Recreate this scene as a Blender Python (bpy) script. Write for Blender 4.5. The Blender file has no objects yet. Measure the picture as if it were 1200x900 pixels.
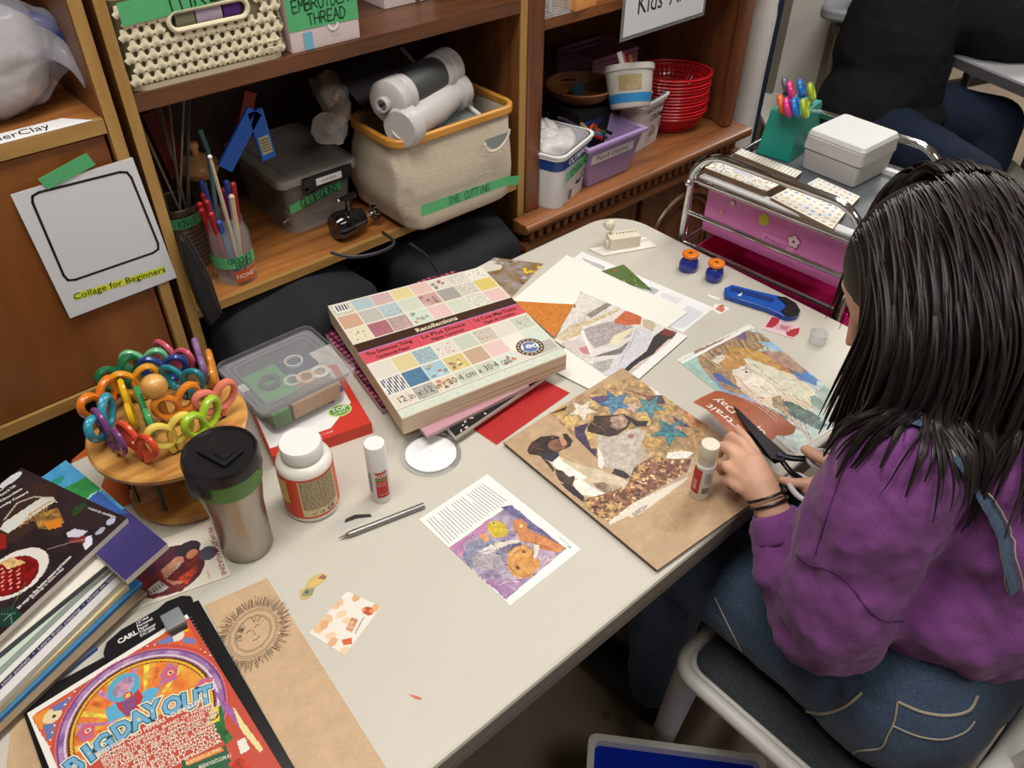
import bpy, bmesh, math, random
import numpy as np
from mathutils import Vector, Matrix, noise as mnoise
R_ = random.Random(7)
PI = math.pi
SC = bpy.context.scene
COL = SC.collection
# ---------------------------------------------------------------- camera geometry
FPX, PITCH, ROLL, CAMZ, YAW = 958.7, 0.70647, 0.014204, 1.6394, 0.733944
def _basis():
    F = Vector((0, math.cos(PITCH), -math.sin(PITCH))); X = Vector((1, 0, 0)); U = X.cross(F)
    R2 = X*math.cos(ROLL) + U*math.sin(ROLL); U2 = -X*math.sin(ROLL) + U*math.cos(ROLL)
    u = Vector((math.cos(YAW), math.sin(YAW), 0)); n = Vector((-math.sin(YAW), math.cos(YAW), 0))
    cv = lambda d: Vector((d.dot(u), d.dot(n), d.z))
    return cv(F), cv(R2), cv(U2)
CF, CR, CU = _basis()
CAM = Vector((0, 0, CAMZ))
def ray(px, py): return CF + CR*((px-600)/FPX) - CU*((py-450)/FPX)
TZ = 0.74
def P(px, py, z=TZ):
    d = ray(px, py); return CAM + d*((z-CAMZ)/d.z)
def V(px, py, v):
    d = ray(px, py); return CAM + d*(v/d.y)
def U(px, py, u):
    d = ray(px, py); return CAM + d*(u/d.x)
def D(px, py, dist):
    d = ray(px, py); return CAM + d*dist          # dist = depth along the view axis
cam_d = bpy.data.cameras.new('camera'); cam = bpy.data.objects.new('camera', cam_d); COL.objects.link(cam)
cam_d.sensor_width = 36; cam_d.lens = FPX/1200*36; cam_d.clip_start = 0.02
cam.matrix_world = Matrix(((CR.x, CU.x, -CF.x, 0), (CR.y, CU.y, -CF.y, 0), (CR.z, CU.z, -CF.z, CAMZ), (0, 0, 0, 1)))
SC.camera = cam
# ---------------------------------------------------------------- colour and materials
def lin1(c):
    c = c/255.0
    return c/12.92 if c <= 0.04045 else ((c+0.055)/1.055)**2.4
def lin(c, k=0.9): return tuple(lin1(x)*k for x in c[:3]) + (1,)
_mats = {}
def mat(name, col, rough=0.5, metal=0.0, noise=0.0, nscale=20, bump=0.0, bscale=80, trans=0.0, ior=1.45, coat=0.0, alpha=1.0, emit=None, sheen=0.0, stretch=None, spec=0.5, sss=0.0):
    if name in _mats: return _mats[name]
    m = bpy.data.materials.new(name); m.use_nodes = True
    nt = m.node_tree; N = nt.nodes; L = nt.links; b = N['Principled BSDF']
    c = lin(col); b.inputs['Base Color'].default_value = c
    b.inputs['Roughness'].default_value = rough; b.inputs['Metallic'].default_value = metal
    b.inputs['IOR'].default_value = ior; b.inputs['Transmission Weight'].default_value = trans
    b.inputs['Coat Weight'].default_value = coat; b.inputs['Alpha'].default_value = alpha
    b.inputs['Sheen Weight'].default_value = sheen; b.inputs['Specular IOR Level'].default_value = spec
    if sss: b.inputs['Subsurface Weight'].default_value = sss; b.inputs['Subsurface Scale'].default_value = 0.01; b.inputs['Subsurface Radius'].default_value = (1, .35, .2)
    if noise or bump:
        tc = N.new('ShaderNodeTexCoord'); mp = N.new('ShaderNodeMapping'); L.new(tc.outputs['Object'], mp.inputs[0])
        if stretch: mp.inputs['Scale'].default_value = stretch
    if noise:
        t = N.new('ShaderNodeTexNoise'); t.inputs['Scale'].default_value = nscale; t.inputs['Detail'].default_value = 6; L.new(mp.outputs[0], t.inputs['Vector'])
        mx = N.new('ShaderNodeMix'); mx.data_type = 'RGBA'; L.new(t.outputs['Fac'], mx.inputs['Factor'])
        mx.inputs[6].default_value = tuple(x*(1-noise) for x in c[:3])+(1,); mx.inputs[7].default_value = tuple(min(1, x*(1+noise)) for x in c[:3])+(1,)
        L.new(mx.outputs[2], b.inputs['Base Color'])
    if bump:
        t = N.new('ShaderNodeTexNoise'); t.inputs['Scale'].default_value = bscale; t.inputs['Detail'].default_value = 4; L.new(mp.outputs[0], t.inputs['Vector'])
        bp = N.new('ShaderNodeBump'); bp.inputs['Strength'].default_value = bump; bp.inputs['Distance'].default_value = 0.002; L.new(t.outputs['Fac'], bp.inputs['Height']); L.new(bp.outputs[0], b.inputs['Normal'])
    if emit: b.inputs['Emission Color'].default_value = lin(emit[:3]); b.inputs['Emission Strength'].default_value = emit[3]
    _mats[name] = m; return m
def clear(name, col=(225, 228, 232), alpha=0.3, rough=0.12, spec=0.5):
    return mat(name, col, rough=rough, alpha=alpha, spec=spec)
def wood(name, c1, c2, scale=6, axis='X', rough=0.45, ring=9, coat=0.1):
    if name in _mats: return _mats[name]
    m = bpy.data.materials.new(name); m.use_nodes = True
    nt = m.node_tree; N = nt.nodes; L = nt.links; b = N['Principled BSDF']
    tc = N.new('ShaderNodeTexCoord'); mp = N.new('ShaderNodeMapping'); L.new(tc.outputs['Object'], mp.inputs[0])
    s = {'X': (.12, 1, 1), 'Y': (1, .12, 1), 'Z': (1, 1, .12)}[axis]
    mp.inputs['Scale'].default_value = s
    t = N.new('ShaderNodeTexNoise'); t.inputs['Scale'].default_value = scale*3; t.inputs['Detail'].default_value = 8; t.inputs['Distortion'].default_value = 1.2; L.new(mp.outputs[0], t.inputs['Vector'])
    t2 = N.new('ShaderNodeTexNoise'); t2.inputs['Scale'].default_value = scale*ring*2.4; t2.inputs['Detail'].default_value = 3; L.new(mp.outputs[0], t2.inputs['Vector'])
    ad = N.new('ShaderNodeMath'); ad.operation = 'ADD'; mu = N.new('ShaderNodeMath'); mu.operation = 'MULTIPLY'; mu.inputs[1].default_value = 0.45
    L.new(t2.outputs['Fac'], mu.inputs[0]); L.new(t.outputs['Fac'], ad.inputs[0]); L.new(mu.outputs[0], ad.inputs[1])
    r = N.new('ShaderNodeValToRGB'); r.color_ramp.elements[0].position = .5; r.color_ramp.elements[1].position = .92
    r.color_ramp.elements[0].color = lin(c1); r.color_ramp.elements[1].color = lin(c2)
    L.new(ad.outputs[0], r.inputs[0]); L.new(r.outputs[0], b.inputs['Base Color'])
    b.inputs['Roughness'].default_value = rough; b.inputs['Coat Weight'].default_value = coat; b.inputs['Coat Roughness'].default_value = .35
    bp = N.new('ShaderNodeBump'); bp.inputs['Strength'].default_value = .12; bp.inputs['Distance'].default_value = .001; L.new(t2.outputs['Fac'], bp.inputs['Height']); L.new(bp.outputs[0], b.inputs['Normal'])
    _mats[name] = m; return m
def attr_mat(name, rough=0.45, spec=0.4, coat=0.0):
    if name in _mats: return _mats[name]
    m = bpy.data.materials.new(name); m.use_nodes = True
    nt = m.node_tree; b = nt.nodes['Principled BSDF']; a = nt.nodes.new('ShaderNodeVertexColor'); a.layer_name = 'Col'
    nt.links.new(a.outputs['Color'], b.inputs['Base Color']); b.inputs['Roughness'].default_value = rough
    b.inputs['Specular IOR Level'].default_value = spec; b.inputs['Coat Weight'].default_value = coat
    _mats[name] = m; return m
PRINT = attr_mat('printed_paper', .5); GLOSS = attr_mat('glossy_print', .28, .5)
# ---------------------------------------------------------------- mesh builder
def RZ(a): return Matrix.Rotation(a, 4, 'Z')
def RX(a): return Matrix.Rotation(a, 4, 'X')
def RY(a): return Matrix.Rotation(a, 4, 'Y')
def T(x, y=0, z=0):
    return Matrix.Translation(x) if isinstance(x, Vector) else Matrix.Translation((x, y, z))
def frame(o, d, up=Vector((0, 0, 1))):
    """matrix whose local Z runs along d, at o"""
    z = Vector(d).normalized(); up = Vector(up)
    if abs(z.dot(up)) > .999: up = Vector((1, 0, 0))
    x = up.cross(z).normalized(); y = z.cross(x)
    return Matrix(((x.x, y.x, z.x, o[0]), (x.y, y.y, z.y, o[1]), (x.z, y.z, z.z, o[2]), (0, 0, 0, 1)))
class MB:
    def __init__(s, M=None):
        s.v = []; s.f = []; s.m = []; s.c = []; s.mats = []; s.M = M or Matrix.Identity(4); s.sm = []; s.usecol = False
    def mi(s, m):
        if m is None: m = mat('plain', (200, 200, 200))
        if m not in s.mats: s.mats.append(m)
        return s.mats.index(m)
    def add(s, vs, fs, m=None, col=None, M=None, smooth=False):
        b = len(s.v); X = s.M @ M if M is not None else s.M
        s.v += [X @ Vector(p) for p in vs]; k = s.mi(m)
        if col is not None: s.usecol = True
        c = lin(col) if col is not None else (1, 1, 1, 1)
        for f in fs: s.f.append([i+b for i in f]); s.m.append(k); s.c.append(c); s.sm.append(smooth)
        return s
    def box(s, lo, hi, m=None, col=None, M=None, bev=0):
        x0, y0, z0 = lo; x1, y1, z1 = hi
        if bev:
            bm = bmesh.new(); vs = [bm.verts.new(p) for p in [(x0, y0, z0), (x1, y0, z0), (x1, y1, z0), (x0, y1, z0), (x0, y0, z1), (x1, y0, z1), (x1, y1, z1), (x0, y1, z1)]]
            for f in [(0, 3, 2, 1), (4, 5, 6, 7), (0, 1, 5, 4), (1, 2, 6, 5), (2, 3, 7, 6), (3, 0, 4, 7)]: bm.faces.new([vs[i] for i in f])
            bmesh.ops.bevel(bm, geom=list(bm.edges), offset=bev, segments=2, profile=.7, affect='EDGES')
            bm.verts.index_update()
            r = s.add([v.co[:] for v in bm.verts], [[v.index for v in f.verts] for f in bm.faces], m, col, M, True); bm.free(); return r
        return s.add([(x0, y0, z0), (x1, y0, z0), (x1, y1, z0), (x0, y1, z0), (x0, y0, z1), (x1, y0, z1), (x1, y1, z1), (x0, y1, z1)],
                     [(0, 3, 2, 1), (4, 5, 6, 7), (0, 1, 5, 4), (1, 2, 6, 5), (2, 3, 7, 6), (3, 0, 4, 7)], m, col, M)
    def prism(s, poly, z0, z1, m=None, col=None, M=None, taper=1.0, caps=True):
        n = len(poly); cx = sum(p[0] for p in poly)/n; cy = sum(p[1] for p in poly)/n
        a = sum(poly[i][0]*poly[(i+1) % n][1]-poly[(i+1) % n][0]*poly[i][1] for i in range(n))
        if a < 0: poly = poly[::-1]
        vs = [(p[0], p[1], z0) for p in poly] + [(cx+(p[0]-cx)*taper, cy+(p[1]-cy)*taper, z1) for p in poly]
        fs = [[i, (i+1) % n, n+(i+1) % n, n+i] for i in range(n)]
        if caps: fs += [list(range(n))[::-1], list(range(n, 2*n))]
        return s.add(vs, fs, m, col, M)
    def lathe(s, prof, m=None, col=None, M=None, seg=32, arc=None, close=False, sx=1, sy=1):
        """prof: list of (r,z)"""
        n = seg; full = arc is None; a0, a1 = (0, 2*PI) if full else arc; cnt = n if full else n+1
        vs = []
        for r, z in prof:
            for i in range(cnt):
                a = a0+(a1-a0)*i/n; vs.append((max(r, 1e-5)*math.cos(a)*sx, max(r, 1e-5)*math.sin(a)*sy, z))
        fs = []
        for j in range(len(prof)-1):
            for i in range(n):
                i2 = (i+1) % cnt
                fs.append([j*cnt+i, j*cnt+i2, (j+1)*cnt+i2, (j+1)*cnt+i])
        if full and not close:
            if prof[0][0] > 1e-4: fs.append(list(range(cnt))[::-1])
            if prof[-1][0] > 1e-4: fs.append([(len(prof)-1)*cnt+i for i in range(cnt)])
        return s.add(vs, fs, m, col, M, True)
    def cyl(s, p0, p1, r0, r1=None, m=None, col=None, seg=16, M=None):
        p0 = Vector(p0); p1 = Vector(p1); r1 = r0 if r1 is None else r1
        F = frame(p0, p1-p0); L = (p1-p0).length
        return s.lathe([(r0, 0), (r1, L)], m, col, (M @ F if M is not None else F), seg)
    def tube(s, pts, r, m=None, col=None, seg=8, closed=False, M=None, flat=1.0, caps=True):
        pts = [Vector(p) for p in pts]; n = len(pts); rr = r if isinstance(r, (list, tuple)) else [r]*n
        vs = []; prev = None
        for i, p in enumerate(pts):
            if closed: d = pts[(i+1) % n]-pts[i-1]
            else: d = pts[min(i+1, n-1)]-pts[max(i-1, 0)]
            if d.length < 1e-9: d = Vector((0, 0, 1))
            d.normalize()
            if prev is None:
                up = Vector((0, 0, 1)) if abs(d.z) < .9 else Vector((1, 0, 0)); x = up.cross(d).normalized()
            else:
                x = prev-d*prev.dot(d); x = x.normalized() if x.length > 1e-6 else Vector((1, 0, 0))
            prev = x; y = d.cross(x)
            for k in range(seg):
                a = 2*PI*k/seg; vs.append(p+x*math.cos(a)*rr[i]+y*math.sin(a)*rr[i]*flat)
        fs = []
        for i in range(n if closed else n-1):
            j = (i+1) % n
            for k in range(seg): k2 = (k+1) % seg; fs.append([i*seg+k, i*seg+k2, j*seg+k2, j*seg+k])
        if not closed and caps: fs += [list(range(seg))[::-1], [(n-1)*seg+k for k in range(seg)]]
        return s.add(vs, fs, m, col, M, True)
    def ball(s, c, r, m=None, col=None, seg=20, rings=12, M=None):
        r3 = (r, r, r) if not isinstance(r, (list, tuple)) else r
        prof = [(math.sin(PI*i/rings), -math.cos(PI*i/rings)) for i in range(rings+1)]
        X = T(*c) @ Matrix.Diagonal((r3[0], r3[1], r3[2], 1))
        return s.lathe(prof, m, col, (M @ X if M is not None else X), seg)
    def text(s, txt, size, m=None, col=None, M=None, bold=0.0, align='CENTER', shear=0, spacing=1.0, jitter=0, sx=1.0):
        cu = bpy.data.curves.new('t', 'FONT'); cu.body = txt; cu.size = size; cu.align_x = align; cu.align_y = 'CENTER'; cu.offset = bold*size; cu.shear = shear; cu.space_character = spacing
        cu.resolution_u = 2
        o = bpy.data.objects.new('t', cu); me = o.to_mesh()
        vs = [(v.co.x*sx, v.co.y, 0) for v in me.vertices]; fs = [list(p.vertices) for p in me.polygons]
        if jitter: vs = [(x+jitter*size*math.sin(y/size*4+x/size*.7), y+jitter*size*math.sin(x/size*2.1), z) for x, y, z in vs]
        o.to_mesh_clear(); bpy.data.objects.remove(o); bpy.data.curves.remove(cu)
        return s.add(vs, fs, m, col, M)
    def hand(s, txt, size, th, m=None, col=None, M=None, sp=.72, jit=.08, seed=1):
        """hand-lettered strokes (marker pen)"""
        rr = random.Random(seed); x = 0; W = len(txt)*sp*size
        for ch in txt:
            for st in STROKES.get(ch, []):
                pts = [(x-W/2+(p[0]*.55+rr.uniform(-jit, jit)*.4)*size, (p[1]-.5+rr.uniform(-jit, jit)*.4)*size) for p in st]
                s.ribbon(pts, th, m, col, M)
            x += sp*size
        return s
    def ribbon(s, pts, w, m=None, col=None, M=None):
        for (a, b) in zip(pts[:-1], pts[1:]):
            dx, dy = b[0]-a[0], b[1]-a[1]; L = math.hypot(dx, dy) or 1e-6; nx, ny = -dy/L*w/2, dx/L*w/2; ex, ey = dx/L*w/3, dy/L*w/3
            s.add([(a[0]-ex+nx, a[1]-ey+ny, 0), (a[0]-ex-nx, a[1]-ey-ny, 0), (b[0]+ex-nx, b[1]+ey-ny, 0), (b[0]+ex+nx, b[1]+ey+ny, 0)], [(0, 1, 2, 3)], m, col, M)
        return s
    def build(s, name, parent=None, loc=None, rz=0.0, smooth_all=False, bevel=0, weld=False, mod=None):
        me = bpy.data.meshes.new(name); me.from_pydata([tuple(v) for v in s.v], [], s.f)
        for m in s.mats: me.materials.append(m)
        me.polygons.foreach_set('material_index', s.m)
        me.polygons.foreach_set('use_smooth', [True]*len(s.f) if smooth_all else s.sm)
        if s.usecol:
            ca = me.color_attributes.new('Col', 'FLOAT_COLOR', 'CORNER'); buf = []
            for f, c in zip(s.f, s.c): buf += list(c)*len(f)
            ca.data.foreach_set('color', buf)
        me.validate(); me.update()
        try: me.set_sharp_from_angle(angle=math.radians(42))
        except Exception: pass
        o = bpy.data.objects.new(name, me); COL.objects.link(o)
        if parent is not None: o.parent = parent
        if loc is not None: o.location = loc
        o.rotation_euler = (0, 0, rz)
        if bevel:
            b = o.modifiers.new('bevel', 'BEVEL'); b.width = bevel; b.segments = 2; b.limit_method = 'ANGLE'; b.angle_limit = math.radians(40)
        return o
# strokes of hand lettering on a unit cell (0..1 wide, 0..1 high)
STROKES = {
 'T': [[(0, 1), (1, 1)], [(.5, 1), (.5, 0)]], 'H': [[(0, 1), (0, 0)], [(1, 1), (1, 0)], [(0, .5), (1, .5)]],
 'R': [[(0, 0), (0, 1), (.8, .95), (.9, .7), (.7, .5), (0, .48)], [(.3, .48), (1, 0)]], 'E': [[(1, 1), (0, 1), (0, 0), (1, 0)], [(0, .5), (.8, .5)]],
 'A': [[(0, 0), (.5, 1), (1, 0)], [(.2, .4), (.8, .4)]], 'D': [[(0, 0), (0, 1), (.6, .95), (1, .6), (.9, .25), (.5, 0), (0, 0)]],
 'M': [[(0, 0), (.1, 1), (.5, .4), (.9, 1), (1, 0)]], 'B': [[(0, 0), (0, 1), (.8, .95), (.8, .6), (0, .52), (.9, .45), (.9, .05), (0, 0)]],
 'O': [[(.5, 1), (.1, .8), (0, .4), (.3, 0), (.8, .05), (1, .5), (.85, .9), (.5, 1)]], 'I': [[(.5, 1), (.5, 0)]],
 'Y': [[(0, 1), (.5, .5), (1, 1)], [(.5, .5), (.5, 0)]], 'C': [[(1, .9), (.5, 1), (.05, .7), (.05, .25), (.5, 0), (1, .12)]],
 'G': [[(1, .9), (.5, 1), (.05, .7), (.05, .25), (.5, 0), (1, .1), (1, .45), (.6, .45)]], 'L': [[(0, 1), (0, 0), (1, 0)]],
 'U': [[(0, 1), (0, .2), (.4, 0), (.9, .15), (1, 1)]], 'N': [[(0, 0), (0, 1), (1, 0), (1, 1)]], 'S': [[(1, .9), (.4, 1), (.05, .75), (.9, .35), (.7, .03), (0, .1)]],
 'K': [[(0, 1), (0, 0)], [(1, 1), (0, .45), (1, 0)]], 'o': [[(.5, .6), (.1, .4), (.2, 0), (.7, 0), (.9, .35), (.5, .6)]],
 't': [[(.5, .9), (.5, 0), (.8, 0)], [(.1, .6), (.9, .6)]],
}
def tag(o, label=None, cat=None, group=None, kind=None):
    if label: o['label'] = label
    if cat: o['category'] = cat
    if group: o['group'] = group
    if kind: o['kind'] = kind
    return o
def thing(name, label, cat, loc=(0, 0, 0), rz=0.0, group=None):
    o = bpy.data.objects.new(name, None); COL.objects.link(o); o.location = loc; o.rotation_euler = (0, 0, rz); o.empty_display_size = .05
    return tag(o, label, cat, group)
def struct(o): o['kind'] = 'structure'; return o
# local frame from pixel corners lying on one height
class Fr:
    def __init__(s, o, xdir):
        s.o = Vector(o); s.a = math.atan2(xdir[1], xdir[0]); s.M = T(s.o) @ RZ(s.a); s.I = s.M.inverted()
    def l(s, p): q = s.I @ Vector(p); return (q.x, q.y)
    def px(s, x, y, z=None):
        return s.l(P(x, y, s.o.z if z is None else z))
def cr(pts, n=6, closed=False):
    """Catmull-Rom through points"""
    pts = [Vector(p) for p in pts]; out = []; N = len(pts)
    rng = range(N) if closed else range(N-1)
    for i in rng:
        p0 = pts[(i-1) % N] if closed or i > 0 else pts[i]; p1 = pts[i]; p2 = pts[(i+1) % N]; p3 = pts[(i+2) % N] if closed or i+2 < N else p2
        for k in range(n):
            t = k/n; out.append(.5*((2*p1)+(p2-p0)*t+(2*p0-5*p1+4*p2-p3)*t*t+(3*p1-p0-3*p2+p3)*t**3))
    if not closed: out.append(pts[-1])
    return out
def rrect(x0, y0, x1, y1, r, n=5):
    out = []
    for cx, cy, a in ((x1-r, y1-r, 0), (x0+r, y1-r, PI/2), (x0+r, y0+r, PI), (x1-r, y0+r, 1.5*PI)):
        for i in range(n+1): t = a+PI/2*i/n; out.append((cx+r*math.cos(t), cy+r*math.sin(t)))
    return out
# ---------------------------------------------------------------- painted sheets (vertex colours on a fine grid)
def vnoise(X, Y, seed=0):
    rs = np.random.RandomState(seed); G = rs.rand(64, 64)
    xi = np.floor(X).astype(int); yi = np.floor(Y).astype(int); xf = X-xi; yf = Y-yi
    xf = xf*xf*(3-2*xf); yf = yf*yf*(3-2*yf)
    g = lambda a, b: G[a % 64, b % 64]
    return (g(xi, yi)*(1-xf)+g(xi+1, yi)*xf)*(1-yf)+(g(xi, yi+1)*(1-xf)+g(xi+1, yi+1)*xf)*yf
def fbm(X, Y, s=0, o=4):
    r = 0; a = .5
    for i in range(o): r = r+a*vnoise(X*2**i, Y*2**i, s+i); a *= .5
    return r/(1-.5**o)
class Art:
    """paint on a rectangular sheet; coordinates are metres in the sheet's own frame (w x h, origin lower left)"""
    def __init__(s, w, h, cell=.0016, base=(240, 238, 230), warp=0.0):
        s.w, s.h = w, h; s.nx = max(2, int(w/cell)); s.ny = max(2, int(h/cell))
        x = (np.arange(s.nx)+.5)*w/s.nx; y = (np.arange(s.ny)+.5)*h/s.ny; s.X, s.Y = np.meshgrid(x, y)
        s.C = np.zeros((s.ny, s.nx, 3)); s.C[:] = base; s.X0, s.Y0 = s.X, s.Y
    def warp(s, amp, freq, seed=5):
        s.X = s.X0+(fbm(s.X0*freq, s.Y0*freq, seed)-.5)*2*amp; s.Y = s.Y0+(fbm(s.X0*freq+9, s.Y0*freq+5, seed+3)-.5)*2*amp; return s
    def unwarp(s): s.X, s.Y = s.X0, s.Y0; return s
    def inside(s, poly):
        m = np.zeros(s.X.shape, bool); n = len(poly)
        for i in range(n):
            x1, y1 = poly[i]; x2, y2 = poly[(i+1) % n]
            if y1 == y2: continue
            c = ((y1 > s.Y) != (y2 > s.Y)) & (s.X < (x2-x1)*(s.Y-y1)/(y2-y1)+x1); m ^= c
        return m
    def put(s, m, col, var=0, freq=200, seed=1, a=1.0, col2=None):
        col = np.array(col, float)
        if col2 is not None or var:
            n = fbm(s.X0*freq, s.Y0*freq, seed)[..., None]; n = np.clip((n-.5)*1.7+.5, 0, 1)
            c = col*(1-n)+np.array(col2, float)*n if col2 is not None else col*(1+var*(n-.5)*2)
            c = np.broadcast_to(c, s.C.shape)[m]
        else: c = col
        s.C[m] = s.C[m]*(1-a)+c*a; return s
    def poly(s, pts, col, **k): return s.put(s.inside(pts), col, **k)
    def ell(s, cx, cy, rx, ry, col, ang=0, **k):
        x = s.X-cx; y = s.Y-cy; c, n = math.cos(ang), math.sin(ang)
        return s.put(((x*c+y*n)/rx)**2+((-x*n+y*c)/ry)**2 < 1, col, **k)
    def rect(s, x0, y0, x1, y1, col, **k): return s.put((s.X > x0) & (s.X < x1) & (s.Y > y0) & (s.Y < y1), col, **k)
    def line(s, pts, w, col, **k):
        m = np.zeros(s.X.shape, bool)
        for (a, b) in zip(pts[:-1], pts[1:]):
            dx, dy = b[0]-a[0], b[1]-a[1]; L2 = dx*dx+dy*dy or 1e-12
            t = np.clip(((s.X-a[0])*dx+(s.Y-a[1])*dy)/L2, 0, 1); m |= (s.X-a[0]-t*dx)**2+(s.Y-a[1]-t*dy)**2 < (w/2)**2
        return s.put(m, col, **k)
    def blobs(s, n, region, cols, r0, r1, seed=1, asp=1.0, a=1.0):
        rr = random.Random(seed); x0, y0, x1, y1 = region
        for i in range(n):
            r = rr.uniform(r0, r1); s.ell(rr.uniform(x0, x1), rr.uniform(y0, y1), r, r*rr.uniform(asp*.6, asp), rr.choice(cols), ang=rr.uniform(0, PI), a=a)
        return s
    def ink(s, m, freq, col=(70, 56, 50), w=.012, a=.5, seed=7, n=3):
        f = fbm(s.X0*freq, s.Y0*freq, seed, 3)
        for k in range(n): s.put(m & (np.abs(f-(.3+.4*k/max(1, n-1))) < w), col, a=a)
        return s
    def soft(s, m, freq, amt=.18, seed=4):
        f = (fbm(s.X0*freq, s.Y0*freq, seed)-.5)*2*amt; s.C[m] = np.clip(s.C[m]*(1+f[m][:, None]), 0, 255); g = (fbm(s.X0*freq*3, s.Y0*freq*3, seed+9)-.5)*2*amt*.6; s.C[m] = np.clip(s.C[m]+(g[m]*120)[:, None]*np.array([1, .9, .7]), 0, 255); return s
    def desat(s, k):
        g = s.C.mean(axis=2, keepdims=True); s.C[:] = g+(s.C-g)*k; return s
    def grain(s, amt=.06, freq=300, seed=3):
        s.C *= (1+amt*2*(fbm(s.X0*freq, s.Y0*freq, seed)-.5))[..., None]; return s
    def mesh(s, mb, z, m, M=None, mask=None, bend=None):
        nx, ny = s.nx, s.ny
        xs = np.linspace(0, s.w, nx+1); ys = np.linspace(0, s.h, ny+1)
        gx, gy = np.meshgrid(xs, ys); zz = np.full(gx.shape, z) + (bend(gx, gy) if bend else 0)
        X = mb.M @ M if M is not None else mb.M
        b = len(mb.v); k = mb.mi(m); mb.usecol = True
        A = np.array(X); pts = np.stack([gx.ravel(), gy.ravel(), zz.ravel(), np.ones(gx.size)], 1) @ A.T
        mb.v += [Vector(p[:3]) for p in pts]
        c = np.clip(s.C, 0, 255)/255; c = np.where(c <= .04045, c/12.92, ((c+.055)/1.055)**2.4)*.9
        for j in range(ny):
            for i in range(nx):
                if mask is not None and not mask[j, i]: continue
                q = b+j*(nx+1)+i; mb.f.append([q, q+1, q+nx+2, q+nx+1]); mb.m.append(k); mb.c.append((c[j, i, 0], c[j, i, 1], c[j, i, 2], 1)); mb.sm.append(True)
        return mb
# ================================================================ room
SC.view_settings.view_transform = 'Standard'; SC.view_settings.look = 'None'; SC.view_settings.gamma = 1.0; SC.view_settings.use_curve_mapping = False
SC.view_settings.exposure = 0.0
w = bpy.data.worlds.new('world'); SC.world = w; w.use_nodes = True
w.node_tree.nodes['Background'].inputs[0].default_value = (.9, .95, 1, 1); w.node_tree.nodes['Background'].inputs[1].default_value = .25
def concrete():
    m = bpy.data.materials.new('concrete_floor'); m.use_nodes = True; nt = m.node_tree; N = nt.nodes; L = nt.links; b = N['Principled BSDF']
    tc = N.new('ShaderNodeTexCoord')
    t = N.new('ShaderNodeTexNoise'); t.inputs['Scale'].default_value = 2.5; t.inputs['Detail'].default_value = 8; L.new(tc.outputs['Object'], t.inputs['Vector'])
    r = N.new('ShaderNodeValToRGB'); r.color_ramp.elements[0].position = .3; r.color_ramp.elements[0].color = lin((118, 104, 88)); r.color_ramp.elements[1].position = .75; r.color_ramp.elements[1].color = lin((160, 145, 124))
    L.new(t.outputs['Fac'], r.inputs[0])
    v = N.new('ShaderNodeTexVoronoi'); v.inputs['Scale'].default_value = 6; L.new(tc.outputs['Object'], v.inputs['Vector'])
    r2 = N.new('ShaderNodeValToRGB'); r2.color_ramp.elements[0].position = .05; r2.color_ramp.elements[0].color = (.12, .1, .09, 1); r2.color_ramp.elements[1].position = .11; r2.color_ramp.elements[1].color = (1, 1, 1, 1)
    L.new(v.outputs['Distance'], r2.inputs[0]); mx = N.new('ShaderNodeMix'); mx.data_type = 'RGBA'; mx.blend_type = 'MULTIPLY'; mx.inputs['Factor'].default_value = .8
    L.new(r.outputs[0], mx.inputs[6]); L.new(r2.outputs[0], mx.inputs[7]); L.new(mx.outputs[2], b.inputs['Base Color']); b.inputs['Roughness'].default_value = .75
    return m
ROOM = (-2.2, -2.6, 7.6, 4.6)
x0, y0, x1, y1 = ROOM
wallm = mat('painted_wall', (205, 200, 190), .8, noise=.04, nscale=3)
struct(MB().box((x0, y0, -.1), (x1, y1, 0), concrete()).build('floor'))
struct(MB().box((x0, y0, 2.75), (x1, y1, 2.85), mat('ceiling_paint', (225, 222, 214), .9)).build('ceiling'))
struct(MB().box((x0-.1, y0, 0), (x0, y1, 2.75), wallm).build('wall_left'))
struct(MB().box((x1, y0, 0), (x1+.1, y1, 2.75), wallm).build('wall_right'))
struct(MB().box((x0-.1, y0-.1, 0), (x1+.1, y0, 2.75), wallm).build('wall_front'))
struct(MB().box((x0-.1, y1, 0), (x1+.1, y1+.1, 2.75), wallm).build('wall_back'))
def lamp(x, y, sx, sy, power, z=2.66, col=(1, .965, .91)):
    t = thing('ceiling_light', 'white rectangular ceiling light panel', 'ceiling light', (x, y, z), 0, 'ceiling light panels')
    fm = mat('lamp_frame', (220, 220, 220), .4); dm = mat('lamp_diffuser', (255, 250, 240), .4, emit=(255, 247, 235, 1.5))
    b = MB(); 
    for a in ((-sx/2-.03, -sy/2-.03, sx/2+.03, -sy/2), (-sx/2-.03, sy/2, sx/2+.03, sy/2+.03), (-sx/2-.03, -sy/2, -sx/2, sy/2), (sx/2, -sy/2, sx/2+.03, sy/2)): b.box((a[0], a[1], 0), (a[2], a[3], .09), fm)
    b.build('frame', t)
    MB().box((-sx/2, -sy/2, .05), (sx/2, sy/2, .07), dm).build('diffuser', t)
    l = bpy.data.lights.new('panel_light', 'AREA'); l.shape = 'RECTANGLE'; l.size = sx; l.size_y = sy; l.energy = power; l.color = col
    o = bpy.data.objects.new('panel_light', l); COL.objects.link(o); o.location = (x, y, z-.005)




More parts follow.
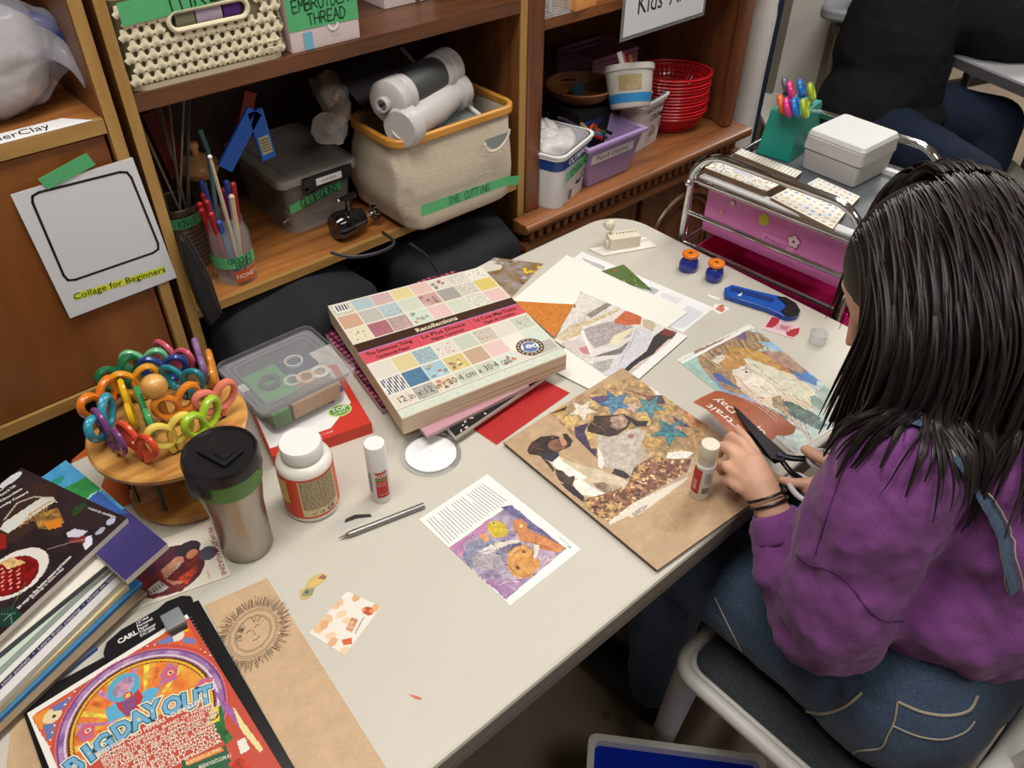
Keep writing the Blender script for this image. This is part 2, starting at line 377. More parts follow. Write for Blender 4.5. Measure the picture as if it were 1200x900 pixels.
# ================================================================ wood furniture
wD = wood('walnut_veneer', (86, 52, 26), (138, 88, 48), 5, 'Z', .4)
wS = wood('walnut_shelf', (68, 42, 25), (110, 70, 44), 6, 'X', .4)
wL = wood('oak_shelf', (124, 74, 34), (180, 118, 62), 6, 'X', .38)
wE = wood('edge_band', (150, 112, 56), (182, 142, 80), 5, 'Z', .5)
wEx = wood('edge_band_x', (150, 112, 56), (182, 142, 80), 5, 'X', .5)
wC = wood('cherry_wood', (106, 62, 32), (158, 100, 58), 5, 'X', .35, coat=.3)
wCz = wood('cherry_wood_z', (84, 48, 26), (132, 80, 48), 5, 'Z', .35, coat=.3)
wDoor = wood('door_panel_wood', (110, 60, 22), (148, 88, 38), 2.2, 'Z', .38, ring=4)
wK = wood('shelf_back', (44, 26, 16), (62, 38, 24), 5, 'Z', .6)
VF = 1.18
# ---- cabinet A (left)
t = thing('wooden_cabinet', 'tall wooden cabinet at the far left, flat brown door below an open shelf', 'cabinet', (-.01, VF, 0))
X0 = -.36
MB().box((.317, 0, 0), (.334, .42, 1.95), wE).box((.315, .004, 0), (.317, .42, 1.95), wD).build('side_panel', t)
MB().box((X0-.02, 0, 0), (X0, .42, 1.95), wE).build('side_panel', t)
MB().box((X0, .40, 0), (.315, .42, 1.95), wK).build('back_panel', t)
MB().box((X0, 0, 1.163), (.3148, .012, 1.183), wEx).box((X0, .012, 1.163), (.3148, .40, 1.1825), wL).build('shelf', t)
MB().box((X0, .02, 1.60), (.3148, .40, 1.62), wS).build('shelf', t)
MB().box((X0, 0, 1.93), (.3148, .40, 1.95), wS).build('top_panel', t)
MB().box((X0, 0, .755), (.3148, .012, .775), wEx).box((X0, .012, .755), (.3148, .40, .775), wL).build('shelf', t)
MB().box((X0, 0, .06), (.3148, .40, .08), wS).build('bottom_panel', t)
MB().box((X0+.002, .006, .778), (.3105, .024, 1.159), wDoor).build('door', t)
# ---- bookcase B (middle)
t = thing('bookcase', 'middle wooden bookcase holding the thread baskets and craft bins', 'bookcase', (0, VF, 0))
MB().box((.337, 0, 0), (.353, .003, 1.95), wE).box((.3372, .003, 0), (.3528, .34, 1.95), wD).build('side_panel', t)
MB().box((1.074, 0, 0), (1.091, .003, 1.95), wE).box((1.0742, .003, 0), (1.0908, .34, 1.95), wD).build('side_panel', t)
MB().box((.353, .325, 0), (1.074, .34, 1.95), wK).build('back_panel', t)
MB().box((.3535, .001, 1.179), (1.0735, .325, 1.203), wS).build('shelf', t)
MB().box((.3535, .004, .822), (1.0735, .014, .838), wEx).box((.3535, .014, .822), (1.0735, .325, .838), wL).build('shelf', t)
MB().box((.3535, .012, 1.58), (1.0735, .325, 1.605), wS).build('shelf', t)
MB().box((.3535, .004, 1.925), (1.0735, .325, 1.95), wS).build('top_panel', t)
MB().box((.3535, .02, .07), (1.0735, .325, .09), wS).build('bottom_shelf', t)
# ---- cabinet C (right) with ledge
t = thing('hutch_cabinet', 'cherry coloured hutch with dentil moulding and arched lower doors', 'cabinet', (0, VF, 0))
MB().box((1.0925, -.004, .76), (1.134, .02, 1.95), wCz).box((1.0925, .02, .76), (1.11, .36, 1.95), wCz).build('side_panel', t, bevel=.004)
MB().box((1.80, -.004, .76), (1.835, .02, 1.95), wCz).box((1.815, .02, .76), (1.835, .36, 1.95), wCz).build('side_panel', t, bevel=.004)
MB().box((1.11, .345, .76), (1.815, .36, 1.95), wCz).build('back_panel', t)
b = MB(); pr = [(-.052, .745), (-.05, .739), (-.045, .736), (-.03, .736), (-.03, .73), (-.003, .73), (-.003, .76), (-.046, .76), (-.051, .757), (-.053, .75)]
vs = []; n = len(pr)
for x in (1.056, 1.86): vs += [(x, p[0], p[1]) for p in pr]
b.add(vs, [[i, (i+1) % n, n+(i+1) % n, n+i] for i in range(n)]+[list(range(n))[::-1], list(range(n, 2*n))], wC).box((1.0925, -.003, .73), (1.86, .3599, .76), wC); b.build('ledge', t, bevel=.002)
b = MB(); b.box((1.075, -.018, .700), (1.845, -.002, .7295), wood('dark_trim', (62, 34, 20), (96, 56, 34), 5, 'X'))
x = 1.085
while x < 1.83: b.box((x, -.030, .706), (x+.013, -.0178, .7265), wC); x += .026
b.build('dentil_moulding', t)
MB().box((1.07, -.036, .682), (1.85, -.002, .6998), wC, bev=.004).build('moulding', t)
MB().box((1.0925, .0, .05), (1.835, .36, .6815), wCz).build('lower_case', t)
for (a, c) in ((1.10, 1.455), (1.475, 1.828)):
    d = MB().box((a, -.022, .09), (c, -.001, .672), wCz, bev=.004).build('door', t)
    b = MB(); cx = (a+c)/2; hw = (c-a)/2-.05; top = .52
    for off, r in ((0, .008), (.022, .005)):
        pts = [(cx-hw+off, -.024, .14+off)]+[(cx-(hw-off)*math.cos(k*PI/14), -.024, top+(.11-off*.7)*math.sin(k*PI/14)) for k in range(15)]+[(cx+hw-off, -.024, .14+off)]
        b.tube(pts, r, wCz, seg=8, closed=True)
    b.build('arched_moulding', d)
MB().box((1.1102, .02, 1.128), (1.8148, .345, 1.148), wC).build('shelf', t)
MB().box((1.1102, .02, 1.55), (1.8148, .345, 1.57), wC).build('shelf', t)
MB().box((1.1102, 0, 1.93), (1.8148, .345, 1.95), wC).build('top_panel', t)
# ================================================================ the long work table
TM = mat('table_laminate', (208, 203, 191), .42, noise=.03, nscale=5, bump=.06, bscale=160)
def scratched(m):
    nt = m.node_tree; N = nt.nodes; L = nt.links; b = N['Principled BSDF']; tc = N.new('ShaderNodeTexCoord')
    mp = N.new('ShaderNodeMapping'); mp.inputs['Rotation'].default_value = (0, 0, .6); mp.inputs['Scale'].default_value = (3, 60, 1)
    t = N.new('ShaderNodeTexNoise'); t.inputs['Scale'].default_value = 3; t.inputs['Detail'].default_value = 3; L.new(tc.outputs['Object'], mp.inputs[0]); L.new(mp.outputs[0], t.inputs['Vector'])
    r = N.new('ShaderNodeValToRGB'); r.color_ramp.elements[0].position = .30; r.color_ramp.elements[0].color = (.93, .92, .9, 1); r.color_ramp.elements[1].position = .36; r.color_ramp.elements[1].color = (1, 1, 1, 1)
    L.new(t.outputs['Fac'], r.inputs[0]); mx = N.new('ShaderNodeMix'); mx.data_type = 'RGBA'; mx.blend_type = 'MULTIPLY'; mx.inputs['Factor'].default_value = .6
    src = b.inputs['Base Color'].links[0].from_socket; L.new(src, mx.inputs[6]); L.new(r.outputs[0], mx.inputs[7]); L.new(mx.outputs[2], b.inputs['Base Color'])
scratched(TM)
TE = mat('table_edge', (146, 134, 120), .45); TE2 = mat('table_trim_line', (200, 188, 172), .4); TE3 = mat('table_apron', (130, 120, 110), .45)
t = thing('folding_table', 'long grey folding table covered with collage papers and craft tools', 'table', (0, 0, 0))
def outline(e=0, r=.085): return rrect(-.56-e, .3603-e, 1.2852+e, 1.0771+e, r+e, 8)
b = MB(); ring = [(0.0, .7400), (.0035, .7388), (.005, .735), (.005, .733)]
for (e0, z0), (e1, z1) in zip(ring[:-1], ring[1:]):
    a, c = outline(e0), outline(e1); n = len(a)
    b.add([(p[0], p[1], z0) for p in a]+[(p[0], p[1], z1) for p in c], [[n+i, n+(i+1) % n, (i+1) % n, i] for i in range(n)], TM, smooth=True)
b.add([(p[0], p[1], .74) for p in outline(0)], [list(range(len(outline(0))))], TM)
b.add([(p[0], p[1], .7) for p in outline(0)], [list(range(len(outline(0))))[::-1]], TE3)
b.build('tabletop', t)
b = MB()
for (e, z0, z1, m) in ((.005, .733, .718, TE), (.006, .718, .7165, TE2), (.004, .7165, .695, TE3)):
    a = outline(e); n = len(a); b.add([(p[0], p[1], z1) for p in a]+[(p[0], p[1], z0) for p in a], [[i, (i+1) % n, n+(i+1) % n, n+i] for i in range(n)], m)
b.build('edge_trim', t)
gm = mat('grey_steel', (120, 118, 116), .4, .6)
for x in (-.35, 1.12):
    for y in (.46, .98):
        MB().cyl((x, y, 0), (x, y, .699), .014, None, gm).build('leg', t)
    MB().cyl((x, .46, .12), (x, .98, .12), .010, None, gm).build('cross_bar', t)
# ================================================================ chrome trolley
chrome = mat('chrome', (215, 215, 215), .12, 1.0)
TRO = T(1.312, .9, 0) @ RZ(math.radians(4.0))        # local: x away from the table, y along the table end (negative = nearer)
t = thing('storage_trolley', 'chrome framed storage trolley with pink plastic drawers at the table end', 'trolley', (1.312, .9, 0), math.radians(4.0))
def loop(x, top, name='frame'):
    r = .07; pts = [(x, .012, .02), (x, .012, top-r)]+[(x, .012-r+r*math.cos(a), top-r+r*math.sin(a)) for a in [PI/2*k/8 for k in range(1, 9)]]
    pts += [(x, -.358+r-r*math.sin(a), top-r+r*math.cos(a)) for a in [PI/2*k/8 for k in range(0, 9)]]+[(x, -.358, .02)]
    MB().tube(pts, .0085, chrome, seg=14).build(name, t)
loop(0, .938); loop(.345, .938)
for x, zs in ((0, (.875, .80, .727, .50, .25)), (.345, (.875, .727, .5, .25))):
    for z in zs: MB().tube([(x, .010, z), (x, -.356, z)], .0055, chrome, seg=10).build('rail', t)
for y in (.010, -.356):
    for z in (.875, .727): MB().tube([(0, y, z), (.345, y, z)], .005, chrome, seg=10).build('rail', t)
for y in (.012, -.358):
    for z in (.868, ): 
        MB().ball((-.010, y, z), .008, chrome).ball((.012, y-.0 if y > 0 else y, z), .008, chrome).build('bolt', t)
for x in (0, .345):
    for y in (.012, -.358): MB().ball((x, y, .022), .022, mat('caster', (35, 35, 35), .5), seg=14).build('caster', t)
trayw = mat('trolley_tray', (214, 214, 212), .35); trayd = mat('trolley_tray_mat', (84, 90, 96), .35)
MB().box((.012, -.345, .862), (.333, -.0, .868), trayd).box((.010, -.347, .860), (.034, .002, .880), trayw, bev=.003).box((.318, -.347, .860), (.335, .002, .878), trayw, bev=.003).build('tray', t)
pk1 = mat('pink_plastic_clear', (240, 140, 206), .2, alpha=.85); pk2 = mat('magenta_plastic', (236, 44, 134), .25, alpha=.95)
def drawer(x0, x1, y0, y1, z0, z1, m, name='drawer'):
    b = MB(); w_ = .003
    b.box((x0, y0, z0), (x1, y1, z0+w_), m); b.box((x0, y0, z0+w_), (x0+w_, y1, z1), m); b.box((x1-w_, y0, z0+w_), (x1, y1, z1), m)
    b.box((x0+w_, y0, z0+w_), (x1-w_, y0+w_, z1), m); b.box((x0+w_, y1-w_, z0+w_), (x1-w_, y1, z1), m)
    return b.build(name, t)
d1 = drawer(.030, .32, -.335, -.015, .755, .857, pk1)
d2 = drawer(.014, .32, -.39, -.012, .595, .715, pk2)
b = MB(); b.box((.0135, -.392, .713), (.018, -.010, .719), pk2); b.build('rim', d2)
# flower and dot stickers on the upper drawer
FM = Matrix(((0, 0, -1, 0.0292), (-1, 0, 0, 0), (0, 1, 0, 0), (0, 0, 0, 1)))   # sticker plane: x -> -y, y -> z, faces -x
def sticker(kind, y, z, r, col, col2):
    b = MB(); X = FM @ T(-y, z, 0); m = mat('st%d%d%d' % col, col, .4); m2 = mat('st%d%d%d' % col2, col2, .4)
    circ = lambda r, cx=0, cy=0: [(cx+r*math.cos(a*PI/10), cy+r*math.sin(a*PI/10)) for a in range(20)]
    if kind == 'flower':
        for k in range(5): b.prism(circ(r*.52, r*.58*math.cos(k*2*PI/5+.3), r*.58*math.sin(k*2*PI/5+.3)), 0, .0006+.0001*k, m2, M=X); b.prism(circ(r*.38, r*.56*math.cos(k*2*PI/5+.3), r*.56*math.sin(k*2*PI/5+.3)), .0006, .0012+.00005*k, m, M=X)
        b.prism(circ(r*.22), 0, .0016, m2, M=X)
    else: b.prism(circ(r), 0, .0008, m, M=X)
    b.build('sticker', d1)
sticker('flower', -.222, .812, .014, (244, 220, 226), (170, 50, 110)); sticker('flower', -.075, .840, .006, (244, 220, 226), (200, 80, 140))
sticker('dot', -.150, .832, .012, (206, 200, 60), (206, 200, 60)); sticker('flower', -.055, .812, .005, (240, 180, 180), (200, 40, 60))
b = MB(); b.prism([(.155, .782), (.228, .782), (.228, .806), (.155, .806)], 0, .0006, mat('pale_label', (235, 150, 205), .4), M=FM)
b.text('Primary', .016, mat('label_ink', (150, 60, 130), .5), M=FM @ T(.185, .795, .0009)); b.build('label', d1)
lamp(.25, .62, 1.2, .5, 26)
lamp(2.1, .75, 1.2, .5, 23)
lamp(.6, -.9, 1.2, .5, 17)
lamp(4.9, 1.4, 1.2, .6, 60)
# ================================================================ sheets of paper and printed art
class Sheet:
    """quad sheet lying at height z; corners are given in order (origin, x end, far, y end) as world points"""
    def __init__(s, corners, z=TZ, cell=.0016, base=(240, 238, 230), k=1.0):
        w = [P(c[0], c[1], z) if not isinstance(c, Vector) else c for c in corners]
        s.z = z; s.fr = Fr(Vector((w[0].x, w[0].y, z)), w[1]-w[0]); s.q = [s.fr.l(p) for p in w]
        lx = max((Vector(s.q[1])-Vector(s.q[0])).length, (Vector(s.q[2])-Vector(s.q[3])).length); ly = max((Vector(s.q[3])-Vector(s.q[0])).length, (Vector(s.q[2])-Vector(s.q[1])).length)
        a = s.art = Art(lx, ly, cell, base); nx, ny = a.nx, a.ny
        def bil(S, T_): return [(1-S)*(1-T_)*s.q[0][i]+S*(1-T_)*s.q[1][i]+S*T_*s.q[2][i]+(1-S)*T_*s.q[3][i] for i in (0, 1)]
        S, T_ = np.meshgrid((np.arange(nx)+.5)/nx, (np.arange(ny)+.5)/ny); a.X, a.Y = bil(S, T_); a.X0, a.Y0 = a.X, a.Y
        S, T_ = np.meshgrid(np.linspace(0, 1, nx+1), np.linspace(0, 1, ny+1)); s.gx, s.gy = bil(S, T_); s.lx, s.ly = lx, ly; s.over = []; s.bend = None
        s.view = (0, 0, 1)
    def crop(s, ox, oy, k=4): s.view = (ox, oy, k); return s
    def L(s, *pts):
        ox, oy, k = s.view; return [s.fr.px(ox+p[0]/k, oy+p[1]/k, s.z) for p in pts]
    def st(s, a, b):
        """unit-square position on the sheet -> local"""
        q = s.q; return tuple((1-a)*(1-b)*q[0][i]+a*(1-b)*q[1][i]+a*b*q[2][i]+(1-a)*b*q[3][i] for i in (0, 1))
    def ST(s, *pts): return [s.st(*p) for p in pts]
    def poly(s, pts, col, **k): s.art.poly(s.L(*pts), col, **k); return s
    def line(s, pts, w, col, **k): s.art.line(s.L(*pts), w, col, **k); return s
    def ell(s, c, rx, ry, col, ang=0, **k):
        p = s.L(c)[0]; s.art.ell(p[0], p[1], rx, ry, col, ang, **k); return s
    def text(s, txt, p0, p1, col, h=None, bold=0, px=True, shear=0, font=None, spacing=1.0, dz=.0004, hmax=None):
        a, b = s.L(p0, p1) if px else s.ST(p0, p1); a, b = Vector(a), Vector(b); d = b-a; ang = math.atan2(d.y, d.x); c = (a+b)/2
        t = MB(); t.text(txt, 1.0, None, bold=bold, shear=shear, spacing=spacing); xs = [v.x for v in t.v]
        if not xs: return s
        wd = max(xs)-min(xs); sc = d.length/wd; sy = h if h else sc
        s.over.append((t, T(c.x, c.y, dz) @ RZ(ang) @ Matrix.Diagonal((sc, sy, 1, 1)) @ T(-(max(xs)+min(xs))/2, 0, 0), col)); return s
    def build(s, name, parent=None, thick=.0004, m=PRINT, side=None, bend=None, label=None, cat=None, group=None, mask=None, dz=0):
        bend = bend or s.bend; a = s.art; mb = MB(); nx, ny = a.nx, a.ny
        zz = np.zeros(s.gx.shape) if bend is None else bend(s.gx, s.gy)
        k = mb.mi(m); mb.usecol = True; mb.v = [Vector(p) for p in zip(s.gx.ravel(), s.gy.ravel(), zz.ravel())]
        c = np.clip(a.C, 0, 255)/255; c = np.where(c <= .04045, c/12.92, ((c+.055)/1.055)**2.4)*.9
        for j in range(ny):
            for i in range(nx):
                if mask is not None and not mask[j, i]: continue
                q = j*(nx+1)+i; mb.f.append([q, q+1, q+nx+2, q+nx+1]); mb.m.append(0); mb.c.append((c[j, i, 0], c[j, i, 1], c[j, i, 2], 1)); mb.sm.append(True)
        if thick:       # close the sheet: lower face and rim
            ring = [i for i in range(nx+1)]+[j*(nx+1)+nx for j in range(1, ny+1)]+[ny*(nx+1)+i for i in range(nx-1, -1, -1)]+[j*(nx+1) for j in range(ny-1, 0, -1)]
            if mask is None:
                b = len(mb.v); n = len(ring); mb.v += [mb.v[i]-Vector((0, 0, thick)) for i in ring]; sm = side or m; ks = mb.mi(sm); cc = lin((225, 220, 208))
                for i in range(n):
                    j = (i+1) % n; mb.f.append([ring[j], ring[i], b+i, b+j]); mb.m.append(ks); mb.c.append(cc); mb.sm.append(False)
                mb.f.append([b+i for i in range(n)][::-1]); mb.m.append(ks); mb.c.append(cc); mb.sm.append(False)
        for t, M, col in s.over:
            vs = [M @ v for v in t.v]
            if bend is not None:
                for v in vs: v.z += float(bend(np.array(v.x), np.array(v.y)))
            mb.add(vs, t.f, m, col)
        o = mb.build(name, parent, loc=None if parent is not None else s.fr.o+Vector((0, 0, thick+dz)), rz=0 if parent is not None else s.fr.a)
        if parent is not None: o.matrix_local = parent_inv(parent) @ (T(s.fr.o+Vector((0, 0, thick+dz))) @ RZ(s.fr.a))
        return tag(o, label, cat, group)
def parent_inv(p):
    return (Matrix.Translation(p.location) @ p.rotation_euler.to_matrix().to_4x4()).inverted()
# ---------------------------------------------------------------- A. collage board on mdf
S = Sheet([(770, 670), P(873, 598).lerp(P(770, 670), -.50), Vector((.873, .684, 0)), (590, 520)], TZ+.004, .0010, (196, 158, 116))
S.q = S.q; a = S.art; a.put(np.ones(a.X.shape, bool), (196, 162, 124), var=.04, freq=90, seed=2); a.grain(.07, 900, 4)
S.crop(580, 420)
tan2 = (176, 140, 98)
S.art.ell(*S.L((870, 720))[0], .05, .03, (182, 146, 104), a=.5, var=.1, freq=300)
# patchwork page behind the dogs
S.poly([(262, 268), (520, 130), (720, 66), (1040, 240), (1000, 330), (930, 470), (640, 560), (480, 480)], (196, 148, 84), var=.25, freq=120, seed=11)
rr = random.Random(3)
for i, (x, y) in enumerate([(300, 250), (350, 300), (400, 190), (540, 180), (470, 210), (640, 160), (800, 250), (700, 300), (850, 350), (740, 400), (420, 370), (900, 400)]):
    p = S.L((x, y))[0]; S.art.ell(p[0], p[1], .013, .010, [(214, 158, 70), (232, 180, 84), (190, 140, 90)][i % 3], ang=i, var=.2, freq=600, seed=i)
for pts, c in (([(370, 330), (440, 310), (420, 350), (450, 430), (480, 430), (470, 470), (380, 380)], (74, 52, 96)), ([(440, 190), (520, 180), (560, 240), (500, 230)], (96, 76, 130)), ([(700, 180), (780, 180), (800, 220), (720, 220)], (84, 66, 92)), ([(820, 270), (920, 330), (860, 330)], (94, 72, 116)), ([(250, 270), (340, 230), (330, 250)], (60, 40, 50)), ([(600, 150), (760, 190), (740, 205)], (150, 90, 60))): S.poly(pts, c, var=.3, freq=400)
def star(cx, cy, r, c1, c2, rot=0, sq=.75):
    pts = [(cx+(r if k % 2 == 0 else r*.42)*math.cos(rot+k*PI/5), cy+(r if k % 2 == 0 else r*.42)*math.sin(rot+k*PI/5)*sq) for k in range(10)]
    S.poly(pts, c1, col2=c2, freq=260, seed=int(cx)); S.line(pts+[pts[0]], .0008, tuple(int(x*.6) for x in c1))
star(410, 250, 75, (238, 224, 190), (206, 196, 170), .2); star(560, 215, 85, (92, 160, 205), (40, 96, 150), .5); star(725, 235, 80, (90, 170, 180), (60, 120, 130), .2)
star(820, 350, 95, (60, 160, 165), (30, 100, 130), .35); star(645, 235, 45, (214, 150, 120), (200, 190, 160), .1); star(645, 370, 60, (216, 196, 170), (196, 170, 140), 0)
S.ell((640, 370), .006, .005, (150, 70, 60)); S.ell((855, 330), .006, .004, (230, 130, 90), a=.8)
S.poly([(900, 250), (1040, 250), (1000, 330), (930, 330), (850, 235)], (220, 128, 60), var=.2); S.poly([(720, 66), (900, 160), (870, 210), (680, 120)], (226, 160, 76), var=.25, freq=300)
S.poly([(720, 100), (780, 90), (890, 150), (870, 170), (760, 180), (720, 140)], (240, 232, 214)); S.poly([(740, 100), (790, 110), (820, 160), (770, 150)], (236, 176, 60)); S.poly([(730, 105), (770, 95), (790, 115), (745, 130)], (50, 44, 40)); S.poly([(830, 125), (860, 130), (855, 150), (825, 140)], (30, 30, 30)); S.poly([(770, 150), (800, 145), (820, 165), (790, 170)], (214, 160, 40))
S.poly([(860, 170), (920, 150), (970, 190), (900, 220)], (196, 190, 184), var=.4, freq=900)
S.poly([(810, 450), (880, 440), (930, 450), (900, 475), (800, 480)], (244, 236, 220))
# standing dog (centre), sitting dog (left)
S.crop(600, 470, 6)
def PO(*a):
    for pts, c in a: S.poly(pts, c[:3], **(dict(col2=c[3], freq=c[4] if len(c) > 4 else 150) if len(c) > 3 else {}))
def LI(c, w, *a):
    for pts in a: S.line(pts, w, c, a=.8)
PO(([(600, 240), (680, 260), (760, 240), (880, 200), (940, 230), (900, 330), (960, 400), (900, 450), (860, 500), (850, 550), (720, 490), (640, 470), (605, 400)], (204, 190, 172, (184, 168, 148))), ([(600, 330), (640, 400), (650, 450), (630, 490), (605, 470)], (234, 226, 216)), ([(720, 485), (780, 500), (835, 545), (800, 560), (700, 520)], (60, 54, 58)), ([(860, 380), (940, 350), (960, 420), (880, 450)], (186, 166, 136)),
 ([(530, 195), (545, 170), (570, 150), (575, 115), (690, 110), (790, 100), (840, 150), (810, 200), (740, 250), (680, 262), (600, 245), (530, 225)], (58, 42, 38, (84, 60, 50))), ([(690, 125), (780, 105), (815, 150), (800, 190), (740, 215), (690, 190)], (214, 176, 140, (150, 104, 78), 200)), ([(600, 140), (690, 125), (700, 180), (660, 200), (600, 180)], (120, 76, 58, (70, 46, 40), 200)), ([(800, 110), (880, 150), (960, 150), (940, 190), (870, 190), (830, 150)], (60, 46, 48)))
S.ell((835, 258), .006, .0042, (170, 96, 90)); S.ell((700, 165), .0016, .0014, (14, 10, 10)); S.ell((610, 175), .0015, .0012, (14, 10, 10))
LI((214, 176, 140), .0007, [(560, 165), (590, 185), (630, 200), (650, 225)]); LI((150, 136, 120), .0006, [(660, 300), (700, 330), (710, 380)], [(760, 290), (800, 340), (820, 400)], [(880, 260), (860, 320), (900, 380)])
PO(([(330, 400), (420, 440), (520, 470), (640, 500), (760, 550), (860, 600), (840, 625), (760, 610), (700, 600), (710, 640), (680, 680), (640, 690), (560, 690), (480, 680), (430, 600), (400, 560), (330, 500), (270, 440)], (222, 204, 174, (206, 184, 150))), ([(260, 435), (330, 400), (350, 430), (420, 480), (530, 550), (500, 560), (420, 550), (330, 500)], (246, 240, 228)), ([(430, 580), (470, 555), (540, 600), (660, 670), (640, 690), (500, 670), (440, 630)], (244, 238, 224)), ([(570, 590), (640, 580), (710, 620), (690, 665), (640, 650), (590, 620)], (120, 96, 80, (180, 156, 126))),
 ([(200, 400), (260, 440), (300, 490), (290, 510), (250, 460)], (70, 52, 46)), ([(300, 490), (350, 500), (400, 545), (440, 535), (440, 560), (425, 600), (380, 600), (330, 570), (310, 530)], (64, 50, 48, (96, 78, 70))), ([(340, 590), (420, 600), (470, 650), (510, 690), (495, 720), (430, 670), (380, 630)], (56, 48, 52)),
 ([(112, 340), (140, 300), (200, 262), (290, 252), (330, 262), (350, 290), (390, 300), (380, 340), (330, 370), (290, 380), (330, 400), (280, 440), (210, 410), (190, 395), (120, 385), (108, 365)], (50, 40, 40, (70, 54, 50))), ([(280, 285), (330, 275), (360, 290), (400, 310), (370, 350), (310, 368), (260, 345), (250, 315)], (166, 116, 86, (120, 78, 60), 200)), ([(355, 240), (385, 240), (425, 290), (410, 330), (370, 350), (395, 310), (365, 275)], (66, 44, 42)), ([(330, 275), (360, 270), (385, 310), (355, 330)], (206, 140, 120)),
 ([(110, 350), (135, 320), (190, 340), (215, 370), (190, 392), (120, 386)], (88, 60, 50, (60, 42, 38))), ([(200, 380), (330, 375), (330, 400), (270, 432), (215, 412)], (54, 56, 74)))
S.ell((240, 307), .0022, .0018, (14, 12, 14)); S.ell((282, 268), .0014, .0009, (220, 190, 150)); LI((196, 140, 110), .0006, [(135, 325), (180, 345), (215, 350)], [(150, 310), (200, 330)]); LI((40, 24, 22), .0006, [(270, 345), (320, 358), (370, 340)], [(290, 300), (330, 310)])
S.crop(580, 420)
# heap of leaves
lv = S.inside if False else None
heap = S.L((410, 670), (520, 640), (620, 600), (650, 520), (730, 470), (840, 480), (920, 480), (900, 540), (640, 690), (540, 780), (470, 740), (420, 700)); S.art.poly(heap, (146, 84, 54), var=.3, freq=260, seed=41)
mh = S.art.inside(heap)
rr = random.Random(9); xs = [p[0] for p in heap]; ys = [p[1] for p in heap]
sv = S.art.C.copy()
for i in range(320):
    x = rr.uniform(min(xs), max(xs)); y = rr.uniform(min(ys), max(ys)); c = rr.choice([(196, 112, 60), (222, 160, 80), (120, 64, 44), (160, 84, 60), (84, 46, 44), (206, 130, 80), (236, 196, 120)]); S.art.ell(x, y, rr.uniform(.002, .0055), rr.uniform(.0012, .0028), c, ang=rr.uniform(0, PI))
S.art.C[~mh] = sv[~mh]
for (x, y) in ((500, 735), (550, 740), (580, 700), (690, 520), (660, 560), (760, 480), (440, 690), (540, 700)):
    star(x, y, 34, (232, 184, 92), (206, 140, 60), x*.1, .8)
S.poly([(540, 788), (530, 775), (640, 690), (905, 560), (900, 575), (690, 730), (640, 755), (625, 745)], (228, 216, 196)); S.poly([(640, 735), (690, 700), (720, 690), (700, 720), (650, 750)], (180, 168, 152), var=.4, freq=900)
sv2 = S.art.C.copy(); mm_ = S.art.inside(S.L((262, 268), (520, 130), (720, 66), (1040, 240), (1000, 330), (930, 470), (920, 540), (540, 780), (400, 690), (640, 560), (480, 480))); S.art.soft(mm_, 200, .14); S.art.ink(mm_, 120, (110, 76, 50), .007, .25); g_ = S.art.C.mean(axis=2, keepdims=True); S.art.C[mm_] = (g_+(S.art.C-g_)*.72)[mm_]*1.04; md_ = S.art.inside(S.L((150, 360), (370, 350), (380, 480), (660, 590), (540, 680), (400, 690), (150, 470))); S.art.soft(md_, 110, .10); S.art.desat(.88)
board = S.build('collage_board', thick=.0035, side=mat('mdf_edge', (120, 92, 66), .7), label='brown fibreboard with a half finished collage of two dogs, stars and leaves', cat='collage'); BZ = board.location.z+.0002
# ---------------------------------------------------------------- B. watercolour page at the table end
S = Sheet([(793, 422), (930, 531), (1006, 484), (878, 380)], TZ, .0014, (236, 236, 230)); S.crop(780, 240)
W = lambda pts, c, **k: S.poly(pts, c, **k)
S.poly([(60, 742), (395, 575), (520, 640), (1000, 1010), (640, 1180), (300, 950)], (176, 206, 208), col2=(206, 214, 204), freq=60)
S.art.warp(.004, 60)
S.poly([(60, 742), (130, 700), (190, 790), (330, 910), (300, 930), (200, 860)], (168, 206, 196)); S.poly([(190, 790), (260, 800), (460, 930), (560, 1100), (300, 920)], (150, 176, 220), col2=(120, 146, 206), freq=120)
S.poly([(130, 690), (360, 590), (480, 610), (500, 640), (420, 690), (520, 760), (600, 900), (700, 1000), (600, 1000), (460, 920), (300, 880), (180, 780)], (196, 164, 118), col2=(150, 116, 92), freq=170, seed=8)
for k in range(26): S.line([(150+k*12, 700-k*4), (230+k*14, 760+k*3), (330+k*13, 800+k*9), (470+k*9, 900+k*9)], .0012, [(92, 70, 80), (224, 196, 140), (126, 92, 72), (236, 214, 170)][k % 4], a=.8)
S.poly([(240, 730), (300, 680), (420, 690), (560, 720), (640, 780), (660, 810), (540, 790), (420, 740), (330, 760)], (222, 176, 98), col2=(180, 116, 60), freq=180); S.poly([(430, 690), (540, 690), (650, 750), (670, 810), (600, 800), (520, 720)], (150, 110, 110), col2=(110, 80, 70), freq=200)
S.poly([(420, 640), (520, 640), (720, 760), (840, 830), (700, 830), (640, 760), (540, 690)], (150, 200, 236)); S.poly([(600, 780), (720, 810), (700, 850), (620, 820)], (70, 120, 190)); S.poly([(330, 600), (380, 600), (380, 630), (340, 635)], (120, 96, 150))
S.poly([(360, 770), (420, 730), (520, 770), (600, 800), (700, 880), (690, 960), (620, 980), (540, 900), (430, 850)], (232, 224, 196), col2=(222, 206, 170), freq=60)   # shoulder / veil
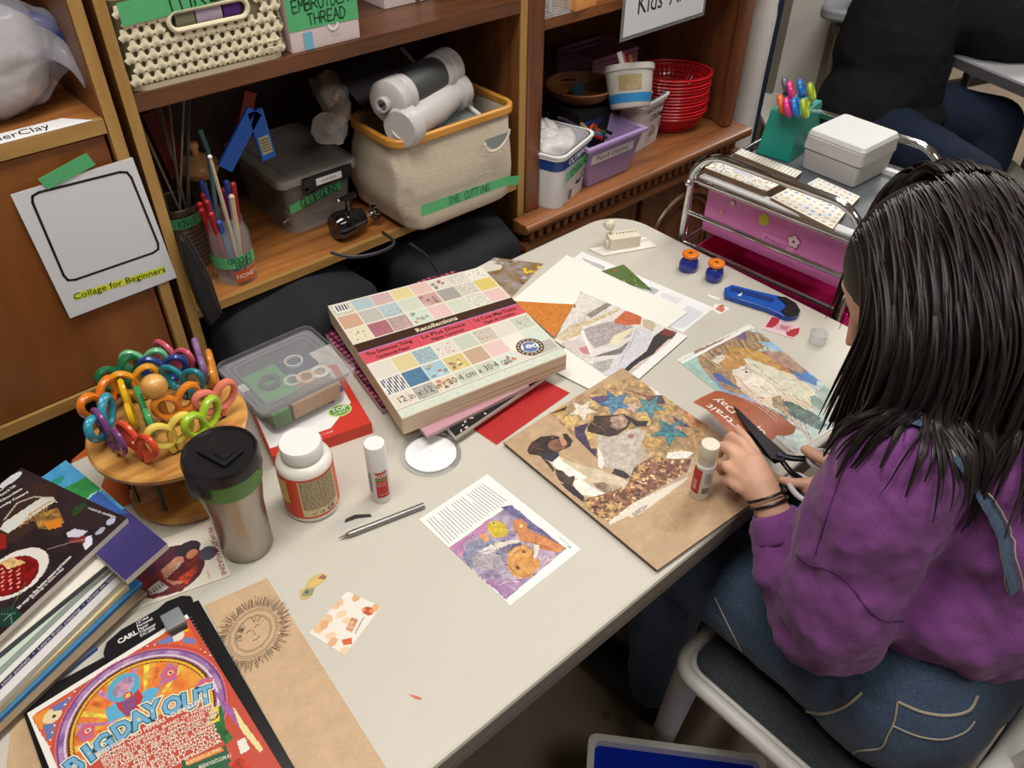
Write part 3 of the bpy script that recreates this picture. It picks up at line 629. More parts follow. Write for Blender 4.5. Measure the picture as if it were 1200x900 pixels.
S.poly([(310, 790), (370, 760), (430, 830), (500, 900), (500, 960), (430, 930), (340, 860)], (238, 214, 186)); S.poly([(340, 790), (380, 780), (400, 800), (380, 812), (350, 806)], (90, 80, 100)); S.ell((376, 795), .002, .0018, (30, 30, 50)); S.line([(340, 775), (380, 765), (410, 785)], .0014, (120, 90, 80)); S.line([(440, 880), (470, 870), (480, 895)], .001, (190, 120, 110)); S.ell((455, 905), .004, .0015, (200, 110, 110), ang=.7)
S.poly([(700, 880), (780, 810), (900, 880), (940, 960), (840, 960), (760, 960)], (140, 170, 160), col2=(176, 196, 186), freq=120); S.line([(740, 830), (800, 820), (850, 870), (890, 900)], .002, (70, 80, 84)); S.poly([(560, 960), (700, 990), (760, 1040), (720, 1060), (600, 1000)], (96, 130, 120), col2=(60, 80, 90), freq=160)
for k in range(30): S.line([(600+k*12, 1010-k*6), (660+k*12, 1060-k*6)], .0009, [(226, 190, 170), (206, 150, 140), (190, 170, 150)][k % 3], a=.9)
S.crop(790, 375, 5.4545)
PO(([(370, 330), (420, 305), (470, 310), (520, 350), (600, 400), (690, 470), (650, 500), (600, 500), (520, 460), (440, 410)], (240, 228, 208)), ([(440, 240), (520, 250), (640, 320), (760, 380), (860, 480), (860, 520), (760, 490), (640, 430), (520, 350)], (232, 228, 206, (220, 214, 180))), ([(320, 170), (420, 170), (540, 200), (620, 250), (600, 280), (520, 260), (420, 220)], (232, 190, 96, (200, 140, 70))), ([(300, 280), (360, 250), (440, 290), (420, 310), (340, 330)], (206, 150, 80)), ([(560, 195), (700, 210), (820, 270), (860, 340), (820, 350), (700, 300), (620, 250)], (206, 170, 140, (170, 130, 120))), ([(230, 260), (300, 225), (330, 240), (280, 290)], (226, 216, 200)), ([(840, 320), (900, 370), (940, 390), (880, 400), (820, 350)], (70, 130, 200)), ([(680, 520), (760, 530), (860, 580), (950, 630), (880, 680), (780, 620)], (110, 140, 120, (60, 80, 84))), ([(860, 490), (900, 480), (990, 560), (940, 580), (880, 540)], (120, 160, 140)), ([(560, 540), (640, 570), (730, 640), (700, 660), (620, 610)], (80, 130, 120)), ([(980, 400), (1020, 365), (1100, 420), (1180, 500), (1100, 520), (1020, 470)], (150, 176, 160, (120, 146, 136))), ([(240, 340), (300, 350), (360, 400), (440, 450), (380, 430), (280, 390)], (80, 106, 180)), ([(395, 100), (440, 85), (465, 110), (420, 125)], (126, 104, 150)))
LI((84, 66, 60), .0008, [(320, 165), (440, 230), (560, 330), (700, 440), (820, 520), (930, 580)], [(370, 330), (420, 390), (480, 450), (560, 520)], [(440, 330), (470, 322), (500, 345)], [(480, 410), (540, 440), (590, 430)], [(600, 500), (650, 500), (690, 470)], [(930, 400), (980, 375), (1030, 370)], [(860, 480), (880, 520), (850, 560)], [(700, 520), (800, 590), (900, 640)])
LI((214, 150, 130), .0014, [(380, 240), (560, 360), (720, 480), (900, 600)], [(360, 380), (460, 470), (600, 560), (740, 640)], [(700, 470), (820, 520), (920, 580)], [(720, 320), (840, 400), (960, 500)])
S.ell((468, 338), .0032, .0024, (76, 74, 96)); S.ell((468, 338), .0014, .0014, (24, 22, 40)); LI((60, 50, 60), .0010, [(440, 325), (470, 312), (500, 330)]); S.ell((575, 445), .0036, .0012, (206, 130, 120), ang=.6)
for k in range(26): LI([(150, 110, 80), (110, 84, 70), (230, 200, 150)][k % 3], .0007, [(130+k*16, 215-k*7), (180+k*16, 250-k*5), (250+k*14, 300-k*5)])
S.crop(780, 240)
for k in range(14): S.line([(450+k*30, 850+k*8), (480+k*30, 880+k*9), (520+k*30, 910+k*9)], .0012, (206, 150, 130), a=.7)
am = np.ones(S.art.X.shape, bool); S.art.unwarp(); S.art.soft(am, 120, .12); S.art.desat(.85); wt = S.L((60, 742), (395, 570), (398, 582), (70, 752)); S.art.poly(wt, (246, 246, 242)); S.art.poly(S.L((600, 1160), (905, 965), (905, 990), (640, 1190)), (240, 240, 238))
S.build('magazine_page', thick=.001, label='watercolour magazine page of a woman with braided hair, beside the clear cup', cat='page', m=GLOSS)
# ---------------------------------------------------------------- C. story page with the frog and lizard painting
S = Sheet([(491, 609), (598, 710), (681, 644), (571, 556)], TZ, .0011, (243, 243, 241)); S.crop(440, 520)
img = [(342, 490), (612, 730), (895, 492), (630, 287)]
S.poly(img, (140, 124, 158), col2=(196, 180, 196), freq=110, seed=4)
S.art.warp(.003, 80)
S.poly([(342, 490), (440, 430), (540, 350), (530, 400), (430, 450), (400, 500)], (190, 120, 170)); S.poly([(400, 560), (520, 650), (700, 640), (612, 725)], (120, 80, 150), col2=(190, 140, 180), freq=120)
S.ell((500, 520), .026, .0215, (150, 150, 190), ang=.9, col2=(96, 100, 150), freq=500); S.ell((512, 530), .020, .015, (190, 186, 190), ang=.9, col2=(110, 120, 150), freq=700, seed=9)
for k in range(10): S.line([(430+k*12, 500-k*4), (500+k*10, 520-k*6), (560+k*6, 520-k*5)], .0007, (60, 64, 100), a=.8)
S.ell((560, 400), .011, .010, (226, 206, 90), col2=(190, 160, 50), freq=300); S.ell((540, 375), .0035, .003, (240, 220, 110)); S.ell((556, 380), .0015, .0012, (40, 40, 20)); S.ell((600, 405), .005, .004, (236, 210, 90)); S.ell((505, 440), .006, .007, (204, 140, 90), var=.2)
S.poly([(640, 360), (690, 350), (730, 420), (820, 440), (890, 490), (820, 520), (720, 460), (660, 420)], (214, 136, 70), col2=(190, 110, 60), freq=200); S.poly([(740, 470), (770, 470), (760, 540), (740, 540)], (230, 220, 200))
S.ell((690, 560), .021, .018, (214, 150, 84), ang=.4, col2=(180, 112, 60), freq=120); S.ell((668, 585), .0035, .0032, (120, 70, 40)); S.ell((668, 585), .0014, .0014, (30, 20, 20)); S.ell((700, 508), .0028, .0024, (130, 80, 40)); S.line([(650, 480), (700, 470), (740, 520), (720, 560)], .0014, (110, 60, 40)); S.line([(630, 590), (680, 630), (760, 610)], .0014, (120, 70, 50)); S.poly([(780, 560), (830, 520), (850, 530), (800, 570)], (230, 190, 170)); S.poly([(590, 300), (640, 290), (670, 320), (620, 320)], (60, 70, 120)); S.poly([(580, 460), (680, 450), (690, 480), (600, 520)], (90, 84, 130))
S.crop(510, 585, 7.5)
PO(([(120, 435), (300, 310), (460, 230), (470, 280), (300, 330), (240, 420), (240, 520)], (206, 146, 176, (180, 120, 170))), ([(240, 540), (320, 640), (420, 700), (650, 700), (760, 740), (620, 880)], (150, 110, 160, (196, 160, 190))), ([(600, 100), (665, 55), (740, 110), (840, 190), (1100, 400), (960, 330), (820, 260), (700, 160)], (130, 120, 160, (90, 86, 130))), ([(930, 440), (1060, 470), (1040, 520), (920, 600)], (206, 186, 206, (180, 150, 180))))
S.ell((430, 480), .0275, .0255, (160, 160, 184), ang=.9, col2=(120, 122, 150), freq=420); S.ell((450, 540), .020, .016, (196, 188, 190), ang=.9, col2=(150, 140, 150), freq=420)
PO(([(370, 470), (480, 400), (620, 370), (740, 350), (760, 370), (640, 400), (560, 450), (440, 480)], (226, 216, 206)), ([(560, 440), (680, 390), (650, 480), (620, 490)], (130, 116, 140)), ([(470, 200), (540, 180), (620, 220), (645, 290), (590, 340), (510, 340), (470, 290)], (226, 200, 70, (200, 170, 40))), ([(690, 200), (760, 170), (820, 220), (810, 290), (900, 310), (1040, 370), (1155, 435), (1090, 475), (960, 420), (860, 370), (800, 380), (740, 350), (720, 260)], (222, 156, 96, (200, 120, 70))))
S.ell((430, 335), .009, .0055, (222, 160, 110)); S.ell((515, 208), .0042, .003, (236, 220, 120)); S.ell((515, 208), .0018, .0014, (50, 44, 20)); S.ell((760, 240), .0035, .0026, (240, 200, 140))
PO(([(640, 480), (700, 410), (790, 390), (850, 440), (860, 520), (940, 540), (920, 600), (840, 680), (740, 710), (670, 670), (630, 580)], (228, 172, 96, (206, 140, 70))))
S.ell((720, 605), .0042, .0036, (170, 110, 60)); S.ell((720, 605), .0016, .0014, (30, 20, 16)); S.ell((785, 460), .003, .0026, (160, 100, 60)); S.ell((785, 460), .0012, .001, (30, 20, 16))
LI((110, 66, 50), .0008, [(640, 480), (700, 410), (790, 390), (850, 440), (860, 520), (820, 560)], [(640, 560), (680, 650), (760, 690), (860, 650)], [(740, 350), (800, 380), (860, 370), (960, 420), (1090, 475)], [(820, 250), (900, 310), (1040, 370)]); LI((60, 60, 90), .0006, [(240, 500), (250, 380), (330, 310), (460, 290)], [(250, 520), (340, 640), (480, 680), (620, 650)], [(350, 430), (450, 410), (560, 390)], [(380, 480), (470, 440), (550, 450)])
LI((240, 234, 226), .0010, [(370, 460), (450, 430), (540, 440)], [(660, 500), (720, 440), (780, 420)], [(560, 760), (660, 720), (740, 730)], [(960, 500), (1000, 520), (990, 550)], [(900, 400), (880, 520)]); 
for (x, y) in ((512, 403), (545, 445), (548, 482), (645, 300), (695, 322), (625, 572)): S.ell((x, y), .0012, .0012, (24, 20, 30))
S.crop(440, 520); S.art.unwarp(); im = S.art.inside(S.L(*img)); S.art.soft(im, 200, .10); S.art.ink(im, 110, (96, 80, 110), .006, .35, n=3); S.art.ink(im, 130, (240, 232, 226), .006, .35, seed=19)
ink = (90, 88, 86)
def textlines(S, a, b, c, d, n, w=.0009, col=ink, seed=1, para=()):
    """print between four corners: rows run a->b, stacked towards d->c"""
    rr = random.Random(seed); A, B, C_, D_ = [Vector(p) for p in S.L(a, b, c, d)]; tl = MB(); S.over.append((tl, T(0, 0, .0003), col))
    for i in range(n):
        p = A.lerp(D_, i/(n-1)); q = B.lerp(C_, i/(n-1)); x = 0.0 if i not in para else .06; end = 1.0 if i+1 not in para else rr.uniform(.5, .9)
        while x < end:
            l = rr.uniform(.02, .07); tl.ribbon([tuple(p.lerp(q, x)), tuple(p.lerp(q, min(end, x+l)))], w); x += l+.018
textlines(S, (345, 468), (242, 358), (500, 190), (616, 272), 22, .00085, (96, 94, 92), 3, (4, 9, 15))
S.text('Michelle Caron', (862, 440), (905, 474), (150, 148, 146), h=.003); S.text('68', (900, 480), (915, 490), (60, 60, 60), h=.004)
S.build('story_page', thick=.0006, label='white book page with small print and a painting of a frog and lizards', cat='page')
# ---------------------------------------------------------------- D. pages by the pad: text page, blank page, torn collage page
z1 = TZ
S = Sheet([(800, 390), (837, 361), (682, 295), (652, 318)], z1, .003, (244, 244, 244)); S.crop(560, 230)
S.poly([(490, 290), (600, 330), (590, 350), (500, 305)], (190, 190, 190)); S.poly([(740, 400), (850, 440), (830, 462), (740, 430)], (186, 190, 194)); textlines(S, (870, 452), (860, 470), (930, 505), (955, 480), 9, .0008, (150, 150, 150), 5); S.poly([(980, 510), (1060, 545), (960, 620), (900, 610)], (206, 214, 222), a=.7)
S.build('printed_page', thick=.0004, label='white printed page sticking out under the blank white sheet', cat='page')
S = Sheet([(740, 335), (765, 341), (731, 310), (704, 318)], z1+.0008, .0012, (96, 120, 66)); S.art.blobs(90, (-.02, -.02, .06, .06), [(150, 170, 90), (60, 84, 44), (176, 190, 120), (80, 60, 50)], .001, .005, asp=.4, seed=3); S.crop(560, 230).ell((640, 348), .004, .003, (196, 70, 40))
S.build('leaf_photo', thick=.0005, label='small dark green photo cutting of leaves on the printed page', cat='cutting', m=GLOSS)
S = Sheet([(640, 394), (803, 392), (664.5, 298.5), (597, 353)], z1+.0018, .003, (246, 245, 236)); q = S.q
S = Sheet([(600, 352), (727, 425), (806, 366), (664, 299)], z1+.0018, .003, (246, 245, 236))
S.build('blank_sheet', thick=.0005, label='large blank white sheet lying between the paper pads and the torn collage', cat='paper')
S = Sheet([(643, 432), (702, 462), (770, 400), (690, 372)], z1+.0026, .0016, (240, 238, 230)); S.build('loose_sheet', thick=.0004, label='white sheet peeping out beneath the torn paper collage', cat='paper')
S = Sheet([(650, 399), (735, 456.5), (806, 394), (681, 342)], z1+.0034, .0014, (240, 238, 234)); S.crop(560, 230)
S.art.warp(.0035, 90)
S.poly([(360, 660), (480, 452), (620, 500), (760, 560), (940, 640), (700, 880), (560, 860), (390, 730)], (206, 196, 186), var=.15, freq=120, seed=6)
S.poly([(480, 452), (610, 500), (520, 560), (410, 590), (430, 520)], (228, 222, 226)); S.poly([(360, 660), (420, 590), (520, 560), (600, 540), (560, 640), (420, 700)], (222, 208, 176), var=.2, freq=260)
for k in range(16): S.line([(380+k*12, 660-k*8), (520+k*10, 590-k*6)], .0009, [(120, 104, 84), (236, 228, 208), (80, 70, 60)][k % 3], a=.8)
S.poly([(640, 590), (700, 540), (780, 570), (750, 610), (690, 600)], (206, 116, 72), var=.2, freq=200); S.poly([(770, 585), (830, 590), (850, 630), (800, 620)], (196, 186, 170), var=.2); S.poly([(500, 560), (640, 500), (620, 530), (530, 580)], (70, 66, 60), col2=(150, 140, 120), freq=900)
S.poly([(480, 640), (640, 590), (740, 610), (640, 700), (560, 740)], (186, 178, 168), col2=(120, 112, 104), freq=500, seed=2)
S.poly([(385, 690), (470, 690), (540, 740), (470, 750), (400, 720)], (214, 190, 184), var=.2); S.poly([(470, 720), (520, 700), (530, 740), (500, 745)], (206, 130, 130)); S.poly([(415, 745), (450, 740), (520, 785), (460, 800), (420, 780)], (222, 166, 60)); S.poly([(485, 632), (505, 625), (540, 740), (520, 742)], (238, 234, 224))
S.poly([(540, 800), (620, 700), (700, 640), (780, 620), (830, 650), (740, 740), (640, 830), (600, 870)], (206, 204, 212), col2=(170, 168, 176), freq=400)
S.poly([(615, 880), (680, 800), (760, 730), (830, 670), (890, 620), (930, 640), (850, 690), (780, 760), (700, 820), (640, 880)], (52, 44, 44)); S.poly([(870, 640), (930, 630), (900, 670), (840, 690)], (130, 60, 50)); S.poly([(640, 885), (720, 820), (800, 760), (900, 670), (930, 660), (800, 790), (700, 880)], (226, 206, 196), var=.1)
S.art.unwarp(); S.crop(640, 335, 7.06); im = S.art.inside(S.L((70, 430), (290, 45), (1100, 370), (540, 820), (380, 740), (170, 640)))
PO(([(70, 430), (290, 45), (540, 140), (700, 200), (900, 300), (1090, 380), (540, 830), (430, 760), (180, 650), (110, 500)], (232, 228, 222, (220, 212, 206))), ([(330, 240), (500, 140), (545, 160), (370, 270)], (110, 104, 96, (190, 184, 170), 700)), ([(75, 430), (200, 330), (430, 260), (560, 200), (600, 180), (610, 200), (480, 270), (300, 340), (290, 400), (150, 460)], (228, 214, 184, (196, 176, 140), 200)), ([(310, 360), (560, 290), (720, 340), (700, 420), (520, 480), (400, 520), (340, 440)], (196, 186, 186, (160, 148, 150), 200)), ([(520, 480), (560, 410), (720, 345), (690, 400), (560, 490)], (236, 224, 190)),
 ([(560, 290), (650, 210), (760, 220), (790, 260), (780, 320), (660, 330), (570, 310)], (214, 120, 84, (190, 96, 66), 200)), ([(800, 280), (890, 285), (910, 330), (880, 380), (800, 340)], (200, 186, 160)), ([(130, 470), (260, 440), (360, 500), (390, 570), (300, 570), (190, 560)], (214, 200, 200)), ([(270, 520), (340, 495), (370, 570), (300, 560)], (206, 136, 140)), ([(170, 590), (300, 600), (345, 640), (280, 668), (190, 655)], (226, 178, 50, (206, 150, 40))), ([(380, 590), (600, 570), (700, 520), (700, 450), (600, 520), (470, 560)], (160, 156, 150, (90, 88, 88), 500)), ([(390, 640), (560, 600), (520, 700), (400, 740)], (150, 146, 142, (206, 200, 196), 500)),
 ([(440, 770), (560, 650), (720, 420), (760, 345), (880, 390), (890, 450), (740, 600), (600, 750), (520, 815)], (222, 220, 226, (206, 204, 212), 300)), ([(518, 815), (600, 740), (700, 640), (830, 540), (890, 420), (980, 355), (1080, 385), (1040, 440), (900, 560), (760, 640), (660, 730), (560, 810)], (58, 50, 52)), ([(980, 355), (1085, 385), (1030, 420), (940, 410)], (120, 60, 50)), ([(580, 820), (700, 700), (860, 590), (1000, 450), (1060, 430), (900, 620), (720, 780), (640, 850)], (226, 206, 196, (206, 180, 170), 200)), ([(285, 375), (310, 370), (385, 565), (365, 570)], (244, 242, 236)))
for k in range(12): LI((96, 84, 72), .0006, [(110+k*18, 400-k*17), (230+k*20, 370-k*16)])
LI((110, 90, 80), .0007, [(310, 360), (440, 320), (560, 300)], [(600, 660), (720, 440), (750, 350)], [(130, 470), (190, 560), (380, 600)]); PO(([(160, 130), (290, 45), (295, 55), (230, 110), (245, 185), (230, 180), (215, 120)], (110, 76, 66)))
S.art.soft(im, 300, .08); S.crop(560, 230)
e = S.L((650, 890), (950, 640), (985, 652), (700, 908)); S.art.poly(e, (244, 243, 240)); S.art.poly(S.L((355, 668), (365, 655), (440, 470), (482, 444), (470, 470), (420, 560)), (240, 238, 234), a=.5)
S.build('torn_paper_collage', thick=.0005, label='white page with a collage of torn magazine strips and a black torn streak', cat='collage')
S = Sheet([(649, 395), (651, 394), (673, 357), (601, 353)], z1+.0044, .0012, (202, 124, 52)); S.art.put(np.ones(S.art.X.shape, bool), (206, 128, 56), var=.25, freq=900); S.build('cork_paper', thick=.0006, label='orange textured paper triangle poking out beside the paper pads', cat='paper')
# ---------------------------------------------------------------- E. autumn photo behind the pads
S = Sheet([(528, 325), (600, 348), (637, 309), (529, 296)], TZ+.001, .0016, (150, 140, 130)); S.crop(500, 280, 6)
S.art.put(np.ones(S.art.X.shape, bool), (168, 160, 168), col2=(140, 112, 70), freq=70, seed=5); S.art.blobs(160, (-.12, -.05, .2, .15), [(190, 150, 80), (120, 90, 50), (206, 200, 206), (90, 74, 60)], .002, .006, asp=.5, seed=6, a=.7)
for (x, y) in ((690, 215), (730, 230), (770, 235), (700, 235), (790, 200)): S.ell((x, y), .006, .004, (240, 196, 50), ang=x)
S.build('autumn_photo', thick=.0005, label='glossy photo of yellow flowers among grasses, behind the paper pads', cat='photo', m=GLOSS, bend=lambda x, y: np.maximum(0, (.03-x))**2*1.2)
# ---------------------------------------------------------------- F. red sheet
S = Sheet([(549, 500), (582, 522), (668, 461), (630, 442)], TZ, .003, (184, 40, 40)); S.art.grain(.04, 200)
S.build('red_cardstock', thick=.0012, label='plain red card sheet sticking out from under the paper pads', cat='paper')
# ---------------------------------------------------------------- G. brown sheet with the sun face, second brown sheet
S = Sheet([(340, 905), (455, 905), (313, 678), (238, 712)], TZ, .0013, (206, 172, 134))
c1, c2 = P(313, 678), P(240, 710); dr = P(440, 880)-P(313, 678); nn = dr.normalized()*.36
S = Sheet([c2+nn, c1+nn, c1, c2], TZ, .0014, (206, 172, 134)); S.crop(200, 620)
S.art.put(np.ones(S.art.X.shape, bool), (204, 172, 136), var=.03, freq=70, seed=9); S.art.grain(.06, 1000)
ctr = Vector(S.L((388, 490))[0]); ax = Vector(S.L((470, 440))[0])-ctr; ay = Vector(S.L((365, 420))[0])-ctr; pen = (92, 74, 60)
el = lambda r, t: tuple(ctr+ax*r*math.cos(t)*1.0+ay*r*math.sin(t))
ob_ = MB()
SL = lambda pts, w, c=pen: ob_.ribbon(pts, w)
for r in (.93, 1.0, 1.25, 1.34): SL([el(r+.02*math.sin(k*1.7), k*2*PI/48) for k in range(49)], .0005)
rr = random.Random(5)
for k in range(230):
    t = k*2*PI/230; r0 = rr.uniform(1.38, 1.6); r1 = r0+rr.uniform(.25, .62); SL([el(r0, t), el(r1, t+rr.uniform(-.06, .06))], .0005)
for k in range(26):
    t = rr.uniform(.3, PI); SL([el(.9, t), el(.62, t+rr.uniform(-.3, .3))], .0005)
for u_, v_ in ((-.2, .2), (.3, .25)): SL([tuple(ctr+ax*(u_-.14)+ay*v_), tuple(ctr+ax*u_+ay*(v_+.08)), tuple(ctr+ax*(u_+.14)+ay*v_)], .0009)
SL([tuple(ctr+ax*.02+ay*.15), tuple(ctr+ax*.08-ay*.15), tuple(ctr-ax*.02-ay*.16)], .0006); SL([tuple(ctr-ax*.15-ay*.4), tuple(ctr+ax*.05-ay*.46), tuple(ctr+ax*.25-ay*.38)], .0009)
S.over.append((ob_, T(0, 0, .0003), pen))
S.build('kraft_sheet', thick=.0012, side=mat('mdf_edge', (120, 92, 66), .7), label='brown kraft card with a pen drawing of a sun face, next to the paper trimmer', cat='card')
S = Sheet([P(2, 960), P(250, 960), P(150, 770), P(14, 846)], TZ, .003, (206, 172, 134)); S.art.put(np.ones(S.art.X.shape, bool), (204, 172, 136), var=.03, freq=70, seed=12); S.art.grain(.06, 900)
S.build('kraft_card', thick=.0012, label='plain brown card underneath the festival poster at the lower left', cat='card')
# ================================================================ things on the table
def proj(p):
    d = Vector(p)-CAM; z = d.dot(CF); return 600+FPX*d.dot(CR)/z, 450-FPX*d.dot(CU)/z
def hgt(base, py):
    """height at which the vertical through base meets picture row py"""
    lo, hi = base.z, base.z+.6
    for _ in range(40):
        m = (lo+hi)/2
        if proj((base.x, base.y, m))[1] > py: lo = m
        else: hi = m
    return lo
def W0(base): return MB(T(-Vector(base)))
def camang(p): return math.atan2(CAM.y-p.y, CAM.x-p.x)
def wrap(mb, txt, size, R, ang, z, m, bold=0, sx=1, M=None, vert=False):
    t = MB(); t.text(txt, size, None, bold=bold, sx=sx)
    vs = [(R*math.cos(ang+(v.y if vert else v.x)/R*(-1 if vert else 1)), R*math.sin(ang+(v.y if vert else v.x)/R*(-1 if vert else 1)), z+(v.x if vert else v.y)) for v in t.v]
    return mb.add(vs, t.f, m, M=M)
white = mat('white_plastic', (238, 238, 236), .35); blackp = mat('black_plastic', (24, 24, 26), .35); steel = mat('brushed_steel', (176, 168, 158), .33, .95, noise=.12, nscale=8, stretch=(30, 30, 1))
greenp = mat('green_plastic', (88, 140, 62), .4); ink = mat('black_ink', (26, 26, 26), .5)
# ---- tumbler
b0 = P(291, 638); c = thing('travel_mug', 'stainless steel travel mug with a black flip lid and green band', 'mug', b0)
zt = hgt(b0, 524)-TZ; R0 = .034; RT = .044
MB().lathe([(0, 0), (R0-.003, 0), (R0, .004), (R0*1.0, .03), (R0*1.05, zt*.45), (R0*1.17, zt*.6), (RT*.95, zt*.70), (RT*.93, zt*.7)], steel, seg=48, close=True).build('body', c)
MB().lathe([(RT*.95, zt*.69), (RT*1.0, zt*.72), (RT*1.03, zt*.86), (RT*.9, zt*.86)], greenp, seg=48, close=True).build('band', c)
ca = camang(b0)
MB().lathe([(RT*1.0, zt*.85), (RT*1.07, zt*.86), (RT*1.08, zt*.93), (RT*1.03, zt*.965), (RT*.98, zt*.965), (RT*.93, zt*.95), (0, zt*.945)], blackp, seg=48, close=True).lathe([(RT*1.045, zt*.76), (RT*1.06, zt*.765), (RT*1.06, zt*.87), (RT*1.04, zt*.87)], blackp, arc=(ca-1.9, ca-.55), seg=14).lathe([(RT*1.045, zt*.80), (RT*1.06, zt*.805), (RT*1.06, zt*.87), (RT*1.04, zt*.87)], blackp, arc=(ca+1.0, ca+1.5), seg=8).build('lid', c)
MB().box((-.016, -.026, zt*.945), (.016, .024, zt*.975), blackp, bev=.004, M=RZ(.3)).box((-.009, -.02, zt*.97), (.009, 0, zt*.985), blackp, bev=.002, M=RZ(.3)).build('flip_tab', c)
# ---- glue bottle with orange label
b0 = P(367, 589); c = thing('glue_bottle', 'large white glue bottle with an orange label and white screw cap', 'bottle', b0)
H = hgt(b0, 517)-TZ; R = .0385; ca = camang(b0)
MB().lathe([(0, 0), (R-.004, 0), (R, .004), (R, H*.71), (R*.96, H*.76), (R*.80, H*.80), (R*.70, H*.81)], mat('milky_plastic', (236, 232, 222), .3), seg=56, close=True).build('body', c)
MB().lathe([(0.0275, H*.81), (.0285, H*.82), (.0285, H*.87)], mat('cap_ring', (226, 220, 206), .4), seg=48, close=True).lathe([(.0288, H*.855), (.0292, H*.97), (.0275, H), (0, H)], white, seg=48, close=True).build('cap', c)
b = MB(); om = mat('orange_label', (226, 74, 34), .4, noise=.08, nscale=200); cm = mat('cream_label', (226, 206, 160), .5); ym = mat('yellow_label', (236, 206, 96), .45)
b.lathe([(R+.0004, .010), (R+.0004, H*.70)], om, seg=56, close=True)
b.lathe([(R+.0008, .014), (R+.0008, H*.675)], cm, seg=24, arc=(ca-.42, ca+1.05), close=True); b.lathe([(R+.0008, H*.30), (R+.0008, H*.66)], ym, seg=10, arc=(ca-1.45, ca-.85), close=True)
tinym = mat('small_print', (120, 112, 90), .6)
rr = random.Random(4)
for k in range(32):
    z = H*.66-k*.0020
    if z < .026: break
    a = ca-.36
    while a < ca+.98:
        l = rr.uniform(.05, .16); b.lathe([(R+.0010, z), (R+.0010, z+.0011)], tinym, seg=2, arc=(a, min(a+l, ca+1.0)), close=True); a += l+.03
wrap(b, 'CE', .010, R+.0011, ca+.62, .020, ink, .02); wrap(b, 'AP  CE', .006, R+.0011, ca+.12, .019, tinym, .01)
b.build('label', c)
# ---- glue stick with red label
def gluestick(b0, R, H, cap, label, labcol, ang, txts, name_col=(206, 40, 40)):
    c = thing('glue_stick', label, 'glue stick', b0)
    MB().lathe([(0, 0), (R*.93, 0), (R*.97, .002), (R*.97, .008), (R, .009), (R, H*.64), (R*.93, H*.65), (R*.9, H*.66)], white, seg=36, close=True).build('barrel', c)
    MB().lathe([(R*.99, H*.645), (R*.99, H*.975), (R*.93, H), (0, H)] if cap == 0 else [(R*.88, H*.645), (R*.88, H*.8), (R*.95, H*.81), (R*.95, H*.985), (R*.9, H), (0, H)], mat('stick_cap%d' % cap, (240, 240, 238) if cap == 0 else (226, 216, 196), .35), seg=36, close=True).build('cap', c)
    b = MB(); lm = mat('label_red', name_col, .4); b.lathe([(R+.0004, .014), (R+.0004, H*.59)], lm, seg=14, arc=(ang-.62, ang+.62), close=True)
    gy = mat('grey_print', (150, 154, 156), .5)
    if cap == 0:
        b.lathe([(R+.0004, H*.22), (R+.0004, H*.56)], gy, seg=6, arc=(ang-1.35, ang-1.0), close=True)
        b.lathe([(R+.0006, H*.44), (R+.0007, H*.485)], mat('leaf_green', (120, 160, 60), .4), seg=14, arc=(ang-.6, ang+.62), close=True)
        wrap(b, 'ROSS', .009, R+.0009, ang, H*.53, white, .03); wrap(b, 'GLUE STICK', .0042, R+.0009, ang, H*.40, white); wrap(b, 'washable', .004, R+.0009, ang-.1, H*.36, white); wrap(b, 'non toxic', .004, R+.0009, ang+.1, H*.19, white)
    else:
        for k in range(6): b.lathe([(R+.0006, .016+k*.002), (R+.0006, .0172+k*.002)], mat('bar_code', (90, 90, 90), .5), seg=8, arc=(ang+.95, ang+1.75), close=True)
        for k in range(5): b.lathe([(R+.0006, H*.35), (R+.0006, H*.55)], gy, seg=1, arc=(ang+1.0+k*.14, ang+1.05+k*.14), close=True)
        wrap(b, 'GLUE', .008, R+.0009, ang+.1, H*.3, white, .02, vert=True)
    b.build('label', c); return c
b0 = P(447, 582); gluestick(b0, .0150, hgt(b0, 519)-TZ, 0, 'small white glue stick with a red label, standing beside the orange labelled bottle', 0, camang(b0)+.25, None)
b0 = P(819, 579, BZ); gluestick(b0, .0138, hgt(b0, 520)-BZ, 1, 'cream capped glue stick standing on the brown collage board by the hand', 0, camang(b0)-.75, None, (222, 66, 40))
# ---- petri dish
b0 = P(505, 533); c = thing('round_dish', 'clear shallow round dish holding a white paper disc', 'dish', b0)
g = clear('clear_dish', (225, 228, 230), .16, .06)
MB().lathe([(0, 0), (.0465, 0), (.0475, .001), (.0475, .008), (.046, .008), (.046, .002), (0, .002)], g, seg=64, close=True).build('base', c)
MB().lathe([(.0425, .0022), (.0425, .0085), (.0415, .0085), (.0415, .0022)], g, seg=64, close=True).build('rim', c)
MB().lathe([(0, .0026), (.0392, .0026), (.0392, .0034), (0, .0034)], mat('white_card', (246, 248, 250), .6), seg=64, close=True).ball((.002, .004, .0034), (.0012, .0008, .0003), mat('speck', (180, 160, 130), .6)).build('paper_disc', c)
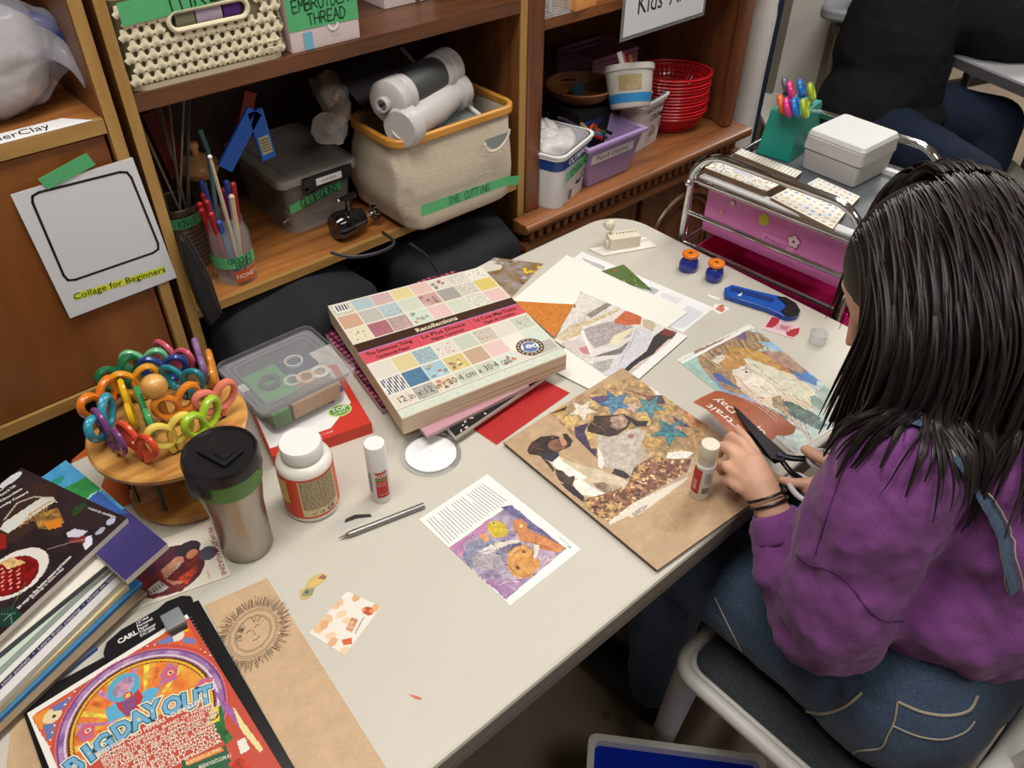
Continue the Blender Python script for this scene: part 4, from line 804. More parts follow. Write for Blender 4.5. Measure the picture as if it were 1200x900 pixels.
# ---- craft knife and spare blade
a_, b_ = P(399, 630, TZ+.005), P(497, 592, TZ+.005); o = a_.copy(); o.z = TZ; c = thing('craft_knife', 'slim grey metal craft knife lying on the table', 'knife', o)
d = (b_-a_).normalized(); gm2 = mat('dull_aluminium', (150, 148, 146), .35, .9); X = W0(o)
X.cyl(a_+d*.022, b_, .0042, .0042, gm2, seg=20).build('handle', c)
b = W0(o); b.tube([a_+d*t for t in (.008, .010, .013, .020, .0225)], [.0022, .0036, .0040, .0044, .0043], gm2, seg=16).build('collar', c)
n = Vector((-d.y, d.x, 0)); b = W0(o); p = a_; b.add([p-d*.004, p+d*.010+n*.0028, p+d*.010-n*.0028, p-d*.004+Vector((0, 0, .0006)), p+d*.010+n*.0028+Vector((0, 0, .0006)), p+d*.010-n*.0028+Vector((0, 0, .0006))], [(0, 1, 2), (5, 4, 3), (0, 3, 4, 1), (1, 4, 5, 2), (2, 5, 3, 0)], chrome); b.build('blade', c)
o = P(420, 608); c = thing('blade_packet', 'small clear plastic sleeve with a spare knife blade', 'packet', o)
q = [P(395, 612), P(400, 622), P(448, 603), P(440, 594)]; b = W0(o); b.prism([(p.x, p.y) for p in q], TZ+.0002, TZ+.0007, clear('clear_sleeve', (240, 242, 245), .18, .1)).build('sleeve', c)
q = [P(404, 613), P(405, 609), P(416, 604), P(434, 603), P(436, 606), P(418, 608)]; b = W0(o); b.prism([(p.x, p.y) for p in q], TZ+.0009, TZ+.0016, mat('grey_blade', (110, 108, 108), .3, .8)).build('blade', c)
# ---- scraps
def scrap(name, label, cat, pts, z, art=None, m=None, base=(230, 220, 200), cell=.0009, th=.0004, paint=None, group=None):
    w = [P(p[0], p[1], z) for p in pts]; o = w[0].copy(); b = MB(T(-o))
    b.prism([(p.x, p.y) for p in w], z+.0001, z+.0001+th, m or mat('scrap%d%d%d' % base, base, .5))
    if paint: paint(b, z+.0001+th+.0003)
    ob = b.build(name, loc=o); return tag(ob, label, cat, group)
def pp(b, pts, z, col, m=None): w = [P(p[0], p[1], z) for p in pts]; b.add([(p.x, p.y, z) for p in w], [list(range(len(w)))], m or mat('ink%d%d%d' % tuple(col), col, .5))
def fish(b, z):
    pp(b, [(360, 685), (372, 676), (382, 676), (376, 684), (364, 688)], z, (222, 190, 110)); pp(b, [(353, 697), (358, 690), (368, 689), (366, 697), (356, 699)], z, (150, 150, 120)); pp(b, [(372, 678), (378, 673), (383, 676), (380, 679)], z+.0001, (150, 110, 80)); pp(b, [(356, 694), (362, 691), (361, 696)], z+.0001, (90, 90, 80))
scrap('paper_scrap', 'tiny gold and grey cut out scrap left of the stained card', 'scrap', [(352, 702), (351, 692), (358, 688), (361, 680), (370, 674), (376, 672), (384, 674), (381, 679), (370, 688), (366, 698), (358, 703)], TZ, base=(206, 184, 120), paint=fish)
S = Sheet([(362, 742), (404, 768), (447, 711), (407, 693)], TZ, .0010, (238, 230, 220)); S.crop(200, 620)
for k, (x, y) in enumerate([(770, 360), (800, 400), (720, 450), (690, 470), (750, 500), (870, 320), (790, 340), (820, 570), (960, 370), (740, 420), (830, 430), (760, 530), (700, 430)]): S.ell((x, y), .007, .005, [(232, 176, 120), (236, 196, 150), (222, 150, 90)][k % 3], ang=k, a=.7)
S.ell((925, 385), .0075, .006, (196, 84, 50)); S.ell((940, 385), .003, .0025, (226, 150, 110)); S.ell((905, 380), .003, .0025, (226, 150, 110)); S.line([(905, 415), (865, 490)], .0009, (80, 60, 60)); S.poly([(820, 470), (850, 415), (880, 425), (850, 485)], (190, 140, 110), var=.3); S.poly([(800, 520), (850, 510), (850, 540), (810, 545)], (216, 100, 60)); S.poly([(805, 295), (840, 300), (830, 330), (800, 325)], (240, 236, 230))
S.build('stained_card', label='small white card stained orange with a printed flower, near the kraft card', cat='card')
scrap('paper_scrap', 'tiny orange red paper fleck near the front edge of the table', 'scrap', [(479, 814), (486, 815), (494, 818), (494, 820), (487, 819)], TZ, base=(214, 110, 76))
scrap('paper_strip', 'tiny blank white paper strip near the blue punches', 'scrap', [(829, 347), (830, 345), (844, 350), (842, 352)], TZ, base=(248, 248, 246))
def fl(b, z): pp(b, [(838, 362), (844, 358), (850, 362), (846, 366)], z, (206, 120, 90)); pp(b, [(840, 359), (848, 357), (849, 360)], z+.0001, (180, 90, 70))
scrap('flower_sticker', 'little white sticker with a red flower next to the white strip', 'sticker', [(834, 363), (838, 356), (852, 360), (855, 362), (843, 369)], TZ, base=(244, 240, 236), paint=fl)
def tg(b, z):
    pp(b, [(897, 383), (905, 371), (914, 374), (912, 380), (905, 384)], z, (176, 30, 46)); pp(b, [(928, 386), (937, 384), (936, 390), (930, 395), (922, 393), (921, 388)], z, (176, 30, 46)); pp(b, [(911, 379), (930, 381), (924, 389), (908, 385)], z+.0001, (214, 170, 180)); pp(b, [(915, 381), (926, 383), (922, 387), (914, 385)], z+.0002, (196, 110, 130))
scrap('gift_tag', 'dark red and pink printed tag lying beside the small clear cup', 'tag', [(893, 386), (905, 369), (938, 383), (930, 398)], TZ, base=(226, 196, 204), paint=tg, th=.001)
# ---- small clear cup
b0 = P(957, 401); c = tag(MB().lathe([(0, 0), (.0135, 0), (.0145, .001), (.0165, .022), (.0158, .022), (.0138, .002), (0, .002)], clear('frosted_cup', (240, 242, 242), .42, .25), seg=36, close=True).build('small_cup', loc=b0), 'tiny frosted clear plastic cup at the table end', 'cup')
# ---- cutter knife
q = [(849, 337), (858, 333), (885, 340), (920, 348), (932, 355), (938, 364), (934, 369), (921, 371), (900, 361), (868, 351), (850, 345)]
w = [P(x, y, TZ+.012) for x, y in q]; o = P(890, 350); c = thing('utility_knife', 'blue plastic snap blade utility knife with a black end', 'knife', o)
poly = [(p.x-o.x, p.y-o.y) for p in w]; blue = mat('blue_plastic', (24, 84, 178), .3)
b = MB(); b.prism(poly, 0, .012, blue); b.build('handle', c, bevel=.002)
w2 = [P(x, y, TZ+.014) for x, y in [(911, 347), (921, 348), (933, 355), (938, 364), (934, 369), (922, 371), (915, 364), (922, 358)]]; MB().prism([(p.x-o.x, p.y-o.y) for p in w2], .011, .0145, blackp).build('end_cap', c, bevel=.001)
w2 = [P(x, y, TZ+.0125) for x, y in [(857, 336), (884, 343), (908, 350), (905, 354), (880, 347), (856, 340)]]; MB().prism([(p.x-o.x, p.y-o.y) for p in w2], .0115, .0128, mat('dark_blue_plastic', (14, 50, 120), .35)).build('slider', c)
w2 = [P(x, y, TZ+.013) for x, y in [(864, 346), (870, 343), (868, 347)]]; MB().prism([(p.x-o.x, p.y-o.y) for p in w2], .012, .0135, white).build('lock_knob', c)
# ---- hand punches
def punch(px, py, rz, label, hole):
    b0 = P(px, py); c = thing('paper_punch', label, 'punch', b0, rz, 'small blue and orange paper punches'); c.scale = (1.28, 1.28, 1.28)
    bm_ = mat('punch_blue', (38, 52, 150), .22, coat=.5); orr = mat('punch_orange', (232, 126, 30), .3)
    b = MB(); b.lathe([(0, 0), (.0135, 0), (.0155, .003), (.016, .010), (.0145, .017), (.0105, .0215), (.0085, .024), (0, .0242)], bm_, seg=28, close=True, sx=1.0, sy=.86); b.build('body', c)
    b = MB(); b.lathe([(0, .024), (.009, .0242), (.0125, .0262), (.013, .0285), (.0125, .0305), (.0115, .0312), (.004, .0308), (0, .0308)], orr, seg=28, close=True); b.build('press_button', c)
    b = MB(); rr_ = [(.0035 if k % 2 == 0 else .0016) for k in range(10)]
    b.prism([(rr_[k]*math.cos(k*PI/5), rr_[k]*math.sin(k*PI/5)) if hole else (.004*math.cos(k*PI/5), .0022*math.sin(k*PI/5)) for k in range(10)], .0311, .0314, mat('dark_mark', (60, 30, 16), .5)); b.build('cut_mark', c)
punch(806, 316, -.5, 'left of two small blue punches with orange buttons, on the table by the trolley', False); punch(836, 327, .2, 'right of two small blue punches with orange buttons, star cut in its button', True)
# ---- border strip and cream punch with knob
S = Sheet([(697, 297), (768, 291), (756, 279), (691, 291)], TZ, .0012, (240, 236, 228)); S = Sheet([(690, 293), (707, 301), (770, 290), (755, 279)], TZ, .0012, (240, 236, 228)); S.crop(560, 230)
for k in range(7):
    for j in (0, 1): S.ell((550+k*11+j*6, 262-k*2+j*8), .0014, .0009, (40, 38, 38))
    for j in (0, 1): S.ell((762+k*6, 214-k*1.5+j*7), .0012, .0009, (40, 38, 38))
S.build('border_strip', thick=.003, label='white card strip with a punched black pattern under the cream edge punch', cat='card')
cr_ = mat('cream_plastic', (232, 222, 200), .4)
q0, q1, q2 = P(715, 294, TZ+.003), P(750, 289, TZ+.003), P(744, 272, TZ+.003)
fx = Fr(q0, q1-q0); c = thing('edge_punch', 'cream edge punch block with a round pear shaped knob', 'punch', fx.o, fx.a)
L_ = (q1-q0).length; MB().box((0, 0, .0), (L_, .032, .026), cr_, bev=.003).box((-.006, .008, .0), (0.0005, .026, .016), cr_, bev=.003).build('body', c)
b = MB()
for k in range(9): b.ribbon([(.006+k*(L_-.012)/8, .019), (.008+k*(L_-.012)/8, .024)], .0015, ink, M=T(0, 0, .0264)); b.ribbon([(.008+k*(L_-.012)/8, .022), (.0055+k*(L_-.012)/8, .022)], .0012, ink, M=T(0, 0, .0265))
b.build('pattern_strip', c)
kb = Vector((.014, .024, .024)); kt = Vector((.004, .036, .050)); MB().cyl(kb, kb+(kt-kb)*.4, .005, .004, cr_).tube([kb+(kt-kb)*t for t in (.3, .45, .6, .8, .95, 1.05, 1.1)], [.0045, .0075, .0115, .013, .0115, .007, .001], cr_, seg=20).build('knob', c)
# ================================================================ pads
def pad(corners, z0, z1, name, label, cat, side, top=None, group=None, lines=True):
    w = [P(x, y, z1) for x, y in corners]; o = w[0].copy(); o.z = z0; fr = Fr(o, w[1]-w[0]); q = [fr.l(p) for p in w]
    b = MB(); b.prism(q, 0, z1-z0, side); ob = b.build(name, loc=o, rz=fr.a); return tag(ob, label, cat, group), fr, q
def layered(name, c1, c2, sc=900):
    if name in _mats: return _mats[name]
    m = bpy.data.materials.new(name); m.use_nodes = True; nt = m.node_tree; N = nt.nodes; L = nt.links; b = N['Principled BSDF']
    tc = N.new('ShaderNodeTexCoord'); mp = N.new('ShaderNodeMapping'); mp.inputs['Scale'].default_value = (2, 2, sc); L.new(tc.outputs['Object'], mp.inputs[0])
    t = N.new('ShaderNodeTexNoise'); t.inputs['Scale'].default_value = 1.2; t.inputs['Detail'].default_value = 3; L.new(mp.outputs[0], t.inputs['Vector'])
    r = N.new('ShaderNodeValToRGB'); r.color_ramp.elements[0].position = .38; r.color_ramp.elements[0].color = lin(c1); r.color_ramp.elements[1].position = .62; r.color_ramp.elements[1].color = lin(c2)
    L.new(t.outputs['Fac'], r.inputs[0]); L.new(r.outputs[0], b.inputs['Base Color']); b.inputs['Roughness'].default_value = .8; _mats[name] = m; return m
pg1 = layered('page_edges', (190, 160, 128), (240, 226, 200)); pg2 = layered('page_edges_pink', (150, 100, 110), (226, 206, 200)); pg3 = layered('page_edges_white', (190, 180, 168), (240, 236, 226))
def padthing(corners, z0, z1, name, label, paint, side, group=None, cell=.0016, base=(220, 210, 190), m=PRINT, cat='paper pad'):
    w = [P(x, y, z1) for x, y in corners]; o = w[0].copy(); o.z = z0; c = thing(name, label, cat, o, 0, group)
    q = [(p.x-o.x, p.y-o.y) for p in w]; MB().prism(q, 0, z1-z0-.0012, side).build('pages', c)
    S = Sheet(corners, z1-.001, cell, base); paint(S); S.build('cover', c, thick=.0008, m=m); return c
def plaid(S):
    a = S.art; X, Y = a.X0, a.Y0; a.C[:] = (120, 40, 70); k = ((np.floor(X/.006).astype(int) % 2)+(np.floor(Y/.006).astype(int) % 2)); a.C[k == 0] = (56, 24, 40); a.C[k == 2] = (196, 110, 140)
padthing([(448, 480), (612, 395), (530, 314), (371, 377)], TZ+.0002, TZ+.012, 'paper_pad', 'maroon plaid paper pad at the very bottom of the pile', plaid, pg2)
def floral(S):
    a = S.art; a.C[:] = (24, 22, 24); rr = random.Random(3)
    for k in range(260): p = S.st(rr.random(), rr.random()); a.ell(p[0], p[1], rr.uniform(.001, .0035), rr.uniform(.001, .002), (232, 226, 220), ang=rr.uniform(0, 3))
padthing([(534, 512), (644, 438), (560, 350), (440, 410)], TZ+.0122, TZ+.020, 'paper_pad', 'black paper pad printed with white flowers, under the pink striped pad', floral, pg3)
def pinks(S):
    a = S.art; X, Y = a.X0, a.Y0; a.C[:] = (190, 130, 150); a.C[(np.floor((X+Y)/.0016).astype(int) % 2) == 0] = (214, 170, 180)
padthing([(500, 511), (620, 452), (545, 340), (410, 400)], TZ+.0202, TZ+.027, 'paper_pad', 'dusty pink striped paper pad directly under the big patchwork pad', pinks, pg2)
def bigpad(S):
    a = S.art; rr = random.Random(17); a.C[:] = (236, 228, 206)
    pal = [(236, 222, 176), (206, 222, 206), (226, 176, 160), (168, 200, 206), (232, 206, 120), (226, 214, 196), (206, 160, 160), (196, 206, 176), (240, 232, 210), (184, 176, 166)]
    tiles = {}
    rows = [(.01, .115), (.125, .245), (.255, .375)]+[(.575, .695), (.705, .825), (.835, .93)]
    for r, (t0, t1) in enumerate(rows):
        for k in range(8):
            s0, s1 = .008+k*.124, .008+k*.124+.116; c = pal[(r*5+k*3+(k*r) % 4) % len(pal)]
            off = .02 if r >= 3 else .0
            def Q(s0, t0, s1, t1): return [S.st(s0, 1-t0), S.st(s1, 1-t0), S.st(s1, 1-t1), S.st(s0, 1-t1)]
            sp = {(2, 1): (186, 84, 104), (1, 0): (214, 150, 110), (0, 7): (236, 230, 210), (1, 7): (238, 206, 70), (0, 3): (226, 206, 120), (1, 5): (160, 156, 146), (1, 4): (214, 150, 146), (2, 7): (226, 176, 166), (4, 1): (58, 124, 176), (4, 0): (236, 232, 226), (3, 1): (232, 206, 126), (4, 2): (150, 196, 212), (3, 2): (156, 192, 204), (5, 2): (230, 206, 176), (4, 4): (206, 160, 120), (3, 5): (206, 190, 166), (4, 5): (226, 176, 172), (4, 3): (226, 196, 96), (2, 4): (228, 176, 170)}.get((r, k)); c = sp or c
            q = Q(s0, t0, s1, t1); a.poly(q, c)
            mode = rr.choice(['dots', 'blob', 'lines', 'plain', 'weave']); mode = {(4, 0): 'stripe', (4, 1): 'weave', (1, 7): 'plain', (1, 5): 'plain', (0, 7): 'dots', (2, 1): 'dots', (3, 1): 'plain', (4, 3): 'blob', (2, 2): 'weave', (2, 3): 'blob'}.get((r, k), mode)
            dk = tuple(int(x*.72) for x in c); lt = tuple(min(255, int(x*1.12)) for x in c); mk = a.inside(q)
            if mode == 'stripe': ss = (a.X0/.0022).astype(int) % 2 == 0; a.C[mk & ss] = (60, 66, 90)
            elif mode == 'weave': a.put(mk, lt, col2=dk, freq=700, seed=r*9+k)
            elif mode == 'lines': ss = ((a.X0+a.Y0*.4)/.002).astype(int) % 2 == 0; a.C[mk & ss] = lt
            elif mode in ('dots', 'blob'):
                for _ in range(16 if mode == 'dots' else 7):
                    p = S.st(rr.uniform(s0+.012, s1-.012), 1-rr.uniform(t0+.015, t1-.015)); sz = .0016 if mode == 'dots' else .0042
                    a.ell(p[0], p[1], sz, sz*.8, rr.choice([dk, (196, 96, 90), lt, (120, 110, 90), (216, 150, 90)]), ang=rr.uniform(0, 3))
    def band(t0, t1, c): a.poly([S.st(0, 1-t0), S.st(1, 1-t0), S.st(1, 1-t1), S.st(0, 1-t1)], c)
    band(.385, .455, (70, 38, 26)); band(.455, .462, (176, 130, 190)); band(.462, .562, (222, 82, 96)); band(.938, .943, (110, 110, 90)); band(.943, 1.0, (214, 222, 196))
    for k in range(60): p = S.st(rr.random(), rr.uniform(.01, .05)); a.ell(p[0], p[1], .002, .0008, (170, 200, 186))
    a.desat(.72); a.C[:] = a.C*.9+24; band(.385, .455, (66, 38, 26)); band(.455, .462, (176, 130, 190)); band(.462, .562, (214, 84, 98))
    for k in (1/3., 2/3.): a.line([S.st(k, 1-.465), S.st(k, 1-.56)], .0006, (190, 60, 76))
    dk = (46, 26, 22)
    S.text('Recollections', (.36, 1-.425), (.62, 1-.42), (240, 226, 190), px=False, bold=.02, h=.016)
    for k, (t1, t2) in enumerate((('The Sweetest Thing', 'Cardstock Paper'), ('La Plus Douce', 'Papier Cartonn\u00e9'), ('La Cosa M\u00e1s Dulce', 'Papel de Cartulina'))):
        S.text(t1, (.03+k/3, 1-.492), (.30+k/3, 1-.492), dk, px=False, h=.013, bold=.01); S.text(t2, (.07+k/3, 1-.535), (.27+k/3, 1-.535), dk, px=False, h=.011, bold=.01)
    S.text('12 in x 12 in / 30\u00b74 cm x 30\u00b74 cm', (.04, 1-.885), (.70, 1-.885), (96, 92, 60), px=False, h=.021)
    cx, cy = S.L((621, 407))[0]; a.ell(cx, cy, .0235, .0235, (70, 54, 44)); a.ell(cx, cy, .0155, .0155, (226, 214, 190)); a.ell(cx, cy, .0135, .0135, (96, 120, 176)); 
    S.text('180', (611, 408), (631, 405), (236, 236, 240), h=.014, bold=.03)
    for k in range(16):
        t = k*2*PI/16; a.ell(cx+.0195*math.cos(t), cy+.0195*math.sin(t), .0026, .0016, (206, 190, 166), ang=t+PI/2)
    p = Q(.02, .012, .115, .09); a.poly(p, (236, 236, 232))
    for k in range(14): a.line([S.st(.03+k*.0058, 1-.022), S.st(.03+k*.0058, 1-.072)], .0006+(k % 3)*.0004, (40, 40, 40))
padthing([(471, 491), (664, 415), (564, 313), (384, 359)], TZ+.0272, TZ+.060, 'paper_pad', 'big patchwork covered paper pad lying on top of the pile', bigpad, pg1, cell=.0013)
# ================================================================ red note card box and clear tape box
A_, B_ = P(322, 547), P(437, 507.5); fx = Fr(A_, B_-A_); Lx = (B_-A_).length; redm = mat('red_carton', (206, 58, 44), .45)
c = thing('note_card_box', 'flat red and white note card box under the clear tape box', 'box', fx.o, fx.a)
MB().box((0, 0, 0), (Lx, .165, .022), redm).build('carton', c)
b = MB(); z = .0222; b.add([(0.002, .018, z), (Lx-.06, .018, z), (Lx-.035, .04, z), (Lx-.012, .06, z), (Lx-.012, .16, z), (.002, .16, z)], [range(6)], white)
circ = lambda r, cx, cy, n=20, sy=1: [(cx+r*math.cos(2*PI*k/n), cy+r*sy*math.sin(2*PI*k/n)) for k in range(n)]
gz = Lx-.034; b.prism(circ(.019, gz, .050, sy=.75), z, z+.0003, mat('pale_green', (206, 226, 150), .4)); b.prism(circ(.0165, gz, .050, sy=.72), z+.0003, z+.0006, mat('label_green', (104, 158, 62), .4))
for i, (x, y, col) in enumerate(((gz-.02, .085, (226, 206, 50)), (gz-.006, .082, (206, 50, 110)), (gz+.006, .09, (90, 60, 170)), (gz+.015, .10, (40, 70, 160)))): b.prism(circ(.010, x, y, 6), z, z+.0003+i*.0001, mat('dia%d' % i, col, .4))
b.text('TOP', .013, white, M=T(gz, .053, z+.0009), bold=.02); b.text('QUALITY', .006, white, M=T(gz, .044, z+.0009)); b.text('100', .012, redm, M=T(.03, .03, z+.0004), bold=.02); b.text('cartes / cards', .006, white, M=T(Lx-.075, .010, z+.0004))
b.text('N\u00d4TE', .018, mat('dark_grey_print', (90, 60, 60), .5), M=Matrix(((1, 0, 0, .048), (0, 0, -1, -.0004), (0, 1, 0, .011), (0, 0, 0, 1))), sx=.62); b.build('printed_label', c)
# clear lidded box
ZL = TZ+.024+.072
w = [P(299, 487, ZL), P(421, 428, ZL), P(359, 377, ZL), P(255, 423, ZL)]; o = (w[0]+w[1]+w[2]+w[3])/4; zb = TZ+.0226; o.z = zb
fx = Fr(o, w[1]-w[0]); q = [fx.l(p) for p in w]; x0b = (q[0][0]+q[3][0])/2; x1b = (q[1][0]+q[2][0])/2; y0b = (q[0][1]+q[1][1])/2; y1b = (q[2][1]+q[3][1])/2
c = thing('tape_box', 'clear plastic lidded box full of tapes and stickers', 'box', fx.o, fx.a)
bx = clear('clear_plastic_box', (232, 234, 238), .09, .06); h = ZL-zb
def shell(b, x0, y0, x1, y1, z0, z1, inset, th, m, r=.015, bottom=True):
    o0 = rrect(x0+inset, y0+inset, x1-inset, y1-inset, r); o1 = rrect(x0, y0, x1, y1, r); i0 = rrect(x0+inset+th, y0+inset+th, x1-inset-th, y1-inset-th, r*.9); i1 = rrect(x0+th, y0+th, x1-th, y1-th, r*.9); n = len(o0)
    vs = [(p[0], p[1], z0) for p in o0]+[(p[0], p[1], z1) for p in o1]+[(p[0], p[1], z1) for p in i1]+[(p[0], p[1], z0+th) for p in i0]; fs = []
    for k in range(3): fs += [[k*n+i, k*n+(i+1) % n, (k+1)*n+(i+1) % n, (k+1)*n+i] for i in range(n)]
    fs += [list(range(n))[::-1], [3*n+i for i in range(n)]]; return b.add(vs, fs, m, smooth=True)
b = MB(); shell(b, x0b+.006, y0b+.006, x1b-.006, y1b-.006, 0, h-.012, .012, .0015, bx); b.build('tub', c)
b = MB(); shell(b, x0b, y0b, x1b, y1b, h-.014, h-.004, 0, .003, bx); b.prism(rrect(x0b+.003, y0b+.003, x1b-.003, y1b-.003, .012), h-.0125, h-.011, bx); b.build('lid', c)
b = MB()
for e in (.012, .020):
    pts = [(p[0], p[1], h-.009) for p in rrect(x0b+e, y0b+e, x1b-e, y1b-e, .012)]; b.tube(pts, .0018, bx, seg=6, closed=True)
b.build('ridge', c)
# contents of the clear box
def inbox(name, label, cat, u0, v0, u1, v1, z0, z1, m, rz=0, group=None):
    xa, xb = x0b+.024+(x1b-x0b-.048)*u0, x0b+.024+(x1b-x0b-.048)*u1; ya, yb = y0b+.024+(y1b-y0b-.048)*v0, y0b+.024+(y1b-y0b-.048)*v1
    cx, cy = (xa+xb)/2, (ya+yb)/2; M = T(fx.o) @ RZ(fx.a) @ T(cx, cy, 0)
    ob = MB().box((-(xb-xa)/2, -(yb-ya)/2, 0), ((xb-xa)/2, (yb-ya)/2, z1-z0), m, bev=.001).build(name, loc=M.to_translation()+Vector((0, 0, z0)), rz=fx.a+rz); return tag(ob, label, cat, group)
inbox('card_packet', 'green sticker packet inside the clear tape box, left half', 'packet', .0, .12, .48, .9, .046, .050, mat('packet_green', (70, 142, 76), .4))
inbox('card_packet', 'dark blue speckled packet inside the clear tape box, at its back', 'packet', .50, .55, .98, .98, .040, .044, mat('packet_blue', (54, 66, 92), .4, noise=.4, nscale=300))
inbox('paper_bundle', 'bundle of old tan paper filling the front of the clear tape box', 'paper', .3, .0, .99, .42, .008, .036, mat('tan_bundle', (206, 176, 142), .7, noise=.2, nscale=60))
inbox('card_packet', 'green and pink patterned packet at the left bottom of the clear tape box', 'packet', 0.02, .0, .26, .6, .006, .034, mat('packet_mix', (90, 150, 100), .5, noise=.4, nscale=60))
def roll(u, v, z, R, r, hh, col, label):
    xa = x0b+.024+(x1b-x0b-.048)*u; ya = y0b+.024+(y1b-y0b-.048)*v; M = T(fx.o) @ RZ(fx.a) @ T(xa, ya, 0)
    ob = MB().lathe([(r, 0), (R, 0), (R, hh), (r, hh), (r, 0)], mat('roll%d%d%d' % col, col, .4), seg=30, close=True).build('tape_roll', loc=M.to_translation()+Vector((0, 0, z))); return tag(ob, label, 'tape', 'tape rolls inside the clear box')
roll(.24, .5, .051, .017, .0095, .006, (66, 74, 76), 'dark ringed tape roll on the green packet in the clear box')
roll(.50, .36, .0372, .014, .009, .014, (190, 190, 184), 'grey tape roll in the middle of the clear box'); roll(.66, .28, .0372, .015, .010, .016, (222, 186, 146), 'tan tape roll right of the grey one in the clear box'); roll(.86, .26, .0372, .015, .009, .015, (236, 226, 210), 'pale patterned tape roll at the right end of the clear box')
roll(.72, .78, .0445, .015, .012, .005, (206, 206, 204), 'thin white tape ring at the back of the clear box')
# ================================================================ wooden scissor stand with scissors
b0 = P(222, 568); c = thing('scissor_stand', 'two tier round bamboo stand crowded with coloured scissors', 'stand', b0)
bam = wood('bamboo', (160, 96, 38), (240, 184, 100), 6, 'X', .3, ring=4, coat=.4)
MB().lathe([(0, 0), (.077, 0), (.080, .004), (.080, .010), (.076, .014), (0, .014)], bam, seg=56, close=True).build('base_disc', c)
zu = hgt(b0, 497)-TZ; RU = .106
slots = []
MB().lathe([(0, zu-.012), (RU-.003, zu-.012), (RU, zu-.008), (RU, zu-.003), (RU-.003, zu), (0, zu)], bam, seg=64, close=True).build('upper_disc', c)
MB().cyl((0, 0, .014), (0, 0, zu-.012), .010, None, bam).cyl((0, 0, zu), (0, 0, zu+.055), .007, None, bam).build('pole', c)
MB().ball((0, 0, zu+.068), .0175, bam).build('knob', c)
def scissors(l1, l2, col, label, up=.036, tilt=0, r=(.0145, .0200), th=.0058, blade=None):
    """a pair standing in the stand: the two finger loops at the given picture points"""
    zc = TZ+zu+up; A = P(60+l1[0]/4, 370+l1[1]/4, zc); B = P(60+l2[0]/4, 370+l2[1]/4, zc); C_ = (A+B)/2; dv = B-A; sep = min(max(dv.length, .026), .046)
    x = dv.normalized(); base = C_.copy(); base.z = TZ+zu+.0005; t = thing('scissors', label, 'scissors', base, 0, 'craft scissors in the wooden stand')
    m = mat('sc%d%d%d' % col, col, .28, coat=.3); upv = (CAM-C_).normalized(); n = x.cross(Vector((0, 0, 1))).normalized(); lean = Vector((0, 0, 1))+n*(-tilt); lean.normalize()
    for s_ in (-1, 1):
        cc = C_+x*(sep/2*s_)-base; k = []
        for i in range(22):
            a = 2*PI*i/22; k.append(cc+x*(math.cos(a)*r[0])+(lean*.92+x*s_*.25)*math.sin(a)*r[1])
        b = MB(); b.tube(k, th, m, seg=8, closed=True, flat=.8)
        foot = Vector((0, 0, .004))+x*(.004*s_); b.tube([cc-x*s_*r[0]*.5-lean*r[1]*.85, cc*.35+foot*.65-x*s_*.0, foot], [th*.95, th, th*.9], m, seg=8); b.build('handle', t)
    b = MB()
    b.box((-.005, -.003, -.085), (.005, .003, -.0128-.0), None, M=Matrix.Identity(4)); b = MB()
    X = Matrix(((x.x, -x.y, 0, 0), (x.y, x.x, 0, 0), (0, 0, 1, 0), (0, 0, 0, 1)))
    bl = blade or mat('blade_dark', (40, 38, 38), .3, .5)
    b.add([(-.0075, -.002, -.0005), (.0075, -.002, -.0005), (.0075, .002, -.0005), (-.0075, .002, -.0005), (-.003, -.0015, -.098), (.002, -.0015, -.098), (.002, .0015, -.098), (-.003, .0015, -.098)], [(0, 1, 2, 3), (7, 6, 5, 4), (0, 4, 5, 1), (1, 5, 6, 2), (2, 6, 7, 3), (3, 7, 4, 0)], bl, M=X)
    b.box((-.006, -.003, -.0003), (.006, .003, .010), bl, M=X, bev=.001); b.build('blade', t); return t
SCI = [((187, 425), (262, 360), (226, 122, 30), 'orange handled scissors at the far left of the wooden stand'),
 ((210, 530), (262, 445), (46, 150, 176), 'sky blue scissors at the left front of the wooden stand'),
 ((240, 510), (315, 590), (118, 62, 122), 'plum purple scissors at the front of the stand, left of the red pair'),
 ((370, 565), (455, 615), (220, 78, 46), 'red orange scissors at the front of the wooden stand'),
 ((515, 565), (605, 525), (232, 208, 96), 'pale yellow scissors at the front, behind the black mug lid'),
 ((672, 515), (745, 452), (166, 200, 46), 'lime green scissors at the right front of the stand'),
 ((735, 405), (808, 370), (230, 130, 110), 'salmon pink scissors at the right edge of the stand'),
 ((345, 370), (375, 480), (236, 186, 30), 'bright yellow scissors turned edge on, left of the knob'),
 ((425, 410), (460, 500), (66, 166, 100), 'mint green scissors turned edge on, in front of the knob'),
 ((540, 430), (640, 382), (226, 134, 40), 'orange scissors right of the round wooden knob'),
 ((345, 318), (440, 292), (232, 160, 36), 'amber scissors just left behind the wooden knob'),
 ((275, 298), (360, 250), (28, 106, 66), 'dark green scissors at the back left of the stand'),
 ((392, 220), (488, 212), (110, 190, 140), 'light mint scissors at the very back of the stand'),
 ((482, 250), (580, 242), (34, 62, 140), 'navy blue scissors behind the wooden knob'),
 ((578, 292), (665, 305), (28, 128, 140), 'teal scissors right behind the wooden knob'),
 ((540, 178), (625, 208), (206, 86, 110), 'rose pink scissors at the back of the stand'),
 ((690, 180), (712, 250), (146, 110, 160), 'lilac scissors turned edge on at the back right'),
 ((752, 235), (762, 290), (222, 140, 40), 'small orange scissors edge on at the far right back')]
for i, (l1, l2, col, lab) in enumerate(SCI):
    if i in (7, 8, 16, 17): pass
    scissors(l1, l2, col, lab, blade=mat('blade_grey', (120, 120, 120), .3, .8) if i in (4, 8) else None)
